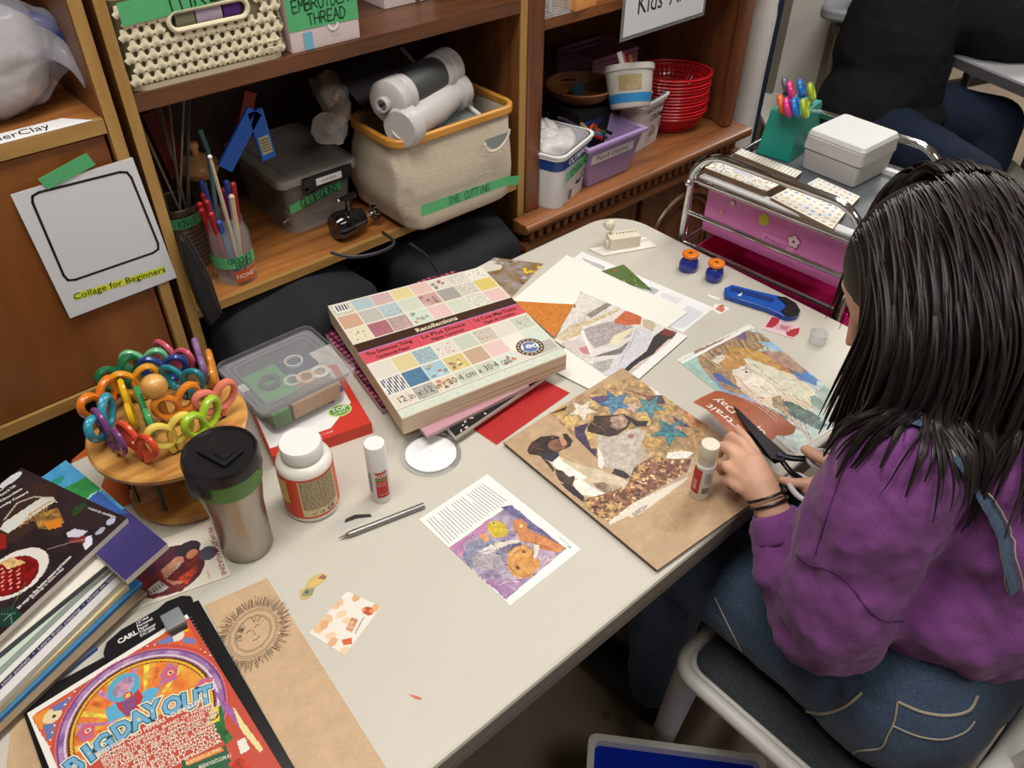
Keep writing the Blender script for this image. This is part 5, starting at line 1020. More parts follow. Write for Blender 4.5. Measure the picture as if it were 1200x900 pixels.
# a black pen like tool standing beside
# ================================================================ magazine pile, lower left
def mag(corner, end, depth, z0, z1, name, label, side, cover=None, base=(230, 228, 220), cell=.002, coverpaint=None, shrink=0, m=GLOSS, spine=None):
    """corner: right near corner (px), end: point further left on the near edge"""
    a_, e_ = P(corner[0], corner[1], z1), P(end[0], end[1], z1); d = (e_-a_).normalized(); nrm = Vector((d.y, -d.x, 0))
    if nrm.y < 0: nrm = -nrm
    L_ = .29; w = [a_+d*L_, a_, a_+nrm*depth, a_+d*L_+nrm*depth]; o = w[1].copy(); o.z = z0
    c = thing(name, label, 'magazine', o)
    MB().prism([(p.x-o.x, p.y-o.y) for p in w], 0, z1-z0-.0010, side).build('pages', c)
    S = Sheet(w, z1-.0008, cell, base)
    if coverpaint: coverpaint(S)
    S.build('cover', c, thick=.0006, m=m)
    if spine:
        txt, col, sz, x0 = spine; b = MB(); X = (w[0]-w[1]).normalized(); X = -X; M = Matrix(((X.x, 0, -nrm.x, 0), (X.y, 0, -nrm.y, 0), (0, 1, 0, 0), (0, 0, 0, 1)))
        fm = T(-nrm*.0003) @ T(d*x0) @ M; fm = T(Vector((0, 0, (z1-z0)/2))) @ fm
        b.text(txt, sz, mat('spine%d%d%d' % col, col, .5), M=fm, align='RIGHT', bold=.015); b.build('spine_lettering', c)
    return c, S
z = TZ
sm = lambda n, c_: mat('spinecol_'+n, c_, .45)
th = [.007, .007, .007, .008, .009, .009, .010, .009, .010]
def zz(i): return z+.0005+sum(th[:i]), z+sum(th[:i+1])
mag((113, 758), (0, 848), .20, *zz(0), 'magazine', 'bottom magazine of the pile, deep blue with a red stripe', sm('b', (24, 80, 160)), base=(40, 90, 170), spine=('STUDIO', (240, 150, 60), .007, .16))
mag((172, 694), (20, 838), .20, *zz(1), 'magazine', 'thin tan magazine second from the bottom of the pile', sm('t', (120, 96, 76)), base=(150, 130, 104))
mag((166, 682), (30, 812), .20, *zz(2), 'magazine', 'bright blue magazine peeking out low in the pile', sm('bb', (40, 124, 190)), base=(50, 136, 200))
mag((150, 686), (10, 820), .20, *zz(3), 'magazine', 'cream and yellow edged magazine in the middle of the pile', layered('page_edges_c', (206, 176, 110), (236, 222, 180)), base=(230, 214, 160))
mag((147, 676), (10, 812), .20, *zz(4), 'magazine', 'white spined magazine with a thin red line in the pile', pg3, base=(226, 222, 222))
mag((144, 660), (0, 800), .20, *zz(5), 'magazine', 'navy magazine with white lettering along its spine', sm('n', (38, 40, 100)), base=(226, 226, 220), spine=('power into your pastels  \u2022  Learn from copying  \u2022  Draw on location', (236, 236, 240), .0078, .004))
mag((140, 650), (0, 782), .20, *zz(6), 'magazine', 'pale mint magazine just above the navy one', layered('page_edges_m', (150, 160, 158), (206, 226, 216)), base=(206, 220, 206))
mag((136, 652), (0, 764), .20, *zz(7), 'magazine', 'dark grey edged magazine with a cream cover', layered('page_edges_d', (50, 62, 70), (96, 104, 106), 500), base=(236, 232, 220))
def bluecov(S):
    a = S.art; a.C[:] = (66, 58, 116); S.crop(0, 520)
    S.poly([(150, 160), (310, 75), (470, 210), (600, 300), (480, 340), (300, 240)], (60, 150, 206), col2=(90, 176, 220), freq=70); S.poly([(280, 220), (420, 150), (480, 210), (400, 270), (560, 330), (330, 280)], (40, 130, 66), col2=(60, 160, 80), freq=200); S.ell((265, 180), .012, .006, (40, 150, 130)); S.line([(390, 280), (430, 240), (480, 215)], .002, (200, 236, 240)); S.poly([(460, 220), (600, 330), (420, 330), (400, 280)], (60, 96, 176), a=.9)
a_, c_, d_, e_ = (196, 637), (77, 539), (39, 560), (147, 682)
wz = TZ+.042
w = [P(e_[0], e_[1], wz), P(a_[0], a_[1], wz), P(c_[0], c_[1], wz), P(30, 577, wz)]
w[3] = w[0]+(w[2]-w[1])
o = w[0].copy(); o.z = wz-.014
# ------------- indigo book sits a little behind the fan, under the black magazine
zb0, zb1 = zz(8)
w = [P(147, 680, zb1), P(196, 637, zb1), P(77, 539, zb1)]; w.append(w[0]+(w[2]-w[1])); o = w[0].copy(); o.z = zb0
c = thing('magazine', 'indigo magazine with a painted blue sea and green shore', 'magazine', o)
MB().prism([(p.x-o.x, p.y-o.y) for p in w], 0, zb1-zb0-.001, pg3).build('pages', c)
S = Sheet(w, zb1-.0008, .0018, (66, 58, 116)); bluecov(S); S.build('cover', c, thick=.0006, m=GLOSS)
def food(S):
    a = S.art; a.C[:] = (44, 32, 36); a.grain(.3, 60, 3); S.crop(0, 520)
    S.ell((130, 320), .050, .026, (60, 40, 30), ang=.3); S.poly([(0, 400), (40, 420), (260, 270), (250, 250), (200, 250), (20, 370)], (214, 214, 206)); S.line([(20, 360), (80, 280), (160, 250), (240, 255), (265, 275)], .002, (190, 190, 180))
    for k in range(9): S.line([(80+k*16, 400-k*8), (140+k*12, 330-k*8), (200+k*7, 290-k*3)], .0009, (190, 150, 90))
    S.poly([(160, 340), (270, 300), (300, 370), (260, 400), (180, 400)], (206, 160, 80), col2=(110, 76, 40), freq=250); S.poly([(200, 370), (290, 350), (290, 390), (230, 405)], (216, 130, 40))
    S.ell((70, 610), .040, .033, (226, 220, 214)); S.ell((60, 620), .030, .028, (150, 24, 24), col2=(96, 12, 16), freq=150); S.poly([(0, 560), (60, 530), (120, 560), (40, 590)], (214, 176, 120), var=.2)
    for k in range(24): S.ell((10+(k*37) % 110, 590+(k*53) % 100), .0018, .0014, (236, 150, 130))
    S.poly([(0, 420), (30, 430), (30, 490), (0, 500)], (150, 30, 26)); S.poly([(310, 420), (350, 400), (410, 410), (380, 440), (320, 440)], (206, 206, 222)); S.poly([(400, 440), (430, 430), (435, 470), (400, 500), (390, 480)], (222, 222, 236)); S.poly([(320, 450), (400, 430), (400, 465), (330, 465)], (130, 40, 46)); S.line([(220, 497), (330, 465), (400, 450)], .0012, (150, 140, 130))
    S.ell((60, 165), .014, .006, (214, 216, 222)); S.ell((30, 185), .010, .005, (206, 208, 214)); S.poly([(335, 330), (345, 300), (400, 275), (410, 290), (380, 320), (345, 345)], (44, 70, 36)); S.ell((520, 365), .006, .005, (186, 190, 216)); S.ell((470, 410), .007, .004, (170, 172, 196))
    S.poly([(0, 780), (60, 760), (110, 800), (80, 850), (0, 860)], (30, 60, 54)); S.line([(0, 800), (50, 800), (100, 790)], .0008, (110, 150, 130)); S.line([(20, 830), (50, 800), (60, 860)], .0008, (110, 150, 130)); S.line([(55, 770), (100, 690), (120, 650)], .001, (80, 110, 60))
    wh = (232, 228, 226)
    S.text('84 ways to the festive season and kitchen', (85, 775), (332, 530), wh, h=.006, bold=.03); S.text('puddings to share today', (150, 725), (298, 585), wh, h=.005, bold=.02)
    for i, t in enumerate(('Little', 'Tarts & Talk', 'Chocolate', 'Lucky Custard')): S.text(t, (0, 222+i*26), (48+i*28, 180+i*16), wh, h=.006, bold=.03)
    S.text('recipes by candlelight', (415, 302), (545, 348), wh, h=.005, bold=.02)
zc0, zc1 = zb1+.0005, zb1+.009
w = [P(-60, 800, zc1), P(149, 607, zc1), P(25, 548, zc1), P(-200, 690, zc1)]; w[3] = w[0]+(w[2]-w[1]); o = w[1].copy(); o.z = zc0
c = thing('magazine', 'black food magazine with fruit and white lettering, on top of the pile', 'magazine', o)
MB().prism([(p.x-o.x, p.y-o.y) for p in w], 0, zc1-zc0-.001, pg3).build('pages', c)
S = Sheet(w, zc1-.0008, .0015, (40, 30, 34)); food(S); S.build('cover', c, thick=.0006, m=GLOSS)
# ---- people's magazine under the mug
S = Sheet([(140, 722), (271, 675), (246, 612), (150, 648)], TZ, .0013, (236, 222, 188)); S.crop(140, 600, 7.5)
S.poly([(400, 240), (770, 120), (970, 480), (960, 560), (300, 880), (60, 880), (100, 700)], (240, 232, 216)); S.ell((440, 520), .046, .040, (110, 50, 60), ang=.1, col2=(70, 40, 60), freq=90)
S.poly([(200, 620), (700, 300), (710, 420), (690, 520), (560, 700), (300, 770), (200, 760)], (96, 40, 56), col2=(150, 60, 46), freq=120)
S.ell((610, 330), .016, .013, (58, 44, 56), ang=.2); S.ell((780, 370), .012, .012, (90, 84, 104)); S.ell((640, 375), .0085, .0065, (206, 140, 104), ang=.6); S.poly([(500, 400), (560, 400), (570, 450), (510, 450)], (206, 140, 110)); S.poly([(370, 520), (500, 400), (560, 450), (430, 560), (400, 590)], (196, 130, 100), col2=(226, 176, 150), freq=200)
S.poly([(400, 590), (480, 620), (550, 600), (570, 630), (480, 650), (420, 620)], (216, 150, 120)); S.poly([(500, 600), (680, 480), (690, 520), (600, 640)], (190, 70, 40), var=.3); S.line([(420, 580), (530, 480), (520, 450)], .0012, (230, 220, 210))
S.poly([(250, 690), (350, 610), (440, 670), (400, 700), (280, 740)], (226, 222, 214)); 
for k in range(5): S.line([(265+k*26, 700-k*16), (290+k*26, 725-k*16)], .0014, (60, 40, 50))
S.text("PEOPLE'S MAGAZINE", (795, 150), (925, 565), (150, 40, 44), h=.0085, bold=.01); S.text('1932', (770, 530), (800, 590), (190, 120, 120), h=.004)
S.build('magazine', label='cream vintage magazine with an oval portrait, under the steel mug', cat='magazine', thick=.002)
# ---- glitter sheet leaning behind
g = mat('orange_glitter', (186, 92, 36), .4, noise=.55, nscale=900, bump=.5, bscale=900)
pA, pB = P(144, 594, TZ+.001), P(174, 580, TZ+.001); pC, pD = V(128, 503, 1.12), V(84, 541, 1.09)
o = pA.copy(); b = MB(T(-o)); n = (pB-pA).cross(pD-pA).normalized()*.002; q = [pA, pB, pC, pD]; b.add(q+[p+n for p in q], [(0, 3, 2, 1), (4, 5, 6, 7), (0, 1, 5, 4), (1, 2, 6, 5), (2, 3, 7, 6), (3, 0, 4, 7)], g)
tag(b.build('glitter_card', loc=o), 'orange glitter card leaning behind the wooden scissor stand', 'card')
# ================================================================ paper trimmer with poster
tr = thing('paper_trimmer', 'black rotary paper trimmer with a grey cutter head', 'trimmer', P(225, 740))
o = tr.location
e0, e1 = P(232, 701, TZ+.02), P(349, 905, TZ+.02); d = (e1-e0).normalized(); nl = Vector((d.y, -d.x, 0)); nl = nl if nl.x < 0 else -nl
Mx = Matrix(((nl.x, d.x, 0, e0.x), (nl.y, d.y, 0, e0.y), (0, 0, 1, TZ), (0, 0, 0, 1))); X = T(-o) @ Mx       # local x: away from the rail, y: along the rail
if Mx.to_3x3().determinant() < 0: pass
MB(X).box((.002, .0, .0), (.215, .42, .006), blackp, bev=.002).build('bed', tr)
MB(X).box((0, .0, .0065), (.021, .42, .018), blackp, bev=.003).build('rail', tr)
b = MB(X)
for k in range(60): b.box((.0165, .02+k*.006, .0181), (.0165+(.003 if k % 5 else .0045), .0206+k*.006, .0183), mat('scale_mark', (150, 150, 150), .5))
b.build('scale', tr)
b = MB(T(-o)); w = [P(x, y, TZ+.017) for x, y in [(123, 776), (120, 764), (124, 752), (141, 737), (184, 713), (194, 704), (212, 697), (224, 697), (231, 722), (222, 733), (150, 778)]]; b.prism([(p.x, p.y) for p in w], TZ+.0066, TZ+.017, blackp); b.build('head_block', tr, bevel=.003)
b = MB(X); b.box((.024, .004, .0175), (.048, .030, .030), mat('grey_metal_plastic', (150, 156, 158), .35, .3), bev=.003).box((.026, .030, .018), (.046, .034, .024), mat('dark_metal', (60, 56, 54), .4, .6)); b.build('cutter_head', tr)
b = MB(T(-o)); wm = mat('white_ink', (232, 232, 232), .5)
def trt(txt, p0, p1, s, bold=.02):
    a, c_ = P(p0[0], p0[1], TZ+.0173), P(p1[0], p1[1], TZ+.0173); d_ = c_-a; b.text(txt, s, wm, M=T(a) @ RZ(math.atan2(d_.y, d_.x)), bold=bold, align='LEFT')
trt('CARL', (138, 753), (156, 743), .0095, .04)
for i, t_ in enumerate(('12"/A4', 'Personal', 'Paper', 'Trimmer', 'DC-200')): trt(t_, (159+i*1.3, 731+i*3.6), (172+i*1.3, 724+i*3.6), .0056)
b.build('lettering', tr)
zP = TZ+.0195
S = Sheet([P(32, 836, zP)+(P(59, 900, zP)-P(32, 836, zP))*4.0, P(219, 720, zP)+(P(59, 900, zP)-P(32, 836, zP))*4.0, P(219, 720, zP), P(32, 836, zP)], zP, .00095, (240, 238, 232)); 
w = [P(32, 836, zP), P(219, 720, zP)]; ax_ = (w[1]-w[0]).normalized(); dn_ = (P(330, 900, zP)-P(219, 720, zP)).normalized()
Wd = (w[1]-w[0]).length; S = Sheet([w[0]+dn_*.27, w[1]+dn_*.27, w[1], w[0]], zP, .00095, (240, 238, 232)); S.crop(0, 720, 5)
red = (200, 84, 68)
a = S.art; ctr_ = Vector(S.L((850, 1080))[0])
S.art.poly([S.st(.035, -.1), S.st(1.0, -.1), S.st(1.0, .975), S.st(.035, .975)], red)
S.poly([(185, 600), (300, 530), (440, 450), (330, 640), (300, 790), (240, 700)], (222, 96, 60)); S.poly([(190, 600), (290, 545), (300, 640), (240, 680)], (236, 150, 60)); S.ell((308, 595), .010, .0085, (232, 214, 170)); S.ell((318, 598), .002, .002, (60, 40, 40)); S.art.warp(.002, 200); S.poly([(300, 550), (400, 490), (430, 470), (370, 560), (320, 570)], (110, 120, 176)); S.poly([(250, 650), (330, 640), (300, 740), (270, 720)], (110, 120, 176)); S.art.unwarp()
cpx = (900, 900)
A3, B3, C3 = [Vector(p) for p in S.L((335, 900), (830, 218), (1290, 345))]; d2 = 2*(A3.x*(B3.y-C3.y)+B3.x*(C3.y-A3.y)+C3.x*(A3.y-B3.y))
C0 = Vector(((A3.length_squared*(B3.y-C3.y)+B3.length_squared*(C3.y-A3.y)+C3.length_squared*(A3.y-B3.y))/d2, (A3.length_squared*(C3.x-B3.x)+B3.length_squared*(A3.x-C3.x)+C3.length_squared*(B3.x-A3.x))/d2)); rad = (A3-C0).length
for rr_, cc, c2 in ((rad*1.0, (226, 120, 130), None), (rad*.985, (120, 76, 130), None), (rad*.96, (196, 160, 196), (130, 90, 150)), (rad*.90, (226, 206, 216), None), (rad*.875, (150, 96, 120), None), (rad*.855, (60, 40, 30), None), (rad*.835, (232, 176, 60), None), (rad*.80, (40, 30, 30), None), (rad*.79, (236, 184, 70), (226, 110, 60))):
    a.ell(C0.x, C0.y, rr_, rr_, cc, col2=c2, freq=90)
for k in range(13):
    t = .45+k*.2; p0 = C0; p1 = C0+Vector((math.cos(t), math.sin(t)))*rad*.78; p2 = C0+Vector((math.cos(t+.09), math.sin(t+.09)))*rad*.78; a.poly([tuple(p0), tuple(p1), tuple(p2)], [(236, 206, 80), (196, 130, 170), (230, 120, 60)][k % 3], var=.2, freq=200)
for (x, y) in ((510, 690), (995, 350), (1200, 420)):
    S.poly([(x-60, y+10), (x-20, y-45), (x+50, y-50), (x+40, y+30), (x-30, y+60)], (196, 110, 150)); S.ell((x+5, y-8), .006, .005, (226, 90, 80)); S.ell((x+5, y-8), .0036, .003, (236, 206, 190)); S.ell((x+5, y-8), .0016, .0016, (80, 60, 60))
S.poly([(330, 1000), (440, 895), (610, 770), (815, 640), (1010, 560), (1200, 500), (1260, 640), (1400, 950), (1300, 1500), (500, 1500)], red); a.warp(.002, 150); S.poly([(620, 560), (700, 500), (900, 430), (940, 440), (900, 500), (760, 580), (640, 640)], (100, 176, 214)); a.unwarp()
S.poly([(650, 470), (800, 430), (840, 480), (800, 590), (740, 600), (700, 560)], (196, 60, 60)); S.poly([(700, 520), (800, 470), (790, 590), (740, 600)], (140, 84, 130))
S.ell((725, 428), .0185, .017, (90, 176, 206), ang=.4); S.ell((725, 425), .0135, .010, (196, 176, 206), ang=.4, col2=(150, 120, 150), freq=200); S.ell((730, 425), .005, .004, (214, 150, 170)); S.ell((750, 475), .0052, .0045, (206, 60, 50)); S.ell((750, 475), .0034, .003, (230, 196, 120))
for k in range(30):
    t = .25+k*.085; p = C0+Vector((math.cos(t), math.sin(t)))*rad*1.06; a.ell(p.x, p.y, .0011, .0011, (244, 226, 214))
S.crop(140, 700, 4.5); S.poly([(180, 240), (300, 130), (350, 110), (430, 280), (330, 250)], (222, 100, 56)); S.poly([(290, 140), (345, 115), (365, 180), (310, 190)], (236, 176, 50)); S.ell((308, 205), .008, .007, (230, 220, 206)); S.poly([(190, 240), (270, 200), (290, 235), (220, 250)], (120, 130, 180)); S.poly([(340, 210), (400, 220), (400, 250), (330, 240)], (120, 130, 180))
S.poly([(490, 600), (540, 570), (560, 690), (600, 740), (560, 780), (500, 700)], (50, 110, 60), var=.2); S.poly([(480, 590), (520, 570), (530, 650), (460, 680)], (236, 206, 80)); S.ell((495, 628), .006, .005, (60, 50, 40)); S.ell((495, 628), .004, .0035, (236, 206, 90))
S.poly([(460, 440), (640, 640), (760, 820), (740, 820), (560, 600)], (176, 110, 170), col2=(140, 90, 150)); S.poly([(590, 560), (640, 640), (760, 800), (740, 820), (640, 700)], (236, 222, 160)); S.poly([(330, 870), (560, 780), (600, 900), (330, 960)], (50, 100, 70)); S.poly([(350, 860), (540, 790), (550, 810), (360, 890)], (226, 130, 50)); S.poly([(620, 760), (660, 740), (690, 800), (640, 830)], (236, 232, 222)); S.poly([(570, 880), (640, 840), (700, 900), (620, 930)], (206, 70, 50), var=.2)
S.text('RUSTLING-LILYPAD', (352, 880), (535, 800), (250, 230, 190), h=.0055, bold=.02); S.text('BIGDAYOUT.COM.AU', (420, 900), (590, 835), (236, 232, 214), h=.006, bold=.02)
# title lettering along a rising line: white outline, dark body, blue face
S.crop(0, 720, 5); title = 'BIG DAY OUT'
ps = [(430, 905), (520, 850), (600, 775), None, (720, 685), (800, 620), (890, 575), None, (1030, 545), (1120, 545), (1225, 520)]
TL_ = [('B', 440, 895), ('I', 525, 820), ('G', 610, 765), ('D', 720, 680), ('A', 815, 620), ('Y', 895, 570), ('O', 1010, 540), ('U', 1115, 510), ('T', 1205, 480)]
for k, (ch, x, y) in enumerate(TL_):
    nx_, ny_ = TL_[min(k+1, 8)][1:]; px_, py_ = TL_[max(k-1, 0)][1:]
    d_ = Vector(S.L((nx_, ny_))[0])-Vector(S.L((px_, py_))[0]); ang = math.atan2(d_.y, d_.x); c0 = Vector(S.L((x, y))[0])
    for (sc, bold, col, dz_) in ((.026, .13, (240, 238, 216), .0004), (.026, .08, (50, 110, 120), .0006), (.026, .035, (120, 176, 214), .0008)):
        t_ = MB(); t_.text(ch, 1.0, None, bold=bold); S.over.append((t_, T(c0.x, c0.y, dz_) @ RZ(ang) @ Matrix.Diagonal((sc*(1.0 if ch != 'I' else 1.2), sc*1.15, 1, 1)), col))
    t_ = MB(); t_.text('8' if k % 2 == 0 else '+', 1.0, None); S.over.append((t_, T(c0.x, c0.y, .001) @ RZ(ang+.3) @ Matrix.Diagonal((.008, .008, 1, 1)), (240, 236, 190)))
S.crop(140, 700, 4.5); lines_ = ['RED HOT CHILI PEPPERS \u2022 THE KILLERS', 'VAMPIRE WEEKEND  BAND OF HORSES', 'BEETROOTS LIVE  KASKADE  ANIMAL COLLECTIVE', 'SLEIGH BELLS  FOALS  ALABAMA SHAKES  360', 'CASTLES  BT  PRETTY LIGHTS  OFF', 'RISE AGAINST ME!  GARY CLARK JR', 'NERO  MORGAN PAGE  LOGO', 'DELTA SPIRIT  CHILDISH GAMBINO', 'JEFF THE BROTHERHOOD', 'ADVENTURE CLUB  JAGWAR MA', 'AVALANCHE CITY  TOUCH', 'APOLOGY  COMPRESSOR']
a0, a1 = (-110, 830), (425, 550)
for k, tx in enumerate(lines_):
    off = k*19.5; x0_, y0_ = a0[0]+off*.42, a0[1]+off; x1_, y1_ = a1[0]+off*.45+(60 if 0 < k < 5 else 20), a1[1]+off*1.0-8
    S.text(tx, (x0_, y0_), (x1_, y1_), (246, 226, 208), h=.0058 if k else .0075, bold=.03, dz=.0012)
S.build('festival_poster', thick=.0004, label='red and purple festival poster with blue chrome title lettering, lying on the trimmer', cat='poster', m=GLOSS)
# ================================================================ shelf contents
def solid_noise(o, amp, freq, seed=0):
    """push mesh vertices about with smooth noise (soft or crumpled things)"""
    for v in o.data.vertices:
        p = v.co*freq+Vector((seed, seed*1.7, 0)); n = mnoise.noise_vector(p); v.co += Vector(n)*amp
    return o
tapeg = mat('green_masking_tape', (88, 178, 118), .6, noise=.08, nscale=150); marker = mat('marker_ink', (18, 40, 28), .5)
def plane(o, xd, yd):
    """matrix of a plane: origin, x and y directions"""
    x = Vector(xd).normalized(); y = Vector(yd).normalized(); z = x.cross(y).normalized(); y = z.cross(x)
    return Matrix(((x.x, y.x, z.x, o[0]), (x.y, y.y, z.y, o[1]), (x.z, y.z, z.z, o[2]), (0, 0, 0, 1)))
FRONT = lambda x, y, z: Matrix(((1, 0, 0, x), (0, 0, -1, y), (0, 1, 0, z), (0, 0, 0, 1)))     # faces the camera side (-v)
ZS, ZL_ = 1.2035, .8385
# ---- thread basket
cream = mat('cream_basket', (226, 216, 186), .45)
c = thing('storage_basket', 'cream woven pattern plastic basket with a green tape label reading THREAD', 'basket', (.4755, 1.183, ZS))
Wb, Db, Hb = .240, .24, .134
b = MB(); r = .02
o_ = rrect(-Wb/2, 0, Wb/2, Db, r); n = len(o_)
def ringwall(b, z0, z1, e0, e1, m, th=.003):
    a, d = [rrect(-Wb/2-e, -e, Wb/2+e, Db+e, r) for e in (e0, e1)]; a2, d2 = [rrect(-Wb/2-e+th, -e+th, Wb/2+e-th, Db+e-th, r) for e in (e0, e1)]; n = len(a)
    b.add([(p[0], p[1], z0) for p in a]+[(p[0], p[1], z1) for p in d]+[(p[0], p[1], z1) for p in d2]+[(p[0], p[1], z0) for p in a2], [[k*n+i, k*n+(i+1) % n, ((k+1) % 4)*n+(i+1) % n, ((k+1) % 4)*n+i] for k in range(4) for i in range(n)], m, smooth=True)
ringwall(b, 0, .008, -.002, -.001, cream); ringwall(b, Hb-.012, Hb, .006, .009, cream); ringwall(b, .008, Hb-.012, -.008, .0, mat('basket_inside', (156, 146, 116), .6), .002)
b.prism(rrect(-Wb/2+.004, .004, Wb/2-.004, Db-.004, r), 0, .003, cream); b.build('tub', c)
b = MB(); sx, sz = .0165, .0165
def ystar(M, flip=1):
    for a in (PI/2, PI/2+2*PI/3, PI/2-2*PI/3):
        ca_, sa_ = math.cos(a), math.sin(a); b.tube([(0, 0, .001), (ca_*.0075*flip, sa_*.0088*flip, .0002)], [.0052, .0044], cream, seg=6, M=M, flat=.38)
def slope(z): return -.0035+.0065*(z-.014)/(Hb-.026)
for j in range(7):
    for i in range(15):
        x = -Wb/2+.008+i*.0158+(.0079 if j % 2 else 0); z = .0165+j*.0150
        if x > Wb/2-.006: continue
        if z > .062 and abs(x-.012) < .066: continue
        ystar(FRONT(x, -.0025-slope(z), z))
M90 = lambda y, z: Matrix(((0, 0, -1, -Wb/2-.0025-slope(z)), (-1, 0, 0, y), (0, 1, 0, z), (0, 0, 0, 1)))
M91 = lambda y, z: Matrix(((0, 0, 1, Wb/2+.0025+slope(z)), (1, 0, 0, y), (0, 1, 0, z), (0, 0, 0, 1)))
for j in range(7):
    for i in range(14):
        y = .012+i*.0158+(.0079 if j % 2 else 0)
        if y < Db-.01: ystar(M90(y, .0165+j*.0150)); ystar(M91(y, .0165+j*.0150))
b.build('woven_pattern', c)
b = MB(); hp = [(p[0], p[1], 0) for p in rrect(-.050, .070, .067, .095, .012, 6)]; b.tube(hp, .0038, cream, seg=8, closed=True, M=FRONT(0, -.004, 0))
b.prism(rrect(-.048, .072, .065, .093, .010, 6), 0, .0006, mat('dark_opening', (30, 26, 22), .8), M=FRONT(0, -.0008, 0)); b.build('handle', c)
b = MB(); M = FRONT(0, -.0022, 0)
for x0_, x1_, col in ((-.040, -.012, (120, 118, 92)), (-.010, .028, (176, 160, 182)), (.031, .056, (74, 32, 110))): b.tube([(x0_, .0825, 0), (x1_, .0825, 0)], .0090, mat('yarn%d' % col[0], col, .8, bump=.5, bscale=600), seg=12, M=M, flat=.22)
b.build('yarn_spool', c)
b = MB(); M = FRONT(0, -.0075, 0); b.add([(-.112, .090, 0), (-.058, .092, 0), (.116, .104, .0), (.116, .128, 0), (-.112, .119, 0)], [(0, 1, 2, 3, 4)], tapeg, M=M); b.hand('THREAD', .026, .0022, marker, M=M @ T(.012, .1125, .0006) @ RZ(.05), sp=.80); b.build('label_tape', c)
b = MB(); b.tube([(p[0], p[1], 0) for p in rrect(.078, .020, .110, .030, .003, 3)], .0008, cream, seg=6, closed=True, M=FRONT(0, -.0055, 0)); b.text('rotho', .006, cream, M=FRONT(.094, -.0062, .025)); b.build('maker_plate', c)
# ---- embroidery thread box
c = thing('cardboard_box', 'white box with a big green paper label reading EMBROIDERY THREAD', 'box', (.667, 1.186, ZS))
wb_ = mat('pinkish_white_box', (222, 204, 206), .5)
MB().box((-.062, 0, 0), (.062, .17, .085), wb_, bev=.003).build('carton', c)
b = MB(); M = FRONT(0, -.0006, 0); b.add([(-.0625, .032, 0), (.062, .030, 0), (.062, .086, 0), (-.0625, .086, 0)], [(0, 1, 2, 3)], tapeg, M=M); b.hand('EMBROIDERY', .0170, .0016, marker, M=M @ T(.004, .067, .0006), sp=.66, seed=3); b.hand('THREAD', .0165, .0017, marker, M=M @ T(.006, .045, .0006), sp=.70, seed=4)
b.box((-.040, .001, 0), (-.024, .027, .0004), mat('light_blue_print', (120, 180, 210), .5), M=M); b.lathe([(.006, .0005), (.010, .0005), (.010, .0011), (.006, .0011)], white, arc=(PI, 2*PI), seg=12, M=M @ T(.014, .0315, 0), close=True); b.text('Handmade', .004, mat('pink_grey_print', (180, 150, 150), .5), M=M @ T(.018, .014, .0005)); b.build('label', c)
c = thing('cardboard_box', 'small pale pink box at the back of the upper shelf, brown band in its middle', 'box', (.90, 1.285, ZS))
MB().box((-.055, 0, 0), (.055, .10, .06), wb_, bev=.003).build('carton', c); MB().box((.012, -.0008, 0), (.022, 0, .06), mat('brown_band', (110, 84, 70), .5)).build('band', c)
# ---- fabric basket with bamboo rim
lin_ = mat('linen_fabric', (204, 190, 170), .95, noise=.30, nscale=110, bump=1.0, bscale=260, stretch=(1, 1, 5))
c = thing('fabric_basket', 'cream linen basket with a bamboo rim holding the die cutting machine', 'basket', (.90, 1.13, ZL_))
b = MB(); zr = .172; N_ = 10; rings = []
def foot(t):
    x0_, x1_, y0_, y1_ = -.130-.010*t, .112+.030*t, .004+.022*t, .212-.030*t; bul = math.sin(PI*min(t*1.1, 1))*.012
    return rrect(x0_-bul, y0_-bul*.8, x1_+bul*.4, y1_+bul, .032, 6)
for k in range(N_+1): rings.append([(p[0], p[1], zr*k/N_+(.004 if k else 0)) for p in foot(k/N_)])
n = len(rings[0]); vs = [p for r_ in rings for p in r_]; fs = [[k*n+i, k*n+(i+1) % n, (k+1)*n+(i+1) % n, (k+1)*n+i] for k in range(N_) for i in range(n)]
b.add(vs, fs+[list(range(n))[::-1]], lin_, smooth=True); o = b.build('body', c); 
for v in o.data.vertices:
    if .012 < v.co.z < zr-.01:
        v.co += Vector(mnoise.noise_vector(v.co*20))*.009+Vector(mnoise.noise_vector(v.co*55))*.004
s_ = o.modifiers.new('s', 'SUBSURF'); s_.levels = 2; s_.render_levels = 2; s2 = o.modifiers.new('t', 'SOLIDIFY'); s2.thickness = .002
bamr = wood('bamboo_rim', (190, 126, 46), (222, 162, 72), 4, 'X', .35, ring=5, coat=.3)
b = MB(); ft = foot(1.0); pts = [(p[0], p[1]) for p in rrect(-.146, .020, .148, .190, .036, 8)]; inn = rrect(-.146+.010, .030, .148-.010, .180, .028, 8); n = len(pts)
b.add([(p[0], p[1], zr) for p in pts]+[(p[0], p[1], zr+.016) for p in pts]+[(p[0], p[1], zr+.016) for p in inn]+[(p[0], p[1], zr) for p in inn], [[k*n+i, k*n+(i+1) % n, ((k+1) % 4)*n+(i+1) % n, ((k+1) % 4)*n+i] for k in range(4) for i in range(n)], bamr); b.build('rim', c, bevel=.003)
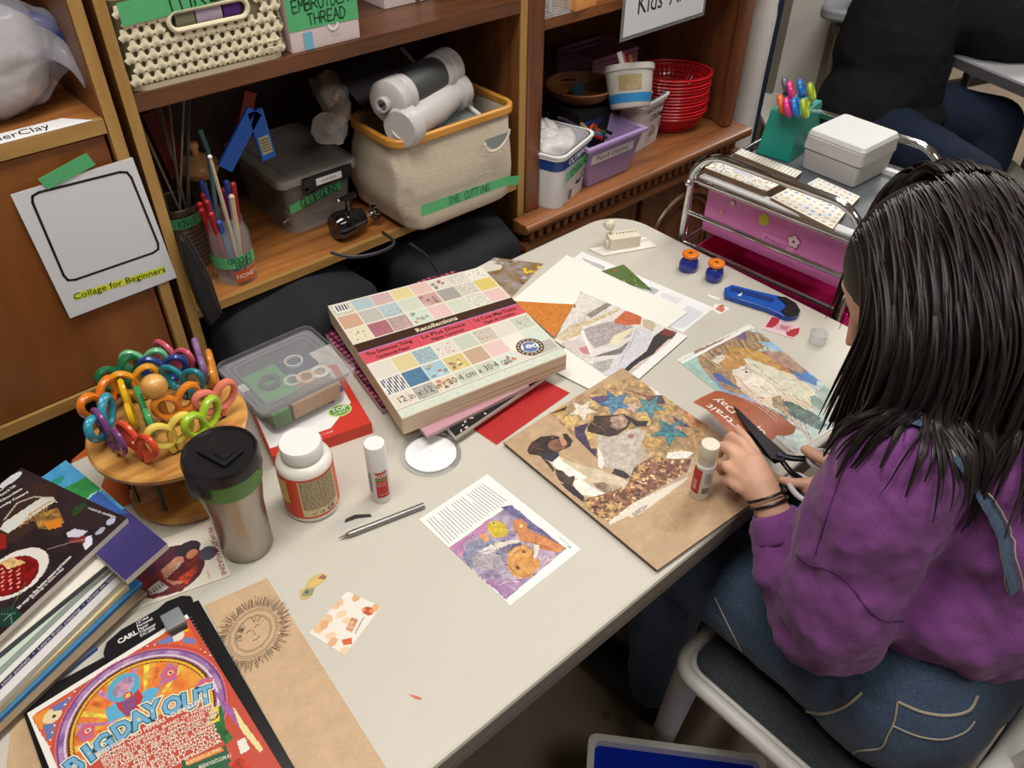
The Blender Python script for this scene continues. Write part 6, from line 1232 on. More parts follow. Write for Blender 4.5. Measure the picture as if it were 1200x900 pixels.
# tape label DYE CUTTING, running past the basket's corner onto the post
fy = -.0125
b = MB(); M = FRONT(0, fy, 0); yq = fy+1.13-.002; w = [V(x, y, yq)-Vector((.90, 1.13, ZL_)) for x, y in [(494, 254), (493, 241), (592, 207), (594, 217)]]; lm_ = lambda p: (p.x, p.z, .002)
b.add([lm_(p) for p in w], [(0, 3, 2, 1)], tapeg, M=M); mid = (w[0]+w[1]+w[2]+w[3])/4; sl = math.atan2((w[2]-w[1]).z, (w[2]-w[1]).x); b.hand('DYE CUTTING', .0145, .0012, marker, M=M @ T(mid.x+.012, mid.z, .0028) @ RZ(sl), sp=.62, seed=6)
w2 = [w[3], w[2], V(609, 205, 1.14)-Vector((.90, 1.13, ZL_)), V(606, 216, 1.14)-Vector((.90, 1.13, ZL_))]; b.add([(p.x, p.z, .002-(0 if k < 2 else .022)) for k, p in enumerate(w2)], [(0, 1, 2, 3), (3, 2, 1, 0)], tapeg, M=M); b.build('label_tape', c)
b = MB(); M = FRONT(0, fy+.002, 0); pts = [(.062+.030*math.cos(a), .155+.026*math.sin(a)-.006*math.cos(a)*-1, .002) for a in [PI+PI*k/12 for k in range(13)]]; b.tube(pts, .0032, mat('webbing', (222, 212, 194), .8), seg=8, M=M, flat=.5)
b.prism([(.062+.028*math.cos(a), .156+.024*math.sin(a)) for a in [PI+PI*k/12 for k in range(13)]], 0, .0012, mat('grey_ribbed', (134, 142, 142), .5), M=M); b.build('handle_opening', c)
# ---- die cutting machine
mg = mat('machine_grey', (196, 192, 190), .35); md = mat('machine_dark', (66, 68, 68), .5, bump=.3, bscale=400); mp_ = mat('grey_ribbed', (134, 142, 142), .5)
A1, A2, B1, B2 = P(452, 121, 1.085), P(527, 78, 1.085), P(468, 152, 1.045), P(538, 104, 1.045)
o = Vector((.90, 1.22, ZL_+.01)); c = thing('die_cutting_machine', 'light grey manual die cutting machine with a dark grip, sticking out of the basket', 'machine', o)
def rod(name, p0, p1, prof, m, parent=c): d = p1-p0; b = W0(o); b.lathe([(r_, d.length*t) for t, r_ in prof], m, M=frame(p0, d), seg=28); return b.build(name, parent)
rod('roller_cover', A1, A2, [(0, .0), (0, .012), (.0, .032), (.02, .038), (.14, .038), (.16, .035), (.17, .037), (.24, .036), (.26, .030), (.74, .030), (.77, .037), (.83, .037), (.84, .034), (.86, .038), (.97, .038), (1, .032), (1, 0)], mg)
rod('lower_cover', B1, B2, [(0, 0), (0, .032), (.03, .037), (.14, .037), (.17, .028), (.5, .035), (.83, .028), (.86, .036), (.97, .036), (1, .028), (1, 0)], mg)
d = (A2-A1); nrm = (CAM-A1).normalized(); b = W0(o); b.lathe([(.0315, d.length*.25), (.0345, d.length*.34), (.037, d.length*.5), (.0345, d.length*.66), (.0315, d.length*.75)], md, M=frame(A1+Vector((0, 0, .001)), d), seg=30, close=True); b.build('grip', c)
b = W0(o); e_ = A1-d.normalized()*.001; b.lathe([(.0, -.001), (.010, -.001), (.010, -.012), (.013, -.012), (.013, 0)], mg, M=frame(e_, d), seg=20).cyl(e_, e_-d.normalized()*.014, .003, None, chrome).build('crank_socket', c)
b = W0(o)
for t in (.06, .93):
    p, q = B1.lerp(B2, t), B1.lerp(B2, t); q = p+Vector((.035, .05, -.045)); b = W0(o); b.tube([p, (p+q)/2, q], [.022, .016, .010], mg, seg=12); b.build('side_support', c)
pa, pb, pc, pd = P(468, 176, 1.0), P(567, 150, 1.0), P(548, 104, 1.03), P(452, 140, 1.03); pa.z -= .02; pb.z -= .02
b = W0(o); b.add([pa, pb, pc, pd]+[p-Vector((0, 0, .008)) for p in (pa, pb, pc, pd)], [(0, 1, 2, 3), (7, 6, 5, 4), (0, 4, 5, 1), (1, 5, 6, 2), (2, 6, 7, 3), (3, 7, 4, 0)], mp_)
for k in range(22): b.tube([pa.lerp(pd, k/22)+Vector((0, 0, .001)), pb.lerp(pc, k/22)+Vector((0, 0, .001))], .0015, mp_, seg=6)
b.tube([P(534, 113, 1.03), P(572, 143, .995)], .005, mg, seg=10); b.build('front_platform', c)
q = [V(392, 88, 1.36), V(470, 56, 1.36), V(508, 98, 1.30), V(430, 132, 1.30)]; b = W0(o); b.add(q+[p+Vector((0, .008, .004)) for p in q], [(0, 3, 2, 1), (4, 5, 6, 7), (0, 1, 5, 4), (1, 2, 6, 5), (2, 3, 7, 6), (3, 0, 4, 7)], mat('machine_back', (78, 76, 76), .5)).tube([q[1], q[2]], .004, mg, seg=8); b.build('rear_platform', c)
# ---- wrapped roll in clear film, left of the machine
o = P(395, 130, 1.02); b = W0(o); pts = [V(378, 92, 1.36), V(388, 112, 1.33), V(398, 130, 1.30), V(392, 146, 1.27), V(384, 152, 1.25)]; b.tube(cr(pts, 4), [.016+.008*math.sin(k*.33) for k in range(len(cr(pts, 4)))], mat('beige_wrap', (150, 128, 112), .3, noise=.3, nscale=60), seg=16)
ob = b.build('bundle', loc=o); 
c = thing('wrapped_bundle', 'beige bundle wrapped in crumpled clear film, left of the machine', 'bundle', o); ob.parent = c; ob.location = (0, 0, 0); solid_noise(ob, .006, 60)
b = W0(o); b.tube(cr(pts, 4), [.024+.006*math.sin(k*.5) for k in range(len(cr(pts, 4)))], clear('crumpled_film', (225, 220, 215), .25, .15), seg=18); ob = b.build('film_wrap', c); solid_noise(ob, .012, 45, 3)
# ---- glue gun bin
def clearbin(x0_, y0_, x1_, y1_, z0, z1, inset, m, name_, parent, r=.016, th=.002):
    b = MB(); shell(b, x0_, y0_, x1_, y1_, z0, z1, inset, th, m, r); return b.build(name_, parent)
c = thing('storage_bin', 'clear lidded plastic bin with a green tape label reading GLUEGUNS', 'bin', (.66, 1.285, ZL_))
cb_ = clear('clear_bin', (200, 198, 196), .20, .12); cl_ = clear('clear_bin_lid', (186, 180, 174), .40, .25)
clearbin(-.065, .0, .080, .205, .001, .108, .008, cb_, 'tub', c)
b = MB(); shell(b, -.078, -.012, .090, .212, .106, .120, -.0, .003, cl_); b.prism(rrect(-.074, -.008, .086, .208, .014), .113, .117, cl_); b.prism(rrect(-.05, .015, .062, .185, .014), .117, .1195, cl_); b.build('lid', c)
b = MB(); M = FRONT(0, -.0125, 0); b.box((-.034, .092, 0), (.070, .117, .006), blackp, bev=.002, M=M).box((-.036, .088, .001), (-.026, .1, .006), blackp, M=M); b.box((-.008, .098, .006), (.046, .111, .0066), white, M=M); b.text('GLUE GUNS', .006, ink, M=M @ T(.018, .1045, .007)); b.build('latch', c)
b = MB(); M = FRONT(0, -.0015, 0); b.add([(-.060, .050, .0), (.050, .066, 0), (.052, .086, 0), (-.060, .068, 0)], [(0, 1, 2, 3)], tapeg, M=M); b.hand('GLUEGUNS', .016, .0014, marker, M=M @ T(.004, .069, .0012) @ RZ(.13), sp=.66, seed=8); b.build('label_tape', c)
def inside(name, label, cat, base, b): return tag(b.build(name, loc=base), label, cat)
for k, (x, y, h_, col, rz) in enumerate(((-.02, .05, .06, (150, 120, 110), .3), (.03, .06, .07, (140, 130, 120), -.2), (.0, .13, .08, (120, 60, 50), .6))):
    base = Vector((.66+x, 1.285+y, ZL_+.004)); b = MB(RZ(rz)); b.box((-.028, -.01, 0), (.02, .01, .03), mat('gg%d' % k, col, .5), bev=.004).box((.0, -.009, .028), (.022, .009, h_), mat('gg%d' % k, col, .5), bev=.004).cyl((-.028, 0, .014), (-.044, 0, .012), .006, .002, steel)
    tag(b.build('glue_gun', loc=base), 'glue gun lying inside the clear bin', 'glue gun', 'glue guns inside the clear bin')
# ---- black clamp gadget
base = Vector((.700, 1.226, ZL_)); c = thing('table_clamp', 'small black clamp with a chrome spindle and toothed wheel, on the lower shelf', 'clamp', base)
pL, pR = V(386, 262, 1.226), V(420, 262, 1.226); sc = (pR-pL).length; gl = mat('gloss_black', (16, 16, 18), .12, coat=.6)
b = MB(); b.lathe([(0, -sc*.55), (sc*.34, -sc*.55), (sc*.42, -sc*.4), (sc*.40, 0), (sc*.26, sc*.45), (0, sc*.5)], gl, M=T(-.012, 0, sc*.43) @ RY(PI/2), seg=28); b.build('body', c)
b = MB(); b.cyl((-.012, 0, sc*.75), (-.012, 0, sc*1.15), .006, .005, gl).tube([(-.028, 0, sc*1.2), (.006, 0, sc*1.22)], [.0045, .006], gl, seg=12).ball((-.030, 0, sc*1.2), .0045, chrome); b.build('lever', c)
b = MB(); b.cyl((.010, 0, sc*.43), (.040, 0, sc*.43), .004, None, chrome); b.build('spindle', c)
b = MB()
for k in range(14): a = 2*PI*k/14; b.box((-.004, -.0018, .0), (.004, .0018, .0155), chrome if k % 2 else gl, M=T(.043, 0, sc*.43) @ RX(a))
b.cyl((.0395, 0, sc*.43), (.0465, 0, sc*.43), .012, None, gl); b.build('toothed_wheel', c)
# ---- crochet hook jar
base = Vector((.456, 1.236, ZL_)); c = thing('glass_jar', 'faceted glass jar labelled CROCHET HOOKS full of hooks', 'jar', base)
gj = clear('jar_glass', (210, 216, 214), .14, .04); jr = .036
MB().lathe([(0, 0), (jr*.96, 0), (jr, .004), (jr, .092), (jr*.9, .104), (jr*.82, .110), (jr*.86, .115), (jr*.82, .122), (jr*.78, .122), (jr*.8, .106), (jr*.93, .090), (jr*.93, .006), (0, .006)], gj, seg=8, close=True, M=RZ(.2)).build('glass', c)
ca = camang(base); b = MB(); b.lathe([(jr+.0008, .036), (jr+.0008, .058)], tapeg, seg=12, arc=(ca-1.4, ca+1.3), close=True)
def handwrap(b, txt, size, th_, R, ang, z, m, seed=1, sp=.7):
    t_ = MB(); t_.hand(txt, size, th_, None, sp=sp, seed=seed); b.add([(R*math.cos(ang+v.x/R), R*math.sin(ang+v.x/R), z+v.y) for v in t_.v], t_.f, m)
handwrap(b, 'CROCHET', .0095, .0011, jr+.0014, ca+.35, .0515, marker, 2); handwrap(b, 'HOOKS', .0095, .0011, jr+.0014, ca+.5, .0415, marker, 3); b.build('label_tape', c)
b = MB(); b.lathe([(jr+.0005, .008), (jr+.0005, .030)], mat('honey_label', (196, 84, 44), .45), seg=6, arc=(ca-.1, ca+1.1), close=True); wrap(b, 'HONEY', .012, jr+.001, ca+.5, .019, mat('honey_text', (236, 220, 200), .5), .01); b.build('honey_label', c)
hookc = [(176, 34, 40), (150, 24, 30), (50, 80, 170), (190, 44, 50), (170, 28, 34), (150, 30, 40), (170, 30, 34), (190, 40, 40), (40, 70, 160), (150, 26, 40), (176, 30, 40), (180, 40, 50), (60, 90, 170), (206, 186, 150), (160, 30, 36), (120, 24, 30)]
rr = random.Random(12)
for k, col in enumerate(hookc):
    a = rr.uniform(0, 2*PI); p0 = base+Vector((.014*math.cos(a), .014*math.sin(a), .009)); a2 = a+rr.uniform(-.5, .5); L_ = rr.uniform(.135, .175); p1 = p0+Vector((.018*math.cos(a2), .016*math.sin(a2), L_*(1 if k % 3 else .8))); 
    b = MB(T(-p0)); hm = mat('hook%d%d' % col[:2], col, .3); b.tube([p0, p0.lerp(p1, .5), p1], [.0036, .0056, .0050], hm, seg=8).ball(p1, .0056, hm, seg=8, rings=6)
    tag(b.build('crochet_hook', loc=p0), 'coloured crochet hook or knitting tool standing in the glass jar', 'crochet hook', 'crochet hooks in the glass jar')
p0 = base+Vector((.002, -.020, .010)); p1 = V(246, 184, 1.19); p2 = V(235, 156, 1.20); b = MB(T(-p0)); b.tube([p0, p0.lerp(p1, .6), p1], [.0026, .0036, .0026], mat('bone', (206, 190, 168), .4), seg=8).ball(p1, .0036, white, seg=8); ob = tag(b.build('crochet_hook', loc=p0), 'long bone white tool leaning out of the glass jar with a pale tip', 'crochet hook')
p0 = V(244, 178, 1.25); p1 = V(234, 152, 1.26); b = MB(T(-p0)); p00 = Vector((.44, 1.245, ZL_+.02)); b.tube([p00, p0, p1], [.003, .0040, .0044], mat('teal_hook', (70, 110, 116), .4), seg=8); tag(b.build('crochet_hook', loc=p0), 'teal handled hook standing behind the bone white one', 'crochet hook')
# ---- tin can with knitting needles
base = Vector((.415, 1.335, ZL_)); c = thing('tin_can', 'ribbed tin can with green tape reading KNIT, holding long needles', 'can', base)
tn = mat('dull_tin', (120, 104, 96), .45, .8); prof = [(0, 0), (.038, 0)]
for k in range(26): prof.append((.0395 if k % 2 else .0378, .004+k*.0042))
prof += [(.040, .118), (.0385, .120), (.0365, .118), (.0365, .01), (0, .01)]
MB().lathe(prof, tn, seg=40, close=True).build('can', c); ca = camang(base); b = MB(); b.lathe([(.0402, .086), (.0402, .106)], tapeg, seg=20, arc=(ca-1.5, ca+1.5), close=True); handwrap(b, 'KNIT', .012, .0012, .0408, ca+.35, .096, marker, 5); b.build('label_tape', c)
rr = random.Random(3)
for k in range(11):
    a = rr.uniform(0, 2*PI); p0 = base+Vector((.02*math.cos(a), .02*math.sin(a), .012)); p1 = base+Vector((rr.uniform(-.04, .12), rr.uniform(-.03, .10), rr.uniform(.28, .335))); b = MB(T(-p0)); nm = mat('needle%d' % (k % 3), [(150, 130, 110), (110, 104, 100), (176, 160, 140)][k % 3], .35)
    b.tube([p0, p1], .0020, nm, seg=6).ball(p1, .0035, nm, seg=8, rings=6); tag(b.build('knitting_needle', loc=p0), 'long knitting needle standing in the ribbed tin can', 'knitting needle', 'knitting needles in the tin can')
# darning mushroom
o = P(232, 194, .985); base = o.copy(); c = thing('darning_mushroom', 'round wooden darning mushroom with a short knob, above the tin can', 'tool', base)
wm_ = wood('turned_wood', (186, 132, 80), (222, 172, 116), 6, 'X', .35); MB().lathe([(0, -.024), (.016, -.023), (.030, -.016), (.037, -.003), (.034, .008), (.022, .016), (.008, .020), (0, .020)], wm_, seg=32).build('cap', c); MB().lathe([(.006, .018), (.007, .030), (.0095, .036), (.008, .043), (0, .045)], wm_, seg=20).build('knob', c)
MB().cyl((0, 0, -.13), (0, 0, -.022), .007, None, wm_).build('stem', c)
# blue folded cardboard strip, red strips
def strip(name, label, cat, pts, w_, th_, m, yv, sticker=None):
    w = [V(x, y, yv) for x, y in pts]; o = w[0].copy(); b = MB(T(-o))
    for p, q in zip(w[:-1], w[1:]):
        d = (q-p).normalized(); n = Vector((-d.z, 0, d.x)); yy = Vector((0, th_, 0)); b.add([p-n*w_/2, p+n*w_/2, q+n*w_/2, q-n*w_/2, p-n*w_/2+yy, p+n*w_/2+yy, q+n*w_/2+yy, q-n*w_/2+yy], [(0, 1, 2, 3), (7, 6, 5, 4), (0, 4, 5, 1), (1, 5, 6, 2), (2, 6, 7, 3), (3, 7, 4, 0)], m)
    if sticker: 
        p, q = w[-2], w[-1]; d = (q-p).normalized(); n = Vector((-d.z, 0, d.x)); s0, s1 = p.lerp(q, .52), p.lerp(q, .88); f_ = Vector((0, -.0008, 0)); b.add([s0-n*w_*.36+f_, s0+n*w_*.36+f_, s1+n*w_*.36+f_, s1-n*w_*.36+f_], [(0, 1, 2, 3)], mat('barcode_sticker', (206, 200, 160), .5))
        for k in range(5): u0 = s0.lerp(s1, .15+k*.16); b.add([u0-n*w_*.3+f_*2, u0+n*w_*.3+f_*2, u0+n*w_*.3+f_*2+d*.0016, u0-n*w_*.3+f_*2+d*.0016], [(0, 1, 2, 3)], mat('barcode_ink', (90, 84, 50), .5))
    return tag(b.build(name, loc=o), label, cat)
bl2 = mat('blue_card', (34, 104, 216), .45)
strip('folded_strip', 'bright blue folded cardboard strip with a bar code sticker, beside the glue gun bin', 'packaging', [(264, 198), (299, 130), (316, 186)], .027, .006, bl2, 1.262, True)
strip('red_tube', 'dark red packet standing at the left end of the lower shelf', 'packet', [(178, 130), (212, 205)], .035, .02, mat('dark_red_card', (120, 34, 32), .5), 1.40); strip('red_tube', 'red strip standing behind the blue folded cardboard', 'packet', [(294, 108), (283, 165)], .022, .01, mat('red_card', (150, 44, 40), .5), 1.33)
# ---- black sleeve leaning at the left post
pts = [V(203, 268, 1.185), V(212, 272, 1.180), V(238, 318, 1.176), V(253, 362, 1.172), V(240, 374, 1.170), V(228, 352, 1.172), V(210, 300, 1.178)]; o = pts[4].copy()
b = MB(T(-o)); n = len(pts); off = Vector((-.004, -.030, 0)); b.add(pts+[p+off for p in pts], [list(range(n)), list(range(n, 2*n))[::-1]]+[[i, n+i, n+(i+1) % n, (i+1) % n] for i in range(n)], mat('black_nylon', (20, 20, 23), .6, bump=.4, bscale=200)); c = thing('zip_case', 'black zipped case leaning on the left post of the middle bookcase', 'case', o); b.build('case', c, bevel=.006)
b = MB(T(-o)); b.tube([p+off*.5+Vector((.004, 0, 0)) for p in pts[1:5]], .0022, mat('zip_grey', (52, 52, 56), .4), seg=6); b.build('zip', c)
# ---- black bags in the bottom compartment
def bag(x0_, y0_, z0_, x1_, y1_, z1_, seed, label, top_t=.8):
    nyl = mat('black_nylon', (20, 20, 23), .6, bump=.4, bscale=200); nyl = mat('bag_cloth', (38, 39, 43), .85, bump=1.0, bscale=38, noise=.2, nscale=14, spec=.25); o = Vector(((x0_+x1_)/2, (y0_+y1_)/2, z0_)); bm = bmesh.new(); bmesh.ops.create_cube(bm, size=1); bmesh.ops.subdivide_edges(bm, edges=list(bm.edges), cuts=9, use_grid_fill=True)
    for v in bm.verts:
        p = v.co*2; l = max(abs(p.x), abs(p.y), abs(p.z)); q = p.normalized()*l; p = p*.72+q*.28*1.25; v.co = Vector((p.x*(x1_-x0_)/2, p.y*(y1_-y0_)/2, (p.z+1)/2*(z1_-z0_))); v.co += Vector(mnoise.noise_vector(v.co*9+Vector((seed, 0, 0))))*.020+Vector(mnoise.noise_vector(v.co*22+Vector((seed, 5, 0))))*.010
    me = bpy.data.meshes.new('body'); bm.to_mesh(me); bm.free(); me.materials.append(nyl); [setattr(p, 'use_smooth', True) for p in me.polygons]; c = thing('duffel_bag', label, 'bag', o); ob = bpy.data.objects.new('body', me); COL.objects.link(ob); ob.parent = c; ob.modifiers.new('s', 'SUBSURF').render_levels = 1
    return c, o
c, o = bag(.365, 1.095, .12, .69, 1.46, .795, 1, 'soft black bag under the lower shelf, left of the drawstring bag')
c, o = bag(.755, 1.10, .12, 1.055, 1.46, .775, 7, 'soft black drawstring bag under the lower shelf, by the hutch')
cord = mat('black_cord', (34, 34, 38), .35)
b = W0(o); b.tube(cr([V(388, 296, 1.10), V(410, 301, 1.09), V(440, 297, 1.085), V(462, 285, 1.085), V(448, 272, 1.12)], 5), .003, cord, seg=8).build('cord', c)
b = W0(o); b.tube(cr([V(480, 285, 1.09), V(500, 300, 1.085), V(512, 318, 1.085)], 5), .0025, cord, seg=8).build('cord', c)
# ---- left cabinet: clay bag, paper strip, notice sheet
S = Sheet([P(-60, 208, 1.184), P(-60, 208, 1.184).lerp(P(92, 152, 1.184), 1.0), P(76, 138, 1.184), P(-75, 190, 1.184)], 1.184, .003, (236, 236, 236)); S.q
sx0, sx1, sy0, sy1 = .02, .287, 1.172, 1.212
S = Sheet([Vector((sx0, 1.1815, 1.184)), Vector((.292, 1.1815, 1.184)), Vector((.262, 1.215, 1.184)), Vector((sx0, 1.215, 1.184))], 1.184, .003, (236, 236, 238))
S.text('PolymerClay', (0.42, .52), (.86, .52), (30, 30, 30), px=False, h=.026); S.build('paper_sign', label='white paper strip lettered erClay lying under the clear bag', cat='sign', thick=.0006)
base = Vector((.205, 1.275, 1.187)); c = thing('zip_bag', 'clear zip bag with a blue seal full of silvery wrapped clay', 'bag', base)
film = clear('bag_film', (226, 226, 240), .24, .10); b = MB(); b.ball((0, 0, .072), (.088, .058, .070), mat('silver_wrap', (206, 202, 200), .28, .45, noise=.25, nscale=45, bump=1.0, bscale=70), seg=48, rings=32); ob = b.build('clay_block', c); solid_noise(ob, .010, 20); solid_noise(ob, .003, 70, 4)
b = MB(); b.ball((.004, 0, .078), (.102, .070, .076), film, seg=56, rings=36); ob = b.build('film', c)
for v in ob.data.vertices: v.co += Vector(mnoise.noise_vector(v.co*24))*.014+Vector(mnoise.noise_vector(v.co*60))*.005; v.co.z = max(v.co.z, .001)
b = MB(); pts = cr([V(24, 30, 1.28)-base, V(45, 30, 1.27)-base, V(75, 48, 1.24)-base, V(96, 78, 1.22)-base], 5); pts2 = cr([V(26, 12, 1.29)-base, V(50, 14, 1.28)-base, V(80, 32, 1.25)-base, V(97, 56, 1.23)-base], 5); pts3 = cr([V(28, 62, 1.26)-base, V(50, 66, 1.25)-base, V(80, 80, 1.22)-base, V(100, 104, 1.21)-base], 5)
n = len(pts); b.add(pts+pts2, [[i, i+1, n+i+1, n+i] for i in range(n-1)], mat('blue_seal', (34, 50, 130), .3, alpha=.9)); b.add(pts+pts3, [[i, i+1, n+i+1, n+i] for i in range(n-1)], film); ob = b.build('zip_seal', c); ob.modifiers.new('s', 'SOLIDIFY').thickness = .001
w = [V(12, 228, 1.178), V(82, 373, 1.178), V(207, 325, 1.178), V(155, 184, 1.178)]; o = w[1].copy(); 
X = plane(Vector((0, 0, 0)), w[2]-w[1], w[0]-w[1]); I = X.inverted(); q = [I @ (p-o) for p in w]
c = thing('notice_sheet', 'white notice sheet taped to the cabinet door, reading Collage for Beginners', 'notice', o)
b = MB(X); b.prism([(p.x, p.y) for p in q], 0, .0006, mat('notice_paper', (224, 226, 232), .6)); b.build('sheet', c)
def qp(px, py, z=.0008): p = I @ (V(px, py, 1.178)-o); return (p.x, p.y)
b = MB(X); fr_ = [qp(34, 228), qp(150, 199), qp(188, 293), qp(78, 331)]
cx_ = sum(p[0] for p in fr_)/4; cy_ = sum(p[1] for p in fr_)/4
pts = []
for i in range(4):
    p = Vector(fr_[i]); a_, e_ = Vector(fr_[i-1]), Vector(fr_[(i+1) % 4])
    for t in (0, .5, 1): s0 = p+(a_-p).normalized()*.012; s1 = p+(e_-p).normalized()*.012; pts.append((((1-t)**2*s0+2*t*(1-t)*p+t*t*s1).x, ((1-t)**2*s0+2*t*(1-t)*p+t*t*s1).y))
b.M = X @ T(0, 0, .0009); b.ribbon(pts+[pts[0]], .0036, ink); b.build('printed_frame', c)
a_, e_ = Vector(qp(86, 348)), Vector(qp(193, 315)); ang = math.atan2((e_-a_).y, (e_-a_).x); mid = (a_+e_)/2
b = MB(X @ T(mid.x, mid.y, .0009) @ RZ(ang)); L_ = (e_-a_).length; b.add([(-L_/2, -.006, 0), (L_/2, -.006, 0), (L_/2, .005, 0), (-L_/2, .005, 0)], [(0, 1, 2, 3)], mat('highlighter', (226, 236, 60), .6))
t_ = MB(); t_.text('Collage for Beginners', .0145); wd = max(v.x for v in t_.v)-min(v.x for v in t_.v); b.add([(v.x*L_/wd, v.y, .0004) for v in t_.v], t_.f, ink); b.build('lettering', c)
w2 = [V(44, 210, 1.1765), V(101, 179, 1.1765), V(112, 193, 1.1765), V(56, 222, 1.1765)]; b = MB(T(-o)); b.add(w2+[p+Vector((0, -.0008, 0)) for p in w2], [(0, 1, 2, 3), (7, 6, 5, 4), (0, 4, 5, 1), (1, 5, 6, 2), (2, 6, 7, 3), (3, 7, 4, 0)], tapeg); b.build('tape', c)
# ================================================================ hutch contents
ZC = .7605
def sqbucket(base, hw, h, rz, name, label, cat, m, band=None, top=1.12, rimw=.006, rimm=None):
    c = thing(name, label, cat, base, rz); b = MB(); r = hw*.35; N_ = 6; vs = []; n = None
    for k, (s_, z) in enumerate(((1, 0), (1+(top-1)*.5, h*.5), (top, h))): o_ = rrect(-hw*s_, -hw*s_, hw*s_, hw*s_, r, 6); n = len(o_); vs += [(p[0], p[1], z) for p in o_]
    for s_, z in ((top-.05, h), (.97, .004)): vs += [(p[0], p[1], z) for p in rrect(-hw*s_, -hw*s_, hw*s_, hw*s_, r, 6)]
    fs = [[k*n+i, k*n+(i+1) % n, (k+1)*n+(i+1) % n, (k+1)*n+i] for k in range(4) for i in range(n)]+[list(range(n))[::-1], [4*n+i for i in range(n)]]
    b.add(vs, fs, m, smooth=True); b.build('tub', c)
    b = MB(); e = [(top, h-.012), (top+.05, h-.012), (top+.05, h-.004), (top+.09, h-.004), (top+.09, h), (top-.04, h)]; vs = []
    for s_, z in e: vs += [(p[0], p[1], z) for p in rrect(-hw*s_, -hw*s_, hw*s_, hw*s_, r, 6)]
    b.add(vs, [[k*n+i, k*n+(i+1) % n, (k+1)*n+(i+1) % n, (k+1)*n+i] for k in range(len(e)-1) for i in range(n)], rimm or white, smooth=False); b.build('rim', c); return c
base = Vector((1.198, 1.228, ZC)); hw = .070; rz = .32
c = sqbucket(base, hw, .130, rz, 'plastic_bucket', 'white square bucket with a blue band and green tape reading CHALK', 'bucket', mat('white_bucket', (222, 220, 222), .4))
FB = lambda y, z, x=0: FRONT(x, y, z)
b = MB(); ang = math.atan(hw*.12/.13)
def bandring(z0, z1, m, e=.0008):
    vs = []; 
    for z in (z0, z1): s_ = 1+.12*z/.130; o_ = rrect(-hw*s_-e, -hw*s_-e, hw*s_+e, hw*s_+e, hw*.35, 6); vs += [(p[0], p[1], z) for p in o_]
    n = len(o_); return b.add(vs, [[i, (i+1) % n, n+(i+1) % n, n+i] for i in range(n)], m, smooth=True)
bandring(.092, .117, mat('olympic_blue', (30, 66, 140), .4)); M = Matrix.Translation((0, -hw*1.10-.0022, .104)) @ RX(PI/2+ang); b.text('OLYMPIC', .020, white, M=M, bold=.02)
M = Matrix.Translation((0, -hw*1.06-.0028, .0)) @ RX(PI/2+ang); b.add([(-.052, .062, .0), (.060, .076, 0), (.062, .104, 0), (.04, .100, 0), (-.052, .084, 0)], [(0, 1, 2, 3, 4)], tapeg, M=M); b.hand('CHALK', .019, .0016, marker, M=M @ T(.004, .081, .0008) @ RZ(.12), sp=.82, seed=4)
b.add([(-.018, .040, 0), (-.002, .036, 0), (.012, .044, 0), (.010, .050, 0), (.0, .044, 0), (-.014, .047, 0)], [(0, 1, 2, 3, 4, 5)], ink, M=M @ T(.012, 0, .0004)); b.tube([(.030+.008*math.cos(a), .054+.008*math.sin(a), .0006) for a in [k*PI/6 for k in range(12)]], .0008, ink, seg=5, closed=True, M=M); b.ribbon([(.03, .06), (.05, .09)], .002, ink, M=M @ T(0, 0, .001)); b.box((-.034, .012, 0), (-.020, .036, .0005), mat('panel_grey', (120, 110, 104), .5), M=M)
b.build('label', c)
b = MB(); b.ball((0, 0, .115), (hw*.98, hw*.98, .034), clear('white_bag_film', (236, 234, 230), .75, .3), seg=40, rings=26); ob = b.build('plastic_bag', loc=base+Vector((0, 0, 0)), rz=rz)
for v in ob.data.vertices:
    v.co += Vector(mnoise.noise_vector(v.co*26))*.018+Vector(mnoise.noise_vector(v.co*60))*.006; v.co.z = max(v.co.z, .07); v.co.x = max(min(v.co.x, hw*.96), -hw*.96); v.co.y = max(min(v.co.y, hw*.96), -hw*.96)
tag(ob, 'crumpled whitish plastic bag stuffed in the chalk bucket', 'bag')
# pencil crayon bin
base = Vector((1.352, 1.168, ZC)); c = thing('storage_bin', 'lilac plastic bin with a white label reading Pencil Crayons', 'bin', base)
lil = mat('lilac_plastic', (172, 146, 196), .4); b = MB()
def taperbin(b, w0, w1, y0, y1, dy, h, th, m, rim=.007):
    o_ = [(-w0, dy), (w0, dy), (w0, y1-dy), (-w0, y1-dy)]; t_ = [(-w1, y0), (w1, y0), (w1, y1), (-w1, y1)]; i_ = [(-w1+th, y0+th), (w1-th, y0+th), (w1-th, y1-th), (-w1+th, y1-th)]; j_ = [(-w0+th, dy+th), (w0-th, dy+th), (w0-th, y1-dy-th), (-w0+th, y1-dy-th)]; e_ = [(-w1-rim, y0-rim), (w1+rim, y0-rim), (w1+rim, y1+rim), (-w1-rim, y1+rim)]
    vs = [(p[0], p[1], 0) for p in o_]+[(p[0], p[1], h-.01) for p in t_]+[(p[0], p[1], h-.01) for p in e_]+[(p[0], p[1], h) for p in e_]+[(p[0], p[1], h) for p in i_]+[(p[0], p[1], .004) for p in j_]
    fs = [[k*4+i, k*4+(i+1) % 4, (k+1)*4+(i+1) % 4, (k+1)*4+i] for k in range(5) for i in range(4)]+[[3, 2, 1, 0], [20, 21, 22, 23]]; return b.add(vs, fs, m)
taperbin(b, .068, .090, -.012, .29, .006, .108, .003, lil); b.build('tub', c, bevel=.002)
b = MB(); M = T(0, -.0095, .074) @ RX(PI/2+.12); b.box((-.078, -.011, 0), (.060, .011, .001), mat('label_white', (226, 220, 222), .5), M=M); b.text('Pencil Crayons', .0175, ink, M=M @ T(-.009, 0, .0014)); b.build('label', c)
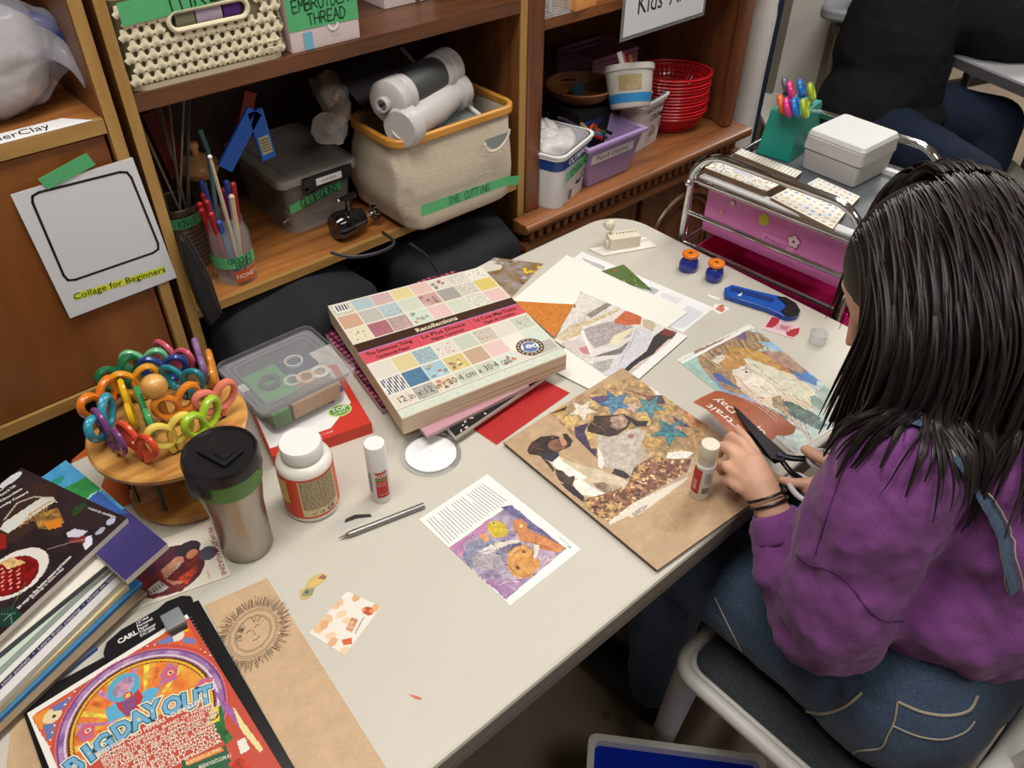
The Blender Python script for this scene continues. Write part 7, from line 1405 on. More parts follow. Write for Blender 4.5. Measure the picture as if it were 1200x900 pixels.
# pens and pencils in it
pens = [(196, 60, 36), (210, 80, 40), (150, 30, 34), (40, 90, 60), (36, 44, 70), (206, 200, 190), (70, 110, 120), (120, 40, 40), (90, 84, 80), (190, 150, 90), (30, 34, 36), (130, 50, 90)]
rr = random.Random(21)
for k in range(34):
    col = pens[k % len(pens)] if k < 16 else rr.choice([(40, 40, 44), (60, 30, 34), (44, 60, 54), (70, 64, 60), (30, 34, 50)]); L_ = rr.uniform(.10, .15); y = (.03+.05*rr.random()) if k < 14 else .08+.16*rr.random(); ang = rr.uniform(-.7, .7)+PI/2*(k < 14)*0+1.2; cx_ = rr.uniform(-.035, .035); z = .086+rr.uniform(0, .014)+(k % 5)*.002
    d = Vector((math.cos(ang)*L_/2, math.sin(ang)*L_/2, rr.uniform(-.006, .006))); ctr = Vector((base.x+cx_, base.y+y+.05, ZC+z))
    lo_ = ctr-d; hi_ = ctr+d
    for p in (lo_, hi_): p.x = min(max(p.x, base.x-.078), base.x+.078); p.y = min(max(p.y, base.y+.0), base.y+.27)
    b = MB(T(-ctr)); pm = mat('pen%d%d%d' % col, col, .35); dd = (hi_-lo_); b.tube([lo_, lo_+dd*.88], .0040 if k % 3 else .0055, pm, seg=8).tube([lo_+dd*.88, hi_], [.0036, .0008], mat('pencil_tip', (200, 160, 110), .6), seg=8)
    tag(b.build('pencil', loc=ctr), 'coloured pencil or pen lying in the lilac bin', 'pencil', 'pencils in the lilac bin')
p = base+Vector((.012, .115, .094)); c = thing('pencil_tin', 'flat navy pencil box with green and blue stripes, on top of the pencils', 'box', p, .25); MB().box((-.04, -.035, 0), (.045, .045, .014), mat('navy_tin', (34, 40, 92), .35), bev=.002).build('case', c)
b = MB(); 
for y_, col in ((-.026, (50, 80, 160)), (-.010, (46, 110, 70)), (.008, (230, 226, 220))): b.box((-.034, y_, .0142), (.040, y_+(.010 if col[0] < 200 else .002), .0148), mat('tin%d' % col[0], col, .4))
b.ball((-.02, .028, .0145), (.012, .008, .001), mat('tin_pink', (196, 110, 120), .4)).build('printed_lid', c)
# second bucket with chalk sticks
base = Vector((1.545, 1.300, ZC)); c = sqbucket(base, .066, .120, .18, 'plastic_bucket', 'white bucket lettered EMA, full of chalk sticks behind the lilac bin', 'bucket', mat('white_bucket', (222, 220, 222), .4))
b = MB(); ang = math.atan(.066*.12/.12); M = Matrix.Translation((0, -.066*1.07-.0012, 0)) @ RX(PI/2+ang); b.text('CREMA', .022, ink, M=M @ T(.018, .079, .0012), bold=.02); b.text('HEALTHY BASE', .012, ink, M=M @ T(.0, .101, .0016), bold=.02)
b.tube([(.038+.010*math.cos(a), .055+.010*math.sin(a), .0006) for a in [k*PI/6 for k in range(12)]], .0008, ink, seg=5, closed=True, M=M); b.add([(-.01, .030, 0), (.018, .030, 0), (.022, .044, 0), (.008, .058, 0), (-.002, .044, 0)], [(0, 1, 2, 3, 4)], mat('label_pinkgrey', (170, 140, 136), .5), M=M); b.build('label', c)
rr = random.Random(8)
for k in range(44):
    a = rr.uniform(0, 2*PI); rad_ = rr.uniform(.0, .056); p = base+Vector((rad_*math.cos(a), rad_*math.sin(a), .098)); q = p+Vector((rr.uniform(-.02, .02), rr.uniform(-.02, .02), rr.uniform(.022, .040))); col = rr.choice([(226, 222, 214), (226, 214, 170), (206, 206, 214), (230, 226, 222), (206, 176, 160)]); b = MB(T(-p)); b.cyl(p, q, .0055, None, mat('chalk%d' % col[2], col, .8), seg=10); tag(b.build('chalk_stick', loc=p), 'chalk stick in the white bucket behind the lilac bin', 'chalk', 'chalk sticks in the white bucket')
# small tub lying on the chalk
o = D(738, 98, 1.83); o = P(738, 104, .935); c = thing('small_tub', 'small round white tub with a blue band and faded label, tipped on the chalk', 'tub', o)
Mt = RZ(.5) @ RX(-.25) @ RY(.38) @ Matrix.Scale(1.22, 4); tw = mat('tub_white', (206, 202, 194), .5, noise=.08, nscale=30)
MB(Mt).lathe([(0, -.035), (.036, -.035), (.038, -.032), (.045, .030), (.048, .031), (.048, .040), (.0465, .042), (.043, .042), (.042, .030), (.035, -.030), (0, -.030)], tw, seg=40, close=True).build('tub', c)
MB(Mt).lathe([(.0392, -.026), (.0412, -.010)], mat('band_blue', (50, 130, 190), .4), seg=40, close=True).build('band', c)
b = MB(Mt); b.lathe([(.0425, -.004), (.0452, .022)], mat('faded_label', (170, 150, 110), .6, noise=.4, nscale=80), seg=10, arc=(camang(o)-.9, camang(o)+.1), close=True); b.build('label', c)
for k, (dx, dz, col) in enumerate(((-.02, .0, (190, 90, 70)), (.01, .0, (196, 180, 170)), (.02, .0, (200, 110, 60)), (-.005, .0, (206, 200, 190)), (-.035, .0, (206, 206, 200)))):
    p = o+(Mt @ Vector((dx, .01*(k % 2), .03))); q = o+(Mt @ Vector((dx*1.3, .01*(k % 2)+.005, .062))); b = MB(T(-p)); b.cyl(p, q, .006, None, mat('crayon%d' % k, col, .6), seg=10); tag(b.build('crayon_stub', loc=p), 'short crayon or chalk stub poking out of the small tipped tub', 'crayon', 'stubs in the small tub')
# red oval baskets, nested
rp = mat('red_plastic', (196, 26, 38), .25, coat=.2)
def basket(grid):
    b = MB(); sx_, sy_ = 1.0, .80
    if grid:
        b.lathe([(.055, 0), (.057, .002), (.060, .006)], rp, seg=40, close=True, sx=sx_, sy=sy_)
        for k in range(44): a = 2*PI*k/44; b.tube([(r_*math.cos(a), r_*math.sin(a)*sy_, z) for r_, z in ((.058, .002), (.068, .012), (.076, .028), (.080, .040))], .0011, rp, seg=4)
        for r_, z in ((.064, .009), (.070, .018), (.075, .028)): b.tube([(r_*math.cos(2*PI*k/40), r_*math.sin(2*PI*k/40)*sy_, z) for k in range(40)], .0011, rp, seg=4, closed=True)
        for k in range(-5, 6): x = k*.010; y = sy_*math.sqrt(max(0, .056**2-x*x)); b.tube([(x, -y, .001), (x, y, .001)], .0010, rp, seg=4); x2 = math.sqrt(max(0, .056**2-(x)**2)); b.tube([(-x2, x*sy_, .001), (x2, x*sy_, .001)], .0010, rp, seg=4)
    else: b.lathe([(0, 0), (.056, 0), (.060, .004), (.070, .016), (.077, .030), (.080, .040)], rp, seg=40, close=True, sx=sx_, sy=sy_)
    b.tube([(.0815*math.cos(2*PI*k/48), .0815*math.sin(2*PI*k/48)*sy_, .041) for k in range(48)], .0030, rp, seg=6, closed=True); return b
pos = Vector((1.695, 1.290, ZC+.001)); proto = None
for k in range(13):
    p = pos+Vector((.0012*math.sin(k*1.7), .0012*math.cos(k*2.3), k*.0082)); top = k in (0, 12)
    if top: ob = basket(True).build('oval_basket', loc=p, rz=-.70)
    elif proto is None: ob = proto = basket(False).build('oval_basket', loc=p, rz=-.70)
    else: ob = proto.copy(); COL.objects.link(ob); ob.location = p
    ob.scale = (1.2, 1.2, 1.05)
    if k == 12: tag(ob, 'topmost red oval plastic basket of the nested stack, its grid bottom visible', 'basket', 'nested red oval baskets')
    elif k == 0: tag(ob, 'lowest red oval plastic basket of the nested stack', 'basket', 'nested red oval baskets')
    else: tag(ob, 'red oval plastic basket within the nested stack', 'basket', 'nested red oval baskets')
# wooden bowl on a dark box, lilac trays
bc = P(682, 82, .96); base = Vector((bc.x, bc.y, ZC)); hb = .13
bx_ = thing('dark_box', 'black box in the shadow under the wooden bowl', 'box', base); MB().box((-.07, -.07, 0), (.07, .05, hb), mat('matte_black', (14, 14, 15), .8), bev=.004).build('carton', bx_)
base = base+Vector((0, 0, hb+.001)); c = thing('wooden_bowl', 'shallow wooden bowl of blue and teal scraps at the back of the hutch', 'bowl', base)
MB().lathe([(0, 0), (.045, 0), (.070, .014), (.084, .036), (.080, .038), (.066, .018), (.042, .006), (0, .006)], wood('bowl_wood', (110, 72, 42), (160, 108, 66), 5, 'X', .4), seg=40, close=True).build('bowl', c)
for k, (x, y, rz_, col) in enumerate(((.01, .01, .4, (56, 90, 110)), (-.03, -.01, 1.2, (44, 84, 90)), (.03, -.02, 2.2, (70, 70, 90)), (-.01, .03, 2.9, (96, 60, 50)))):
    p = base+Vector((x, y, .012+k*.006)); tag(MB().add([(-.022, -.012, 0), (.022, -.010, .006), (.018, .014, .02), (-.02, .012, .012)], [(0, 1, 2, 3)], mat('scrapc%d' % k, col, .6)).build('felt_scrap', loc=p, rz=rz_), 'felt or paper scrap lying in the wooden bowl', 'scrap', 'scraps in the wooden bowl')
tb = P(735, 92, .90); tb = Vector((1.50, 1.425, ZC)); trm = mat('dusky_pink_tray', (190, 140, 172), .4)
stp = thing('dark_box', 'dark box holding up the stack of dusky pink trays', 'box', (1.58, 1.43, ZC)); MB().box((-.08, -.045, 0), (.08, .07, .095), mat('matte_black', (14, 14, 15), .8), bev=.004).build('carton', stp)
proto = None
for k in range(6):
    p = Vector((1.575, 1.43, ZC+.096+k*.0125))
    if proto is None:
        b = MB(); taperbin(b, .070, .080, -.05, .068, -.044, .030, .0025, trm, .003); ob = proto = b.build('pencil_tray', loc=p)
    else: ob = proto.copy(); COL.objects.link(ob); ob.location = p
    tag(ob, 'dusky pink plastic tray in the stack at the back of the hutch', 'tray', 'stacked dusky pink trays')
# Kids' Art sign in its sleeve, mesh holder and wood block on the hutch shelf
w = [V(728, 46, 1.165), V(824, 15, 1.165)]; o = w[0].copy(); c = thing('shelf_sign', "white sign lettered Kids' Art in a clear sleeve, hanging from the hutch shelf", 'sign', o); L_ = (w[1]-w[0]).length; ang = math.atan2((w[1]-w[0]).z, (w[1]-w[0]).x)
M = FRONT(0, 0, 0) @ RZ(ang); MB(M).box((-.004, -.006, -.001), (L_+.004, .125, 0), clear('sleeve_grey', (150, 150, 152), .55, .2)).build('sleeve', c)
b = MB(M); b.box((.004, .002, 0), (L_-.004, .12, .0006), mat('sign_paper', (222, 226, 230), .55)); t_ = MB(); t_.text("Kids' Art", .058, None, align='LEFT'); b.add([(v.x*.80+.040, v.y+.058, .0009) for v in t_.v], t_.f, ink); b.build('sheet', c)
base = Vector((1.145, 1.205, 1.1485)); c = thing('mesh_organizer', 'small wire mesh and clear plastic organizer on the hutch shelf', 'organizer', base); wm2 = mat('wire', (150, 150, 150), .3, .9); b = MB()
for k in range(17): b.tube([(-.012+k*.005, 0, 0), (-.012+k*.005, 0, .08)], .0005, wm2, seg=4); b.tube([(-.012, 0, k*.005), (.068, 0, k*.005)], .0005, wm2, seg=4)
b.build('mesh_front', c); MB().box((-.016, -.006, 0), (.08, -.004, .05), clear('clear_dish', (225, 228, 230), .22, .06)).box((-.016, -.004, 0), (.08, .09, .002), clear('clear_dish', (225, 228, 230), .22, .06)).build('tray', c)
for k, (x, col) in enumerate(((.006, (196, 190, 180)), (.022, (150, 130, 110)), (.042, (206, 200, 190)))): tag(MB().box((0, 0, 0), (.010, .03, .075), mat('bar%d' % k, col, .5), bev=.001).build('tube_packet', loc=base+Vector((x, .02, .003))), 'pale upright packet inside the mesh organizer', 'packet', 'packets in the mesh organizer')
tag(MB().box((0, 0, 0), (.065, .06, .022), wood('pale_wood', (200, 130, 66), (230, 166, 100), 5, 'X', .5), bev=.001).build('wood_block', loc=Vector((1.235, 1.195, 1.1485)), rz=.1), 'orange toned wooden block on the hutch shelf next to the sign', 'block')
# ================================================================ trolley top
ZT = .8685
def flatbox(cs, zt, name, label, paint, side, group=None):
    w = [P(x, y, zt) for x, y in cs]; o = w[0].copy(); o.z = ZT; c = thing(name, label, 'box', o, 0, group); MB().prism([(p.x-o.x, p.y-o.y) for p in w], 0, zt-ZT-.001, side).build('carton', c); S = Sheet(w, zt-.0008, .0016, (236, 232, 222)); paint(S); S.build('lid_print', c, thick=.0005)
kraft = mat('kraft_side', (140, 112, 84), .7)
def dots(cols, n, r, seed):
    def f(S):
        rr = random.Random(seed)
        for k in range(n): p = S.st(rr.random(), rr.random()); S.art.ell(p[0], p[1], rr.uniform(r*.6, r), rr.uniform(r*.4, r*.8), rr.choice(cols), ang=rr.uniform(0, 3))
        S.art.poly([S.st(.38, .35), S.st(.66, .35), S.st(.66, .7), S.st(.38, .7)], (206, 200, 222), a=.8) if seed == 1 else None
    return f
def grid(cols, nx_, ny_, r, seed):
    def f(S):
        rr = random.Random(seed)
        for i in range(nx_):
            for j in range(ny_): p = S.st((i+.5)/nx_, (j+.5)/ny_); S.art.ell(p[0], p[1], r, r*.7, rr.choice(cols), ang=rr.uniform(0, 3), var=.2, freq=500)
    return f
flatbox([(898, 224), (923, 211), (848, 184), (826, 196)], .892, 'stamp_box', 'flat stamp box with floral lid, front left on the trolley top', dots([(120, 130, 150), (206, 176, 90), (140, 160, 110), (200, 120, 130)], 130, .0032, 1), kraft)
flatbox([(932, 208), (940, 201), (869, 174), (861, 179)], .882, 'stamp_box', 'flat stamp box with dotted lid, behind the floral one on the trolley', grid([(60, 60, 66), (170, 140, 60), (90, 90, 100)], 5, 18, .0020, 2), kraft)
flatbox([(976, 268), (992, 247), (932, 216), (903, 231)], .886, 'stamp_box', 'flat stamp box with rows of little pictures, front right on the trolley top', grid([(150, 170, 200), (196, 176, 140), (190, 190, 206), (214, 186, 150)], 5, 9, .0050, 3), kraft)
flatbox([(996, 243), (1008, 230), (959, 208), (946, 215)], .880, 'stamp_box', 'flat stamp box with small pictures, behind the front right one', grid([(150, 170, 200), (206, 180, 150), (200, 200, 210)], 3, 8, .0040, 4), kraft)
# teal box with scissors
q0, q1, q2 = P(885, 180, ZT), P(925, 191, ZT), P(958, 167, ZT); o = (q0+q2)/2; c = thing('teal_holder', 'teal plastic scissor holder box on the trolley', 'holder', o)
teal = mat('teal_plastic', (38, 150, 134), .3); q3 = q0+(q2-q1); cen = (q0+q2)/2; base_ = [p-o for p in (q0, q1, q2, q3)]; ht = .098; top_ = [p*.80 for p in base_]
b = MB(); b.add(base_+[p+Vector((0, 0, ht)) for p in top_], [(3, 2, 1, 0), (4, 5, 6, 7), (0, 1, 5, 4), (1, 2, 6, 5), (2, 3, 7, 6), (3, 0, 4, 7)], teal); b.build('body', c, bevel=.002)
b = MB(); b.add([p*.7+Vector((0, 0, ht+.0006)) for p in base_], [(0, 1, 2, 3)], mat('teal_plastic_light', (70, 176, 160), .35)); b.build('slotted_top', c)
def smallsc(pa, pb, z, col, label, col2=None):
    A, B = P(pa[0], pa[1], z), P(pb[0], pb[1], z); C_ = (A+B)/2; x = (B-A).normalized(); base = C_.copy(); base.z = ZT+ht+.001; t = thing('scissors', label, 'scissors', base, 0, 'scissors in the teal holder')
    for s_, cc_ in ((-1, col), (1, col2 or col)):
        m = mat('sc%d%d%d' % cc_, cc_, .28, coat=.3); cc = C_+x*s_*(B-A).length/2-base; b = MB(); b.tube([cc+x*math.cos(a)*.012+(Vector((0, 0, 1))+x.cross(Vector((0, 0, 1)))*.5)*math.sin(a)*.014 for a in [2*PI*k/18 for k in range(18)]], .0058, m, seg=8, closed=True).tube([cc-Vector((0, 0, .014)), Vector((x.x*s_*.003, x.y*s_*.003, .001))], .0045, m, seg=8); b.build('handle', t)
    MB().box((-.006, -.003, -.001), (.006, .003, .008), blackp).build('blade', t)
zt_ = ZT+ht+.030
smallsc((921, 101), (916, 122), zt_, (96, 104, 116), 'grey and orange scissors standing leftmost in the teal holder', (230, 110, 50)); smallsc((927, 106), (923, 126), zt_-.002, (226, 60, 140), 'hot pink scissors in the teal holder'); smallsc((939, 104), (932, 126), zt_-.002, (30, 120, 206), 'bright blue scissors in the teal holder'); smallsc((951, 108), (943, 127), zt_-.004, (160, 186, 50), 'green patterned scissors rightmost in the teal holder')
# grey box
q0, q1, q2 = P(940, 198, ZT), P(1006, 225, ZT), P(1037, 197, ZT); q3 = q0+(q2-q1); o = (q0+q2)/2; gb = mat('speckled_grey', (196, 194, 190), .7, noise=.06, nscale=200); fx = Fr(o, q1-q0); hx = (q1-q0).length/2; hy = (q2-q1).length/2
c = thing('grey_storage_box', 'pale grey lidded plastic box on the back of the trolley', 'box', fx.o, fx.a); b = MB(); b.prism(rrect(-hx*.94, -hy*.92, hx*.94, hy*.92, .01), 0, .044, gb, taper=1.05); b.build('lower_half', c, bevel=.002)
b = MB(); b.prism(rrect(-hx*1.02, -hy*1.0, hx*1.02, hy*1.0, .01), .045, .073, gb, taper=.97); b.build('upper_half', c, bevel=.002)
b = MB(); b.prism(rrect(-hx*1.0, -hy*.96, hx*1.0, hy*.96, .01), .0735, .084, mat('pale_grey_lid', (214, 216, 216), .5), taper=.94); b.box((-hx*.8, -hy*.97, .040), (hx*.5, -hy*.93, .043), gb); b.build('lid', c, bevel=.002)
# ================================================================ people
def chain(b, pts, r, m=None, seg=14):
    for i, p in enumerate(pts):
        b.ball(p, r[i], m, seg=seg, rings=10)
        if i: b.cyl(pts[i-1], p, r[i-1], r[i], m, seg=seg)
def organic(b, name, base, parent=None, voxel=.004, smooth=4, disp=None):
    ob = b.build(name, parent, loc=None if parent is not None else base, smooth_all=True)
    r = ob.modifiers.new('remesh', 'REMESH'); r.mode = 'VOXEL'; r.voxel_size = voxel; r.use_smooth_shade = True
    s = ob.modifiers.new('smooth', 'SMOOTH'); s.iterations = smooth; s.factor = .5
    for k, (amp, sc, typ) in enumerate(disp or []):
        t = bpy.data.textures.new('folds%s%d' % (name, k), typ); t.noise_scale = sc
        d = ob.modifiers.new('folds', 'DISPLACE'); d.texture = t; d.strength = amp; d.mid_level = .5
    return ob
def fabric(name, col, c2, sc=350, rough=.9, big=6, bigamt=.12):
    m = bpy.data.materials.new(name); m.use_nodes = True; nt = m.node_tree; N = nt.nodes; L = nt.links; b = N['Principled BSDF']; tc = N.new('ShaderNodeTexCoord')
    t = N.new('ShaderNodeTexNoise'); t.inputs['Scale'].default_value = sc; t.inputs['Detail'].default_value = 3; L.new(tc.outputs['Object'], t.inputs['Vector'])
    r = N.new('ShaderNodeValToRGB'); r.color_ramp.elements[0].position = .35; r.color_ramp.elements[0].color = lin(col); r.color_ramp.elements[1].position = .7; r.color_ramp.elements[1].color = lin(c2); L.new(t.outputs['Fac'], r.inputs[0])
    t2 = N.new('ShaderNodeTexNoise'); t2.inputs['Scale'].default_value = big; t2.inputs['Detail'].default_value = 4; L.new(tc.outputs['Object'], t2.inputs['Vector'])
    mx = N.new('ShaderNodeMix'); mx.data_type = 'RGBA'; mx.blend_type = 'OVERLAY'; mx.inputs['Factor'].default_value = bigamt*3; L.new(r.outputs[0], mx.inputs[6]); L.new(t2.outputs['Color'], mx.inputs[7]); mx.inputs['Factor'].default_value = bigamt
    t3 = N.new('ShaderNodeValToRGB'); L.new(t2.outputs['Fac'], t3.inputs[0]); L.new(t3.outputs[0], mx.inputs[7]); L.new(mx.outputs[2], b.inputs['Base Color'])
    bp = N.new('ShaderNodeBump'); bp.inputs['Strength'].default_value = .35; bp.inputs['Distance'].default_value = .0012; L.new(t.outputs['Fac'], bp.inputs['Height']); L.new(bp.outputs[0], b.inputs['Normal']); b.inputs['Roughness'].default_value = rough; b.inputs['Sheen Weight'].default_value = .15
    return m
skin = mat('skin', (222, 172, 146), .5, noise=.05, nscale=40, bump=.12, bscale=500, sss=.12)
purple = fabric('purple_fleece', (114, 56, 122), (130, 70, 138), 500, .95, 6, .04)
denim = fabric('denim', (44, 62, 88), (72, 92, 118), 420, .85, 5, .3); stitch = mat('stitching', (170, 160, 140), .7)
base = Vector((.88, .06, .452))
q = lambda x, y, z: P(x, y, z)
sh_l, el_l, wr_l = Vector((.795, .195, .955)), q(960, 742, .675), q(903, 594, .790)
sh_r, el_r, wr_r = Vector((1.035, .235, .945)), Vector((1.085, .235, .71)), q(990, 556, .800)
hd = Vector((.915, .308, 1.115)); _x, _y = proj(hd); hd = D(_x+26, _y+20, (hd-CAM).dot(CF)+.02); fwd = Vector((-.60, .50, -.62)).normalized(); upv = (Vector((0, 0, 1))-fwd*fwd.z).normalized(); upv = Vector(upv); sid = fwd.cross(upv)
F3 = Matrix(((fwd.x, sid.x, upv.x, hd.x), (fwd.y, sid.y, upv.y, hd.y), (fwd.z, sid.z, upv.z, hd.z), (0, 0, 0, 1)))
b = W0(base)
# torso, legs
chain(b, [Vector((.90, .10, .57)), Vector((.925, .09, .72)), Vector((.925, .14, .88)), Vector((.915, .20, .965)), Vector((.915, .235, 1.01)), hd+Vector((.0, -.02, -.05))], [.098, .10, .10, .08, .054, .056])
chain(b, [sh_l, el_l, wr_l], [.045, .036, .024]); chain(b, [sh_r, el_r, wr_r], [.045, .036, .024]); chain(b, [sh_l, Vector((.905, .20, .965)), sh_r], [.045, .07, .045])
kl, kr = Vector((.80, .475, .535)), Vector((.985, .475, .535))
for hx, kn in ((.815, kl), (.955, kr)): chain(b, [Vector((hx, .09, .535)), kn, kn+Vector((0, -.03, -.40)), kn+Vector((0, .10, -.475))], [.075, .05, .035, .028])
# head
b.ball((0, 0, .012), (.096, .074, .098), M=F3, seg=28, rings=20); b.ball((.028, 0, -.052), (.060, .056, .056), M=F3, seg=24); b.ball((.062, 0, -.078), (.024, .022, .020), M=F3); b.tube([F3 @ Vector(p) for p in ((.088, 0, .018), (.100, 0, -.004), (.110, 0, -.022), (.096, 0, -.030))], [.007, .008, .011, .010], seg=10)
b.ball((.088, 0, -.052), (.010, .020, .006), M=F3); b.ball((.084, .0, -.060), (.010, .017, .006), M=F3)
for s_ in (-1, 1): b.ball((.0, s_*.076, -.012), (.018, .008, .028), M=F3); b.ball((.078, s_*.032, .028), (.012, .024, .008), M=F3); b.ball((.068, s_*.036, -.02), (.020, .022, .020), M=F3)
# left hand (holding the clipping)
def hand(wr, palm, fingers, rf=.0082):
    chain(b, [wr]+palm, [.022, .026, .027, .022][:1+len(palm)])
    for pts, k in fingers: chain(b, [q(*p) for p in pts], [rf*k*1.08, rf*k, rf*k*.94, rf*k*.82], seg=12)
hand(wr_l, [q(890, 572, .798), q(880, 553, .802)], [
 ([(884, 536, .812), (869, 519, .820), (857, 511, .812), (851, 517, .796)], 1.0), ([(871, 543, .812), (856, 528, .814), (845, 523, .800), (843, 532, .786)], 1.02), ([(864, 556, .806), (850, 546, .804), (842, 545, .790), (846, 553, .776)], .98), ([(868, 573, .798), (856, 565, .794), (849, 564, .780), (853, 571, .770)], .86), ([(897, 556, .812), (886, 534, .806), (874, 515, .800), (864, 503, .795)], 1.12)])
b.ball(q(872, 550, .804), .020); b.ball(q(880, 566, .800), .021)
hand(wr_r, [q(984, 566, .800), q(974, 572, .796)], [
 ([(968, 562, .800), (946, 566, .794), (930, 566, .788), (917, 563, .784)], 1.0), ([(972, 572, .794), (954, 580, .786), (944, 574, .782), (942, 564, .784)], 1.0), ([(978, 582, .788), (962, 590, .780), (952, 586, .776), (950, 576, .778)], .96), ([(984, 590, .784), (970, 598, .776), (960, 594, .772), (958, 585, .774)], .86), ([(986, 556, .818), (972, 542, .832), (957, 534, .834), (944, 527, .830)], 1.15)])
pers = organic(b, 'person', base, None, .0034, 4); pers.data.materials.clear(); pers.data.materials.append(skin)
tag(pers, 'seated person with long dark hair, purple sweatshirt and denim overalls, cutting a paper clipping', 'person')
# overalls: trousers and back panel
b = W0(base)
b.ball((.885, .085, .575), (.170, .130, .125)); b.ball((.835, .055, .56), (.11, .10, .105)); b.ball((.955, .055, .56), (.11, .10, .105))
for hx, kn in ((.812, kl), (.955, kr)): chain(b, [Vector((hx, .07, .545)), Vector((hx, .27, .545)), kn], [.098, .088, .074]); chain(b, [kn, kn+Vector((0, -.03, -.38)), kn+Vector((0, -.03, -.42))], [.070, .058, .052])
b.ball((.955, .030, .74), (.120, .132, .20)); chain(b, [Vector((.945, .040, .80)), Vector((.935, .09, .90))], [.112, .086])
tr_ = organic(b, 'denim_overalls', base, pers, .006, 5, [(.010, .10, 'CLOUDS'), (.005, .035, 'CLOUDS')]); tr_.data.materials.clear(); tr_.data.materials.append(denim)
b = W0(base)
for kn in (kl, kr): chain(b, [kn+Vector((0, -.045, -.465)), kn+Vector((0, .13, -.475)), kn+Vector((0, -.02, -.42))], [.054, .050, .05])
so = organic(b, 'shoes', base, pers, .007, 3); so.data.materials.clear(); so.data.materials.append(blackp)
def drape(obs, pts, r, m, name, parent, flat=.35, lift=.002, n=8, seg=6):
    """lay a band along picture points onto the modelled surface"""
    dg = bpy.context.evaluated_depsgraph_get(); hit = []
    for p in cr([(x, y, 0) for x, y in pts], n):
        d = ray(p.x, p.y).normalized(); best = None
        for o in obs:
            M = o.matrix_world.inverted(); e = o.evaluated_get(dg); ok, loc, nn, _ = e.ray_cast(M @ CAM, (M.to_3x3() @ d))
            if ok:
                w_ = o.matrix_world @ loc; t = (w_-CAM).length
                if best is None or t < best[0]: best = (t, w_, (o.matrix_world.to_3x3() @ nn).normalized())
        if best: hit.append(best[1]+best[2]*lift)
    if len(hit) > 2:
        bb = MB(T(-Vector(parent.matrix_world.to_translation()))); bb.tube(hit, r, m, seg=seg, flat=flat); return bb.build(name, parent)
# sweatshirt
b = W0(base)
chain(b, [Vector((.915, .075, .735)), Vector((.925, .095, .80)), Vector((.925, .15, .90)), Vector((.915, .20, .965))], [.132, .130, .124, .088]); b.ball((.86, .10, .735), (.10, .10, .10))
chain(b, [Vector((.905, .215, .975)), sh_l+Vector((.012, .0, -.006)), sh_l.lerp(el_l, .35), sh_l.lerp(el_l, .75), el_l+Vector((.012, .0, .012)), el_l.lerp(wr_l, .45), el_l.lerp(wr_l, .78)], [.085, .078, .084, .086, .072, .056, .043])
chain(b, [Vector((.905, .215, .975)), sh_r, el_r, el_r.lerp(wr_r, .78)], [.085, .070, .058, .044])
chain(b, [Vector((.90, .215, 1.0)), Vector((.902, .235, 1.02))], [.068, .062])
sw = organic(b, 'sweatshirt', base, pers, .0055, 6, [(.030, .11, 'CLOUDS'), (.016, .045, 'CLOUDS')]); sw.data.materials.clear(); sw.data.materials.append(purple)
b = W0(base); d = (wr_l-el_l).normalized(); p0 = el_l.lerp(wr_l, .72); p1 = el_l.lerp(wr_l, .97); b.tube([p0, p0.lerp(p1, .2), p0.lerp(p1, .6), p1, p1-d*.002], [.040, .0385, .0365, .034, .022], purple, seg=28); 
for k in range(28): pass
cuff = b.build('cuff', sw); cuff.modifiers.new('s', 'SUBSURF').render_levels = 1
b = W0(base); d = (wr_r-el_r).normalized(); p0 = el_r.lerp(wr_r, .70); p1 = el_r.lerp(wr_r, .86); b.tube([p0, p0.lerp(p1, .5), p1, p1-d*.002], [.040, .038, .034, .022], purple, seg=24); b.build('cuff', sw)
bpy.context.view_layer.update()
drape([sw, tr_], [(1062, 488), (1092, 498), (1120, 530), (1150, 575), (1176, 625), (1190, 690)], [.013]*200, denim, 'strap', tr_, flat=.25, lift=.002, n=8, seg=8)
for dx in (-9, 9): drape([sw, tr_], [(1062+dx, 488+abs(dx)*.2), (1092+dx, 500), (1120+dx, 530), (1150+dx, 575), (1176+dx, 625), (1190+dx, 690)], .0010, stitch, 'stitching', tr_, flat=1, lift=.006)
drape([tr_], [(838, 700), (860, 745), (885, 790), (905, 812)], .0012, stitch, 'stitching', tr_, flat=1, lift=.001); drape([tr_], [(918, 828), (945, 858), (975, 880), (1002, 893)], .0016, stitch, 'stitching', tr_, flat=1, lift=.001)
drape([tr_], [(1052, 822), (1048, 845), (1040, 862), (1032, 876), (1005, 880), (996, 888)], .0013, stitch, 'stitching', tr_, flat=1, lift=.001); drape([tr_], [(1052, 822), (1080, 834), (1110, 838), (1135, 832), (1145, 815)], .0020, stitch, 'pocket_hem', tr_, flat=1, lift=.001); drape([tr_], [(1046, 850), (1075, 862), (1105, 866), (1130, 858), (1142, 845)], .0012, stitch, 'stitching', tr_, flat=1, lift=.001)
drape([tr_], [(918, 828), (940, 832), (965, 836), (990, 828), (1010, 812)], .0022, stitch, 'pocket_hem', tr_, flat=1, lift=.001)
pd_ = mat('purple_seam', (84, 40, 92), .9)
drape([sw], [(934, 650), (950, 662), (966, 666), (985, 674), (1000, 690), (1014, 710), (1034, 726), (1058, 728)], .0014, pd_, 'seam', sw, flat=.6, lift=.0003); drape([sw], [(1000, 520), (985, 560), (968, 610), (956, 650)], .0014, pd_, 'seam', sw, flat=.6, lift=.0003)
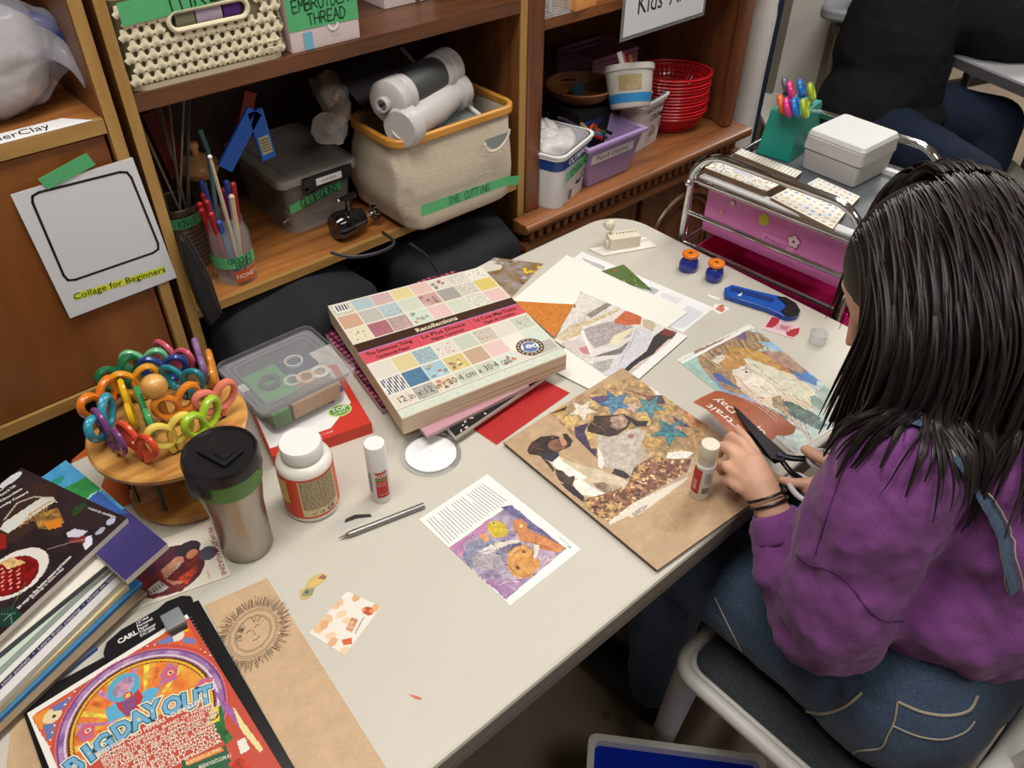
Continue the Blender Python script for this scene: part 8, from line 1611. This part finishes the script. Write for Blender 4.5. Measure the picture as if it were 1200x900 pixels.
# hair ties on the left wrist, earring, eyes
def ringat(c_, ax, R, r, m, name, parent):
    bb = MB(T(-base)); bb.tube([frame(c_, ax) @ Vector((R*math.cos(a), R*math.sin(a), 0)) for a in [2*PI*k/28 for k in range(28)]], r, m, seg=6, closed=True); return bb.build(name, parent)
ax = wr_l-el_l; ringat(wr_l.lerp(el_l, -.03), ax, .0255, .0022, blackp, 'hair_tie', pers); ringat(wr_l.lerp(el_l, -.09), ax, .0262, .0022, blackp, 'hair_tie', pers)
ew = mat('eye_white', (236, 232, 228), .2); ei = mat('iris', (50, 34, 26), .15)
for s_ in (-1, 1):
    bb = MB(T(-base)); bb.ball((.079, s_*.030, .012), (.010, .012, .0085), ew, M=F3, seg=16).ball((.0875, s_*.030, .010), (.0025, .0052, .0052), ei, M=F3, seg=14); bb.build('eye', pers)
# hair
hm = bpy.data.materials.new('dark_hair'); hm.use_nodes = True; N = hm.node_tree.nodes; L = hm.node_tree.links; pb_ = N['Principled BSDF']; at = N.new('ShaderNodeVertexColor'); at.layer_name = 'Col'; L.new(at.outputs[0], pb_.inputs['Base Color']); pb_.inputs['Roughness'].default_value = .42; pb_.inputs['Specular IOR Level'].default_value = .55; pb_.inputs['Anisotropic'].default_value = .6
hcap = mat('hair_cap', (20, 15, 14), .6); b = W0(base)
b.ball((-.014, 0, .026), (.104, .090, .103), hcap, M=F3, seg=32, rings=22)
ci = b.build('hair_base', pers)
for v in ci.data.vertices: pass
from mathutils.bvhtree import BVHTree
bpy.context.view_layer.update(); dg = bpy.context.evaluated_depsgraph_get()
trees = []
for o_ in (sw, tr_): trees.append((BVHTree.FromObject(o_, dg), Vector(o_.matrix_world.to_translation())))
rr = random.Random(2); b = W0(base); ER = Vector((.112, .098, .112)); EC = Vector((-.014, 0, .026)); F3i = F3.inverted(); R3 = F3.to_3x3()
def strand(psi, s_, lat, L_, rad, col, comb, st=.011, lift=0.0):
    """grow a lock from the parting: over the skull, then falling and resting on the clothes"""
    k = 1+lift; loc = Vector((math.sin(psi)*math.cos(lat), s_*math.sin(lat), math.cos(psi)*math.cos(lat)))
    p = F3 @ (EC+Vector((loc.x*ER.x*k, loc.y*ER.y*k, loc.z*ER.z*k))); pts = [p.copy()]; d = (sid*s_*comb[0]-fwd*comb[1]).normalized(); n_ = int(L_/st); off = False; j = Vector((rr.uniform(-1, 1), rr.uniform(-1, 1), 0))*.10
    for i in range(n_):
        l = F3i @ p-EC; u_ = Vector((l.x/ER.x, l.y/ER.y, l.z/ER.z)); m_ = u_.length; nw = (R3 @ Vector((u_.x/ER.x, u_.y/ER.y, u_.z/ER.z))).normalized()
        c_ = max(0, 1-i*.085); want = Vector((0, 0, -1))+(sid*s_*comb[0]-fwd*comb[1])*c_*1.3+j
        d = (d*.55+want.normalized()*.45).normalized(); q_ = p+d*st
        l = F3i @ q_-EC; u_ = Vector((l.x/ER.x, l.y/ER.y, l.z/ER.z))
        if u_.length < k: u_ = u_.normalized()*k; q_ = F3 @ (EC+Vector((u_.x*ER.x, u_.y*ER.y, u_.z*ER.z)))
        for tr__, o3 in trees:
            lc, nn, ix, ds = tr__.find_nearest(q_-o3, .06)
            if lc is not None and (q_-o3-lc).dot(nn) < .005+lift*.04: q_ = lc+o3+nn*(.0055+lift*.04); 
        d = (q_-p).normalized() if (q_-p).length > 1e-5 else d; p = q_; pts.append(p.copy())
    pts = cr(pts[::2], 2); n = len(pts)
    b.tube(pts, [rad*min(1, .4+i/n*5)*(1.0 if i < n*.7 else max(.1, 1-(i-n*.7)/(n*.3)*.9)) for i in range(n)], hm, col=col, seg=5, flat=.45)
cols = [(22, 17, 16), (30, 22, 20), (38, 29, 25), (18, 14, 14), (48, 37, 32)]
near = 1 if (sid).dot(CAM-hd) > 0 else -1
for lay, N_ in ((0, 190), (1, 470)):
    for s_ in (near, -near):
        for i in range(N_):
            t = (i+rr.random())/N_; psi = .60-2.35*t
            if s_ != near and t < .42: continue
            L_ = rr.uniform(.24, .295)+.06*min(1, t*1.6); fr_ = t < .3; r_ = rr.uniform(.0050, .0075) if lay == 0 else rr.uniform(.0016, .0033)
            strand(psi, s_, rr.uniform(.01, .10) if rr.random() < (.5 if s_ == near else .7) else rr.uniform(.1, 1.1 if t > .1 else .8), L_, r_, rr.choice(cols[:2] if lay == 0 else cols), (1.0, .10 if fr_ else .25), lift=rr.uniform(0, .02) if lay == 0 else rr.uniform(.03, .08))
for i in range(40): strand(.62-rr.random()*.7, near, rr.uniform(.5, 1.25), rr.uniform(.22, .30), rr.uniform(.0045, .006), rr.choice(cols[:3]), (.9, .0), lift=rr.uniform(0, .03))
hr = b.build('hair', pers)
bb = MB(T(-base)); ep = F3 @ Vector((.004, -.084 if (F3 @ Vector((0, -1, 0))).x < hd.x else .084, -.045)); bb.ball(ep, .0042, mat('pearl', (236, 226, 196), .2), seg=12); bb.build('earring', pers)
# the clipping in the left hand
crop = lambda pts, z: [P(780+x/4, 420+y/4, z) for x, y in pts]
ZQ = .782; w = crop([(300, 440), (120, 215), (240, 150), (610, 345)], ZQ)
S = Sheet([w[0]+(w[1]-w[0])*-.25, w[1], w[2]+(w[2]-w[1])*.0, w[3]+Vector((.0, -.01, 0))], ZQ, .0012, (168, 92, 60)); S.crop(780, 420)
S.art.put(np.ones(S.art.X.shape, bool), (168, 92, 60), var=.06, freq=60, seed=3)
oc = [(125, 218), (180, 180), (235, 155), (300, 165), (335, 185), (400, 200), (450, 235), (500, 285), (545, 315), (605, 350), (590, 378), (545, 388), (515, 385), (480, 420), (430, 470), (380, 440), (330, 430), (270, 365), (190, 272)]
mask = S.art.inside(S.L(*oc)); wh = (240, 228, 214)
S.text('Portrait', (395, 425), (190, 240), wh, bold=.01, h=.019); S.text('of', (450, 388), (412, 350), wh, bold=.01, h=.019); S.text('a Day', (368, 330), (222, 205), wh, bold=.01, h=.019)
for k in range(4): S.text('a fresh approach to painting a likeness', (510+k*4, 330-k*14), (310+k*16, 180-k*0), wh, h=.004, dz=.0006)
S.build('paper_clipping', thick=.0006, mask=mask, label='orange brown paper clipping reading Portrait of a Day, held in the left hand', cat='clipping', bend=lambda x, y: .012*np.sin(x*22)+.004)
# scissors in the right hand
pv = q(913, 535, .802); o = pv.copy(); sc_ = thing('scissors', 'black bladed scissors with grey white handles, held in the right hand', 'scissors', o); bk = mat('blade_black', (26, 22, 28), .3, .5); hg = mat('handle_grey_white', (206, 204, 206), .35)
def blade(pts, z0, name='blade'):
    w = [q(x, y, z0) for x, y in pts]; bb = W0(o); bb.prism([(p.x, p.y) for p in w], z0-.001, z0+.0012, bk); bb.build(name, sc_)
blade([(859, 476), (866, 481), (898, 512), (921, 532), (918, 541), (904, 538), (890, 520), (870, 495)], .8035); blade([(862, 500), (880, 520), (908, 543), (918, 540), (916, 530), (890, 513)], .7995)
def arm(pts, name='handle', col=bk, r=.0042): bb = W0(o); bb.tube(cr([q(*p) for p in pts], 4), r, col, seg=10, flat=.7); return bb.build(name, sc_)
arm([(913, 534, .803), (930, 537, .805), (948, 537, .812), (960, 534, .820)], r=.0052); arm([(915, 538, .800), (926, 552, .796), (940, 562, .790), (952, 570, .786)], r=.0045)
def oring(cx, cy, z, rx, ry, ang, r=.0036, m=hg, dz=.0):
    c0 = q(cx, cy, z); bb = W0(o); X_ = (q(cx+10*math.cos(ang), cy+10*math.sin(ang), z)-c0).normalized(); Y_ = Vector((-X_.y, X_.x, dz)).normalized(); bb.tube([c0+X_*rx*math.cos(a)+Y_*ry*math.sin(a) for a in [2*PI*k/26 for k in range(26)]], r, m, seg=8, closed=True); bb.build('finger_loop', sc_)
oring(966, 539, .820, .022, .014, .1, dz=.4); oring(941, 572, .787, .026, .016, .95, r=.0042)
bb = W0(o); bb.cyl(pv-Vector((0, 0, .0005)), pv+Vector((0, 0, .005)), .0048, .004, mat('pivot', (70, 60, 86), .3, .6)); bb.build('pivot_screw', sc_)
# ================================================================ chair, bin
wp = mat('chair_plastic', (206, 204, 198), .45); c = thing('plastic_chair', 'white plastic chair with a dark seat pad under the seated person', 'chair', (.882, .155, 0))
sx0, sx1, sy0, sy1 = -.205, .205, -.19, .195
b = MB(); b.prism(rrect(sx0, sy0, sx1, sy1, .04), .425, .445, wp); b.build('seat', c, bevel=.006)
b = MB(); pts = [(p[0], p[1], .440) for p in rrect(sx0, sy0, sx1, sy1, .04)]; b.tube(pts, .013, wp, seg=10, closed=True); b.build('seat_rim', c)
MB().prism(rrect(sx0+.018, sy0+.02, sx1-.018, sy1-.014, .03), .446, .455, fabric('felt_pad', (36, 42, 48), (56, 62, 68), 300)).build('seat_pad', c, bevel=.003)
for x in (sx0+.02, sx1-.02):
    b = MB(); b.tube([(x, sy1-.02, .43), (x, sy1+.01, .0)], [.026, .020], wp, seg=10, flat=.6); b.build('leg', c)
    b = MB(); b.tube([(x, sy0+.02, .43), (x, sy0-.03, .0)], [.026, .020], wp, seg=10, flat=.6); b.build('leg', c)
    b = MB(); b.tube([(x, sy0+.01, .43), (x*1.02, sy0-.03, .60), (x*.98, sy0-.07, .80)], [.022, .020, .018], wp, seg=10, flat=.7); b.build('back_post', c)
b = MB(); b.tube(cr([(sx0+.02, sy0-.07, .80), (-.1, sy0-.09, .83), (.1, sy0-.09, .83), (sx1-.02, sy0-.07, .80)], 4), .020, wp, seg=10); b.build('top_rail', c)
b = MB(); b.tube(cr([(sx0+.02, sy0-.02, .535), (-.1, sy0-.03, .54), (.1, sy0-.03, .54), (sx1-.02, sy0-.02, .545)], 4), .020, wp, seg=10); b.build('lower_rail', c)
for x in (-.12, -.04, .04, .12): b = MB(); b.tube([(x, sy0-.042, .53), (x, sy0-.088, .825)], .012, wp, seg=8, flat=.5); b.build('back_slat', c)
A_, B_ = P(690, 858, .22), P(897, 885, .22); fx = Fr(A_, B_-A_); Lx = (B_-A_).length; o = fx.o.copy(); o.z = 0; c = thing('plastic_bin', 'bright blue bin with a white rim on the floor beside the chair', 'bin', o, fx.a)
b = MB(); shell(b, .006, -.30, Lx-.006, -.006, .0, .205, .02, .003, mat('bright_blue', (10, 56, 190), .3)); b.build('tub', c)
b = MB(); o1, o2 = rrect(0, -.306, Lx, 0, .016), rrect(.012, -.294, Lx-.012, -.012, .012); n = len(o1); b.add([(p[0], p[1], .200) for p in o1]+[(p[0], p[1], .22) for p in o1]+[(p[0], p[1], .22) for p in o2]+[(p[0], p[1], .200) for p in o2], [[k*n+i, k*n+(i+1) % n, ((k+1) % 4)*n+(i+1) % n, ((k+1) % 4)*n+i] for k in range(4) for i in range(n)], mat('rim_white', (214, 214, 210), .4)); b.build('rim', c)
# ================================================================ background
hood = fabric('black_fleece', (19, 19, 22), (30, 30, 34), 300, .95, 6, .02); dj = fabric('dark_jeans', (20, 27, 44), (34, 46, 68), 420, .9, 6, .05)
for m_ in (hood, dj): m_.node_tree.nodes['Principled BSDF'].inputs['Sheen Weight'].default_value = 0; m_.node_tree.nodes['Principled BSDF'].inputs['Specular IOR Level'].default_value = .2
base = P(1020, 165, .44)
hip = P(1020, 150, .54); k1 = P(1140, 212, .53); k2 = P(1165, 146, .56); hip2 = hip+Vector((.14, .16, .02)); sp = Vector((hip.x+.02, hip.y+.05, hip.z)); 
cz = D(1045, 62, (hip-CAM).dot(CF)-.02); shd = D(1075, -40, (hip-CAM).dot(CF)-.08); el = D(1165, 28, (hip-CAM).dot(CF)-.10); wr = D(1262, 62, (hip-CAM).dot(CF)-.04); hdc = D(1060, -150, (hip-CAM).dot(CF)-.05)
b = W0(base); chain(b, [sp, cz, shd, shd.lerp(hdc, .5), hdc], [.13, .13, .10, .06, .09]); b.ball(hdc+Vector((0, 0, .03)), (.09, .08, .11))
chain(b, [shd, el, wr], [.05, .04, .028]); chain(b, [wr, wr+(wr-el).normalized()*.08], [.03, .03])
for k in range(4): d = (wr-el).normalized(); n = Vector((-d.y, d.x, 0)); p = wr+d*.09+n*(.024-.016*k); chain(b, [p, p+d*.04, p+d*.07-Vector((0, 0, .02))], [.009, .008, .007])
chain(b, [wr, wr+(wr-el).normalized()*.05+Vector((0, 0, .03)), wr+(wr-el).normalized()*.09+Vector((0, 0, .03))], [.014, .010, .008])
f1 = k1+Vector((.06, -.02, -.0)); f1.z = .06; f2 = k2+Vector((-.1, -.08, 0)); f2.z = .06
chain(b, [hip, k1, f1], [.08, .055, .04]); chain(b, [hip2, k2, f2], [.08, .055, .04])
for f_ in (f1, f2): chain(b, [f_, f_+Vector((.12, -.06, -.02))], [.038, .032])
pb2 = organic(b, 'person', base, None, .007, 3); pb2.data.materials.clear(); pb2.data.materials.append(skin); tag(pb2, 'person in a black hooded sweatshirt and dark jeans seated at the far desk', 'person')
b = W0(base); chain(b, [sp+Vector((0, 0, .03)), D(1040, 100, (sp-CAM).dot(CF)-.02), cz, D(1065, 0, (hip-CAM).dot(CF)-.05), shd], [.165, .175, .185, .175, .13]); b.ball(D(1042, 128, (sp-CAM).dot(CF)), (.18, .18, .07)); chain(b, [shd+Vector((.03, 0, 0)), D(1120, 15, (hip-CAM).dot(CF)-.06), el, wr], [.12, .125, .115, .085])
sw2 = organic(b, 'hooded_sweatshirt', base, pb2, .009, 5, [(.03, .14, 'CLOUDS'), (.010, .06, 'CLOUDS')]); sw2.data.materials.clear(); sw2.data.materials.append(hood)
b = W0(base); b.ball(hip+Vector((.02, .04, .0)), (.17, .17, .12)); chain(b, [hip, k1, f1+Vector((0, 0, .04))], [.115, .082, .06]); chain(b, [hip2, k2, f2+Vector((0, 0, .04))], [.115, .088, .06])
jn = organic(b, 'jeans', base, pb2, .009, 4, [(.008, .08, 'CLOUDS')]); jn.data.materials.clear(); jn.data.materials.append(dj)
b = W0(base); 
for f_ in (f1, f2): chain(b, [f_-Vector((0, 0, .015)), f_+Vector((.13, -.065, -.025))], [.045, .038])
sh = organic(b, 'shoes', base, pb2, .009, 3); sh.data.materials.clear(); sh.data.materials.append(blackp)
b = W0(base); b.ball(hdc+Vector((-.02, .0, .05)), (.105, .10, .11), hcap, seg=28, rings=18); b.build('hair', pb2)
b = W0(base); b.tube([shd.lerp(hdc, .30)+Vector((.10*math.cos(a), .09*math.sin(a), .0)) for a in [2*PI*k/20 for k in range(20)]], .035, hood, seg=10, closed=True); b.build('hood', sw2)
# chair under that person
o = base.copy(); o.z = 0; c = thing('plastic_chair', 'pale plastic chair under the person in black', 'chair', o, -.6); pw = mat('pale_seat', (214, 218, 208), .45)
MB(RZ(.6) @ T(-o)).prism([(P(x, y, .40).x, P(x, y, .40).y) for x, y in [(1030, 152), (1110, 160), (1190, 190), (1222, 225), (1235, 275), (1130, 258), (1020, 205)]], .385, .405, pw).build('seat', c, bevel=.006)
for x in (-.17, .30):
    for y in (-.18, .18): MB().cyl((x, y, 0), (x, y, .385), .018, .022, pw, seg=10).build('leg', c)
# far desk at the right, with a leg bar
gd = mat('desk_grey', (150, 154, 160), .35); ge = mat('desk_edge_grey', (92, 92, 92), .5)
a0, a1 = P(1116, 68, .73), P(1235, 118, .73); d = (a1-a0).normalized(); n = Vector((-d.y, d.x, 0)); n = n if n.x > 0 else -n; o = a0.copy(); o.z = 0
c = thing('folding_table', 'grey topped desk at the upper right behind the person in black', 'table', o); w = [a0-d*.05, a1+d*.5, a1+d*.5+n*.7, a0-d*.05+n*.7]
MB().prism([(p.x-o.x, p.y-o.y) for p in w], .705, .735, ge).build('edge', c); MB().prism([(p.x-o.x, p.y-o.y) for p in w], .735, .742, mat('desk_top_light', (196, 198, 200), .3)).build('tabletop', c)
for p in (a0+n*.1, a0+n*.6, a1+d*.4+n*.6): MB().cyl((p.x-o.x, p.y-o.y, 0), (p.x-o.x, p.y-o.y, .705), .014, None, gm).build('leg', c)
p, p2 = P(1105, 100, .03), P(1178, 86, .03); b = MB(T(-o)); b.tube([p, p2], .022, blackp, seg=10); b.build('foot_bar', c)
# white panelled desk, post, roll, pole
wpn = mat('white_panel', (236, 234, 226), .6); gp = mat('beige_post', (140, 132, 118), .6); a0 = P(962, 22, .72); bl = P(908, 100, .45); br = P(953, 108, .45)
o = Vector((bl.x, bl.y, 0)); c = thing('cupboard', 'tall white panelled cupboard end with grey beige edges, behind the teal box', 'cupboard', o)
dd = (br-bl); dd.z = 0; L_ = dd.length; dd.normalize(); ang = math.atan2(dd.y, dd.x); X = T(-o) @ T(bl.x, bl.y, 0) @ RZ(ang)
MB(X).box((0, 0, .0), (L_, .4, 1.5), wpn).build('panel', c); MB(X).box((-.05, -.015, 0), (-.001, .39, 1.5), gp).build('edge_post', c); MB(X).box((L_+.001, -.01, 0), (L_+.035, .39, 1.5), gp).build('edge_post', c)
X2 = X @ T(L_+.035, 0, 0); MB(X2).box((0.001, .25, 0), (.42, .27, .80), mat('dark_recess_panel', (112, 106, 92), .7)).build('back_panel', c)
p = P(966, 22, .80); loc = X2.inverted() @ (p-o); c2 = thing('counter_top', 'grey rounded counter top at the top edge behind the person in black', 'counter', (p.x, p.y, .801), ang); MB().prism(rrect(-.02, -.03, .22, .60, .05), 0, .04, gd).build('slab', c2, bevel=.01)
MB().prism(rrect(.03, .0, .19, .5, .03), -.045, -.001, ge).build('frame', c2)
for x_, y_ in ((.06, .03), (.16, .03), (.06, .45), (.16, .45)): MB().cyl((x_, y_, -.80), (x_, y_, -.046), .016, None, gp).build('leg', c2)
w = [P(884, 118, .42), P(905, 98, .42), P(985, 112, .42), P(1010, 150, .42), P(900, 150, .42)]; o = w[0].copy(); o.z = 0; c = thing('low_table', 'low white table behind the teal scissor box', 'table', o); MB().prism([(p.x-o.x, p.y-o.y) for p in w], .40, .42, wpn).build('tabletop', c, bevel=.004)
for k in (0, 1, 2, 4): p = w[k].lerp((w[0]+w[2]+w[3])/3, .12); MB().cyl((p.x-o.x, p.y-o.y, 0), (p.x-o.x, p.y-o.y, .40), .018, None, wpn, seg=10).build('leg', c)
p = D(882, 80, 2.35); o = Vector((p.x, p.y, 0)); c = thing('plastic_roll', 'tall white roll wrapped in plastic standing beside the hutch', 'roll', o); b = MB(); b.lathe([(0, 0), (.040, 0), (.042, .3), (.038, .62), (.036, .80), (.037, .96), (.034, .98), (.034, 1.6), (0, 1.6)], mat('wrapped_white', (226, 224, 220), .3, noise=.1, nscale=12, bump=.6, bscale=30), seg=28); ob = b.build('roll', c)
p = D(902, 60, 2.7); o = Vector((p.x, p.y, 0)); c = tag(MB().lathe([(0, 0), (.014, 0), (.014, 1.7), (0, 1.7)], mat('navy_pole', (40, 52, 76), .4), seg=16).build('pole', loc=o), 'thin dark blue upright pole between the white roll and the cupboard', 'pole')
p = D(915, 30, 4.3); o = Vector((p.x, p.y, 0)); c = thing('drawer_chest', 'brown wooden chest of drawers far behind, beside the pole', 'chest', o, .75); MB().box((-.3, 0, 0), (.3, .4, .95), wCz).build('carcass', c)
for k in range(5): MB().box((-.28, -.015, .08+k*.17), (.28, -.001, .23+k*.17), wC, bev=.004).build('drawer', c)
# black bag at the right
p = P(1212, 258, .50); o = Vector((p.x, p.y, .0)); c = thing('backpack', 'rounded black cloth bag at the right edge behind the seated person', 'bag', o); b = MB(); b.box((-.15, -.12, .01), (.15, .12, .48), hood, bev=.075); ob = b.build('body', c, smooth_all=True); ob.modifiers.new('s', 'SUBSURF').render_levels = 2; b = MB(); b.box((-.11, -.17, .05), (.11, -.115, .28), hood, bev=.025); b.build('front_pocket', c); b = MB(); b.tube(cr([(-.05, .02, .47), (-.03, .02, .52), (.03, .02, .52), (.05, .02, .47)], 5), .010, blackp, seg=8); b.build('grab_handle', c)
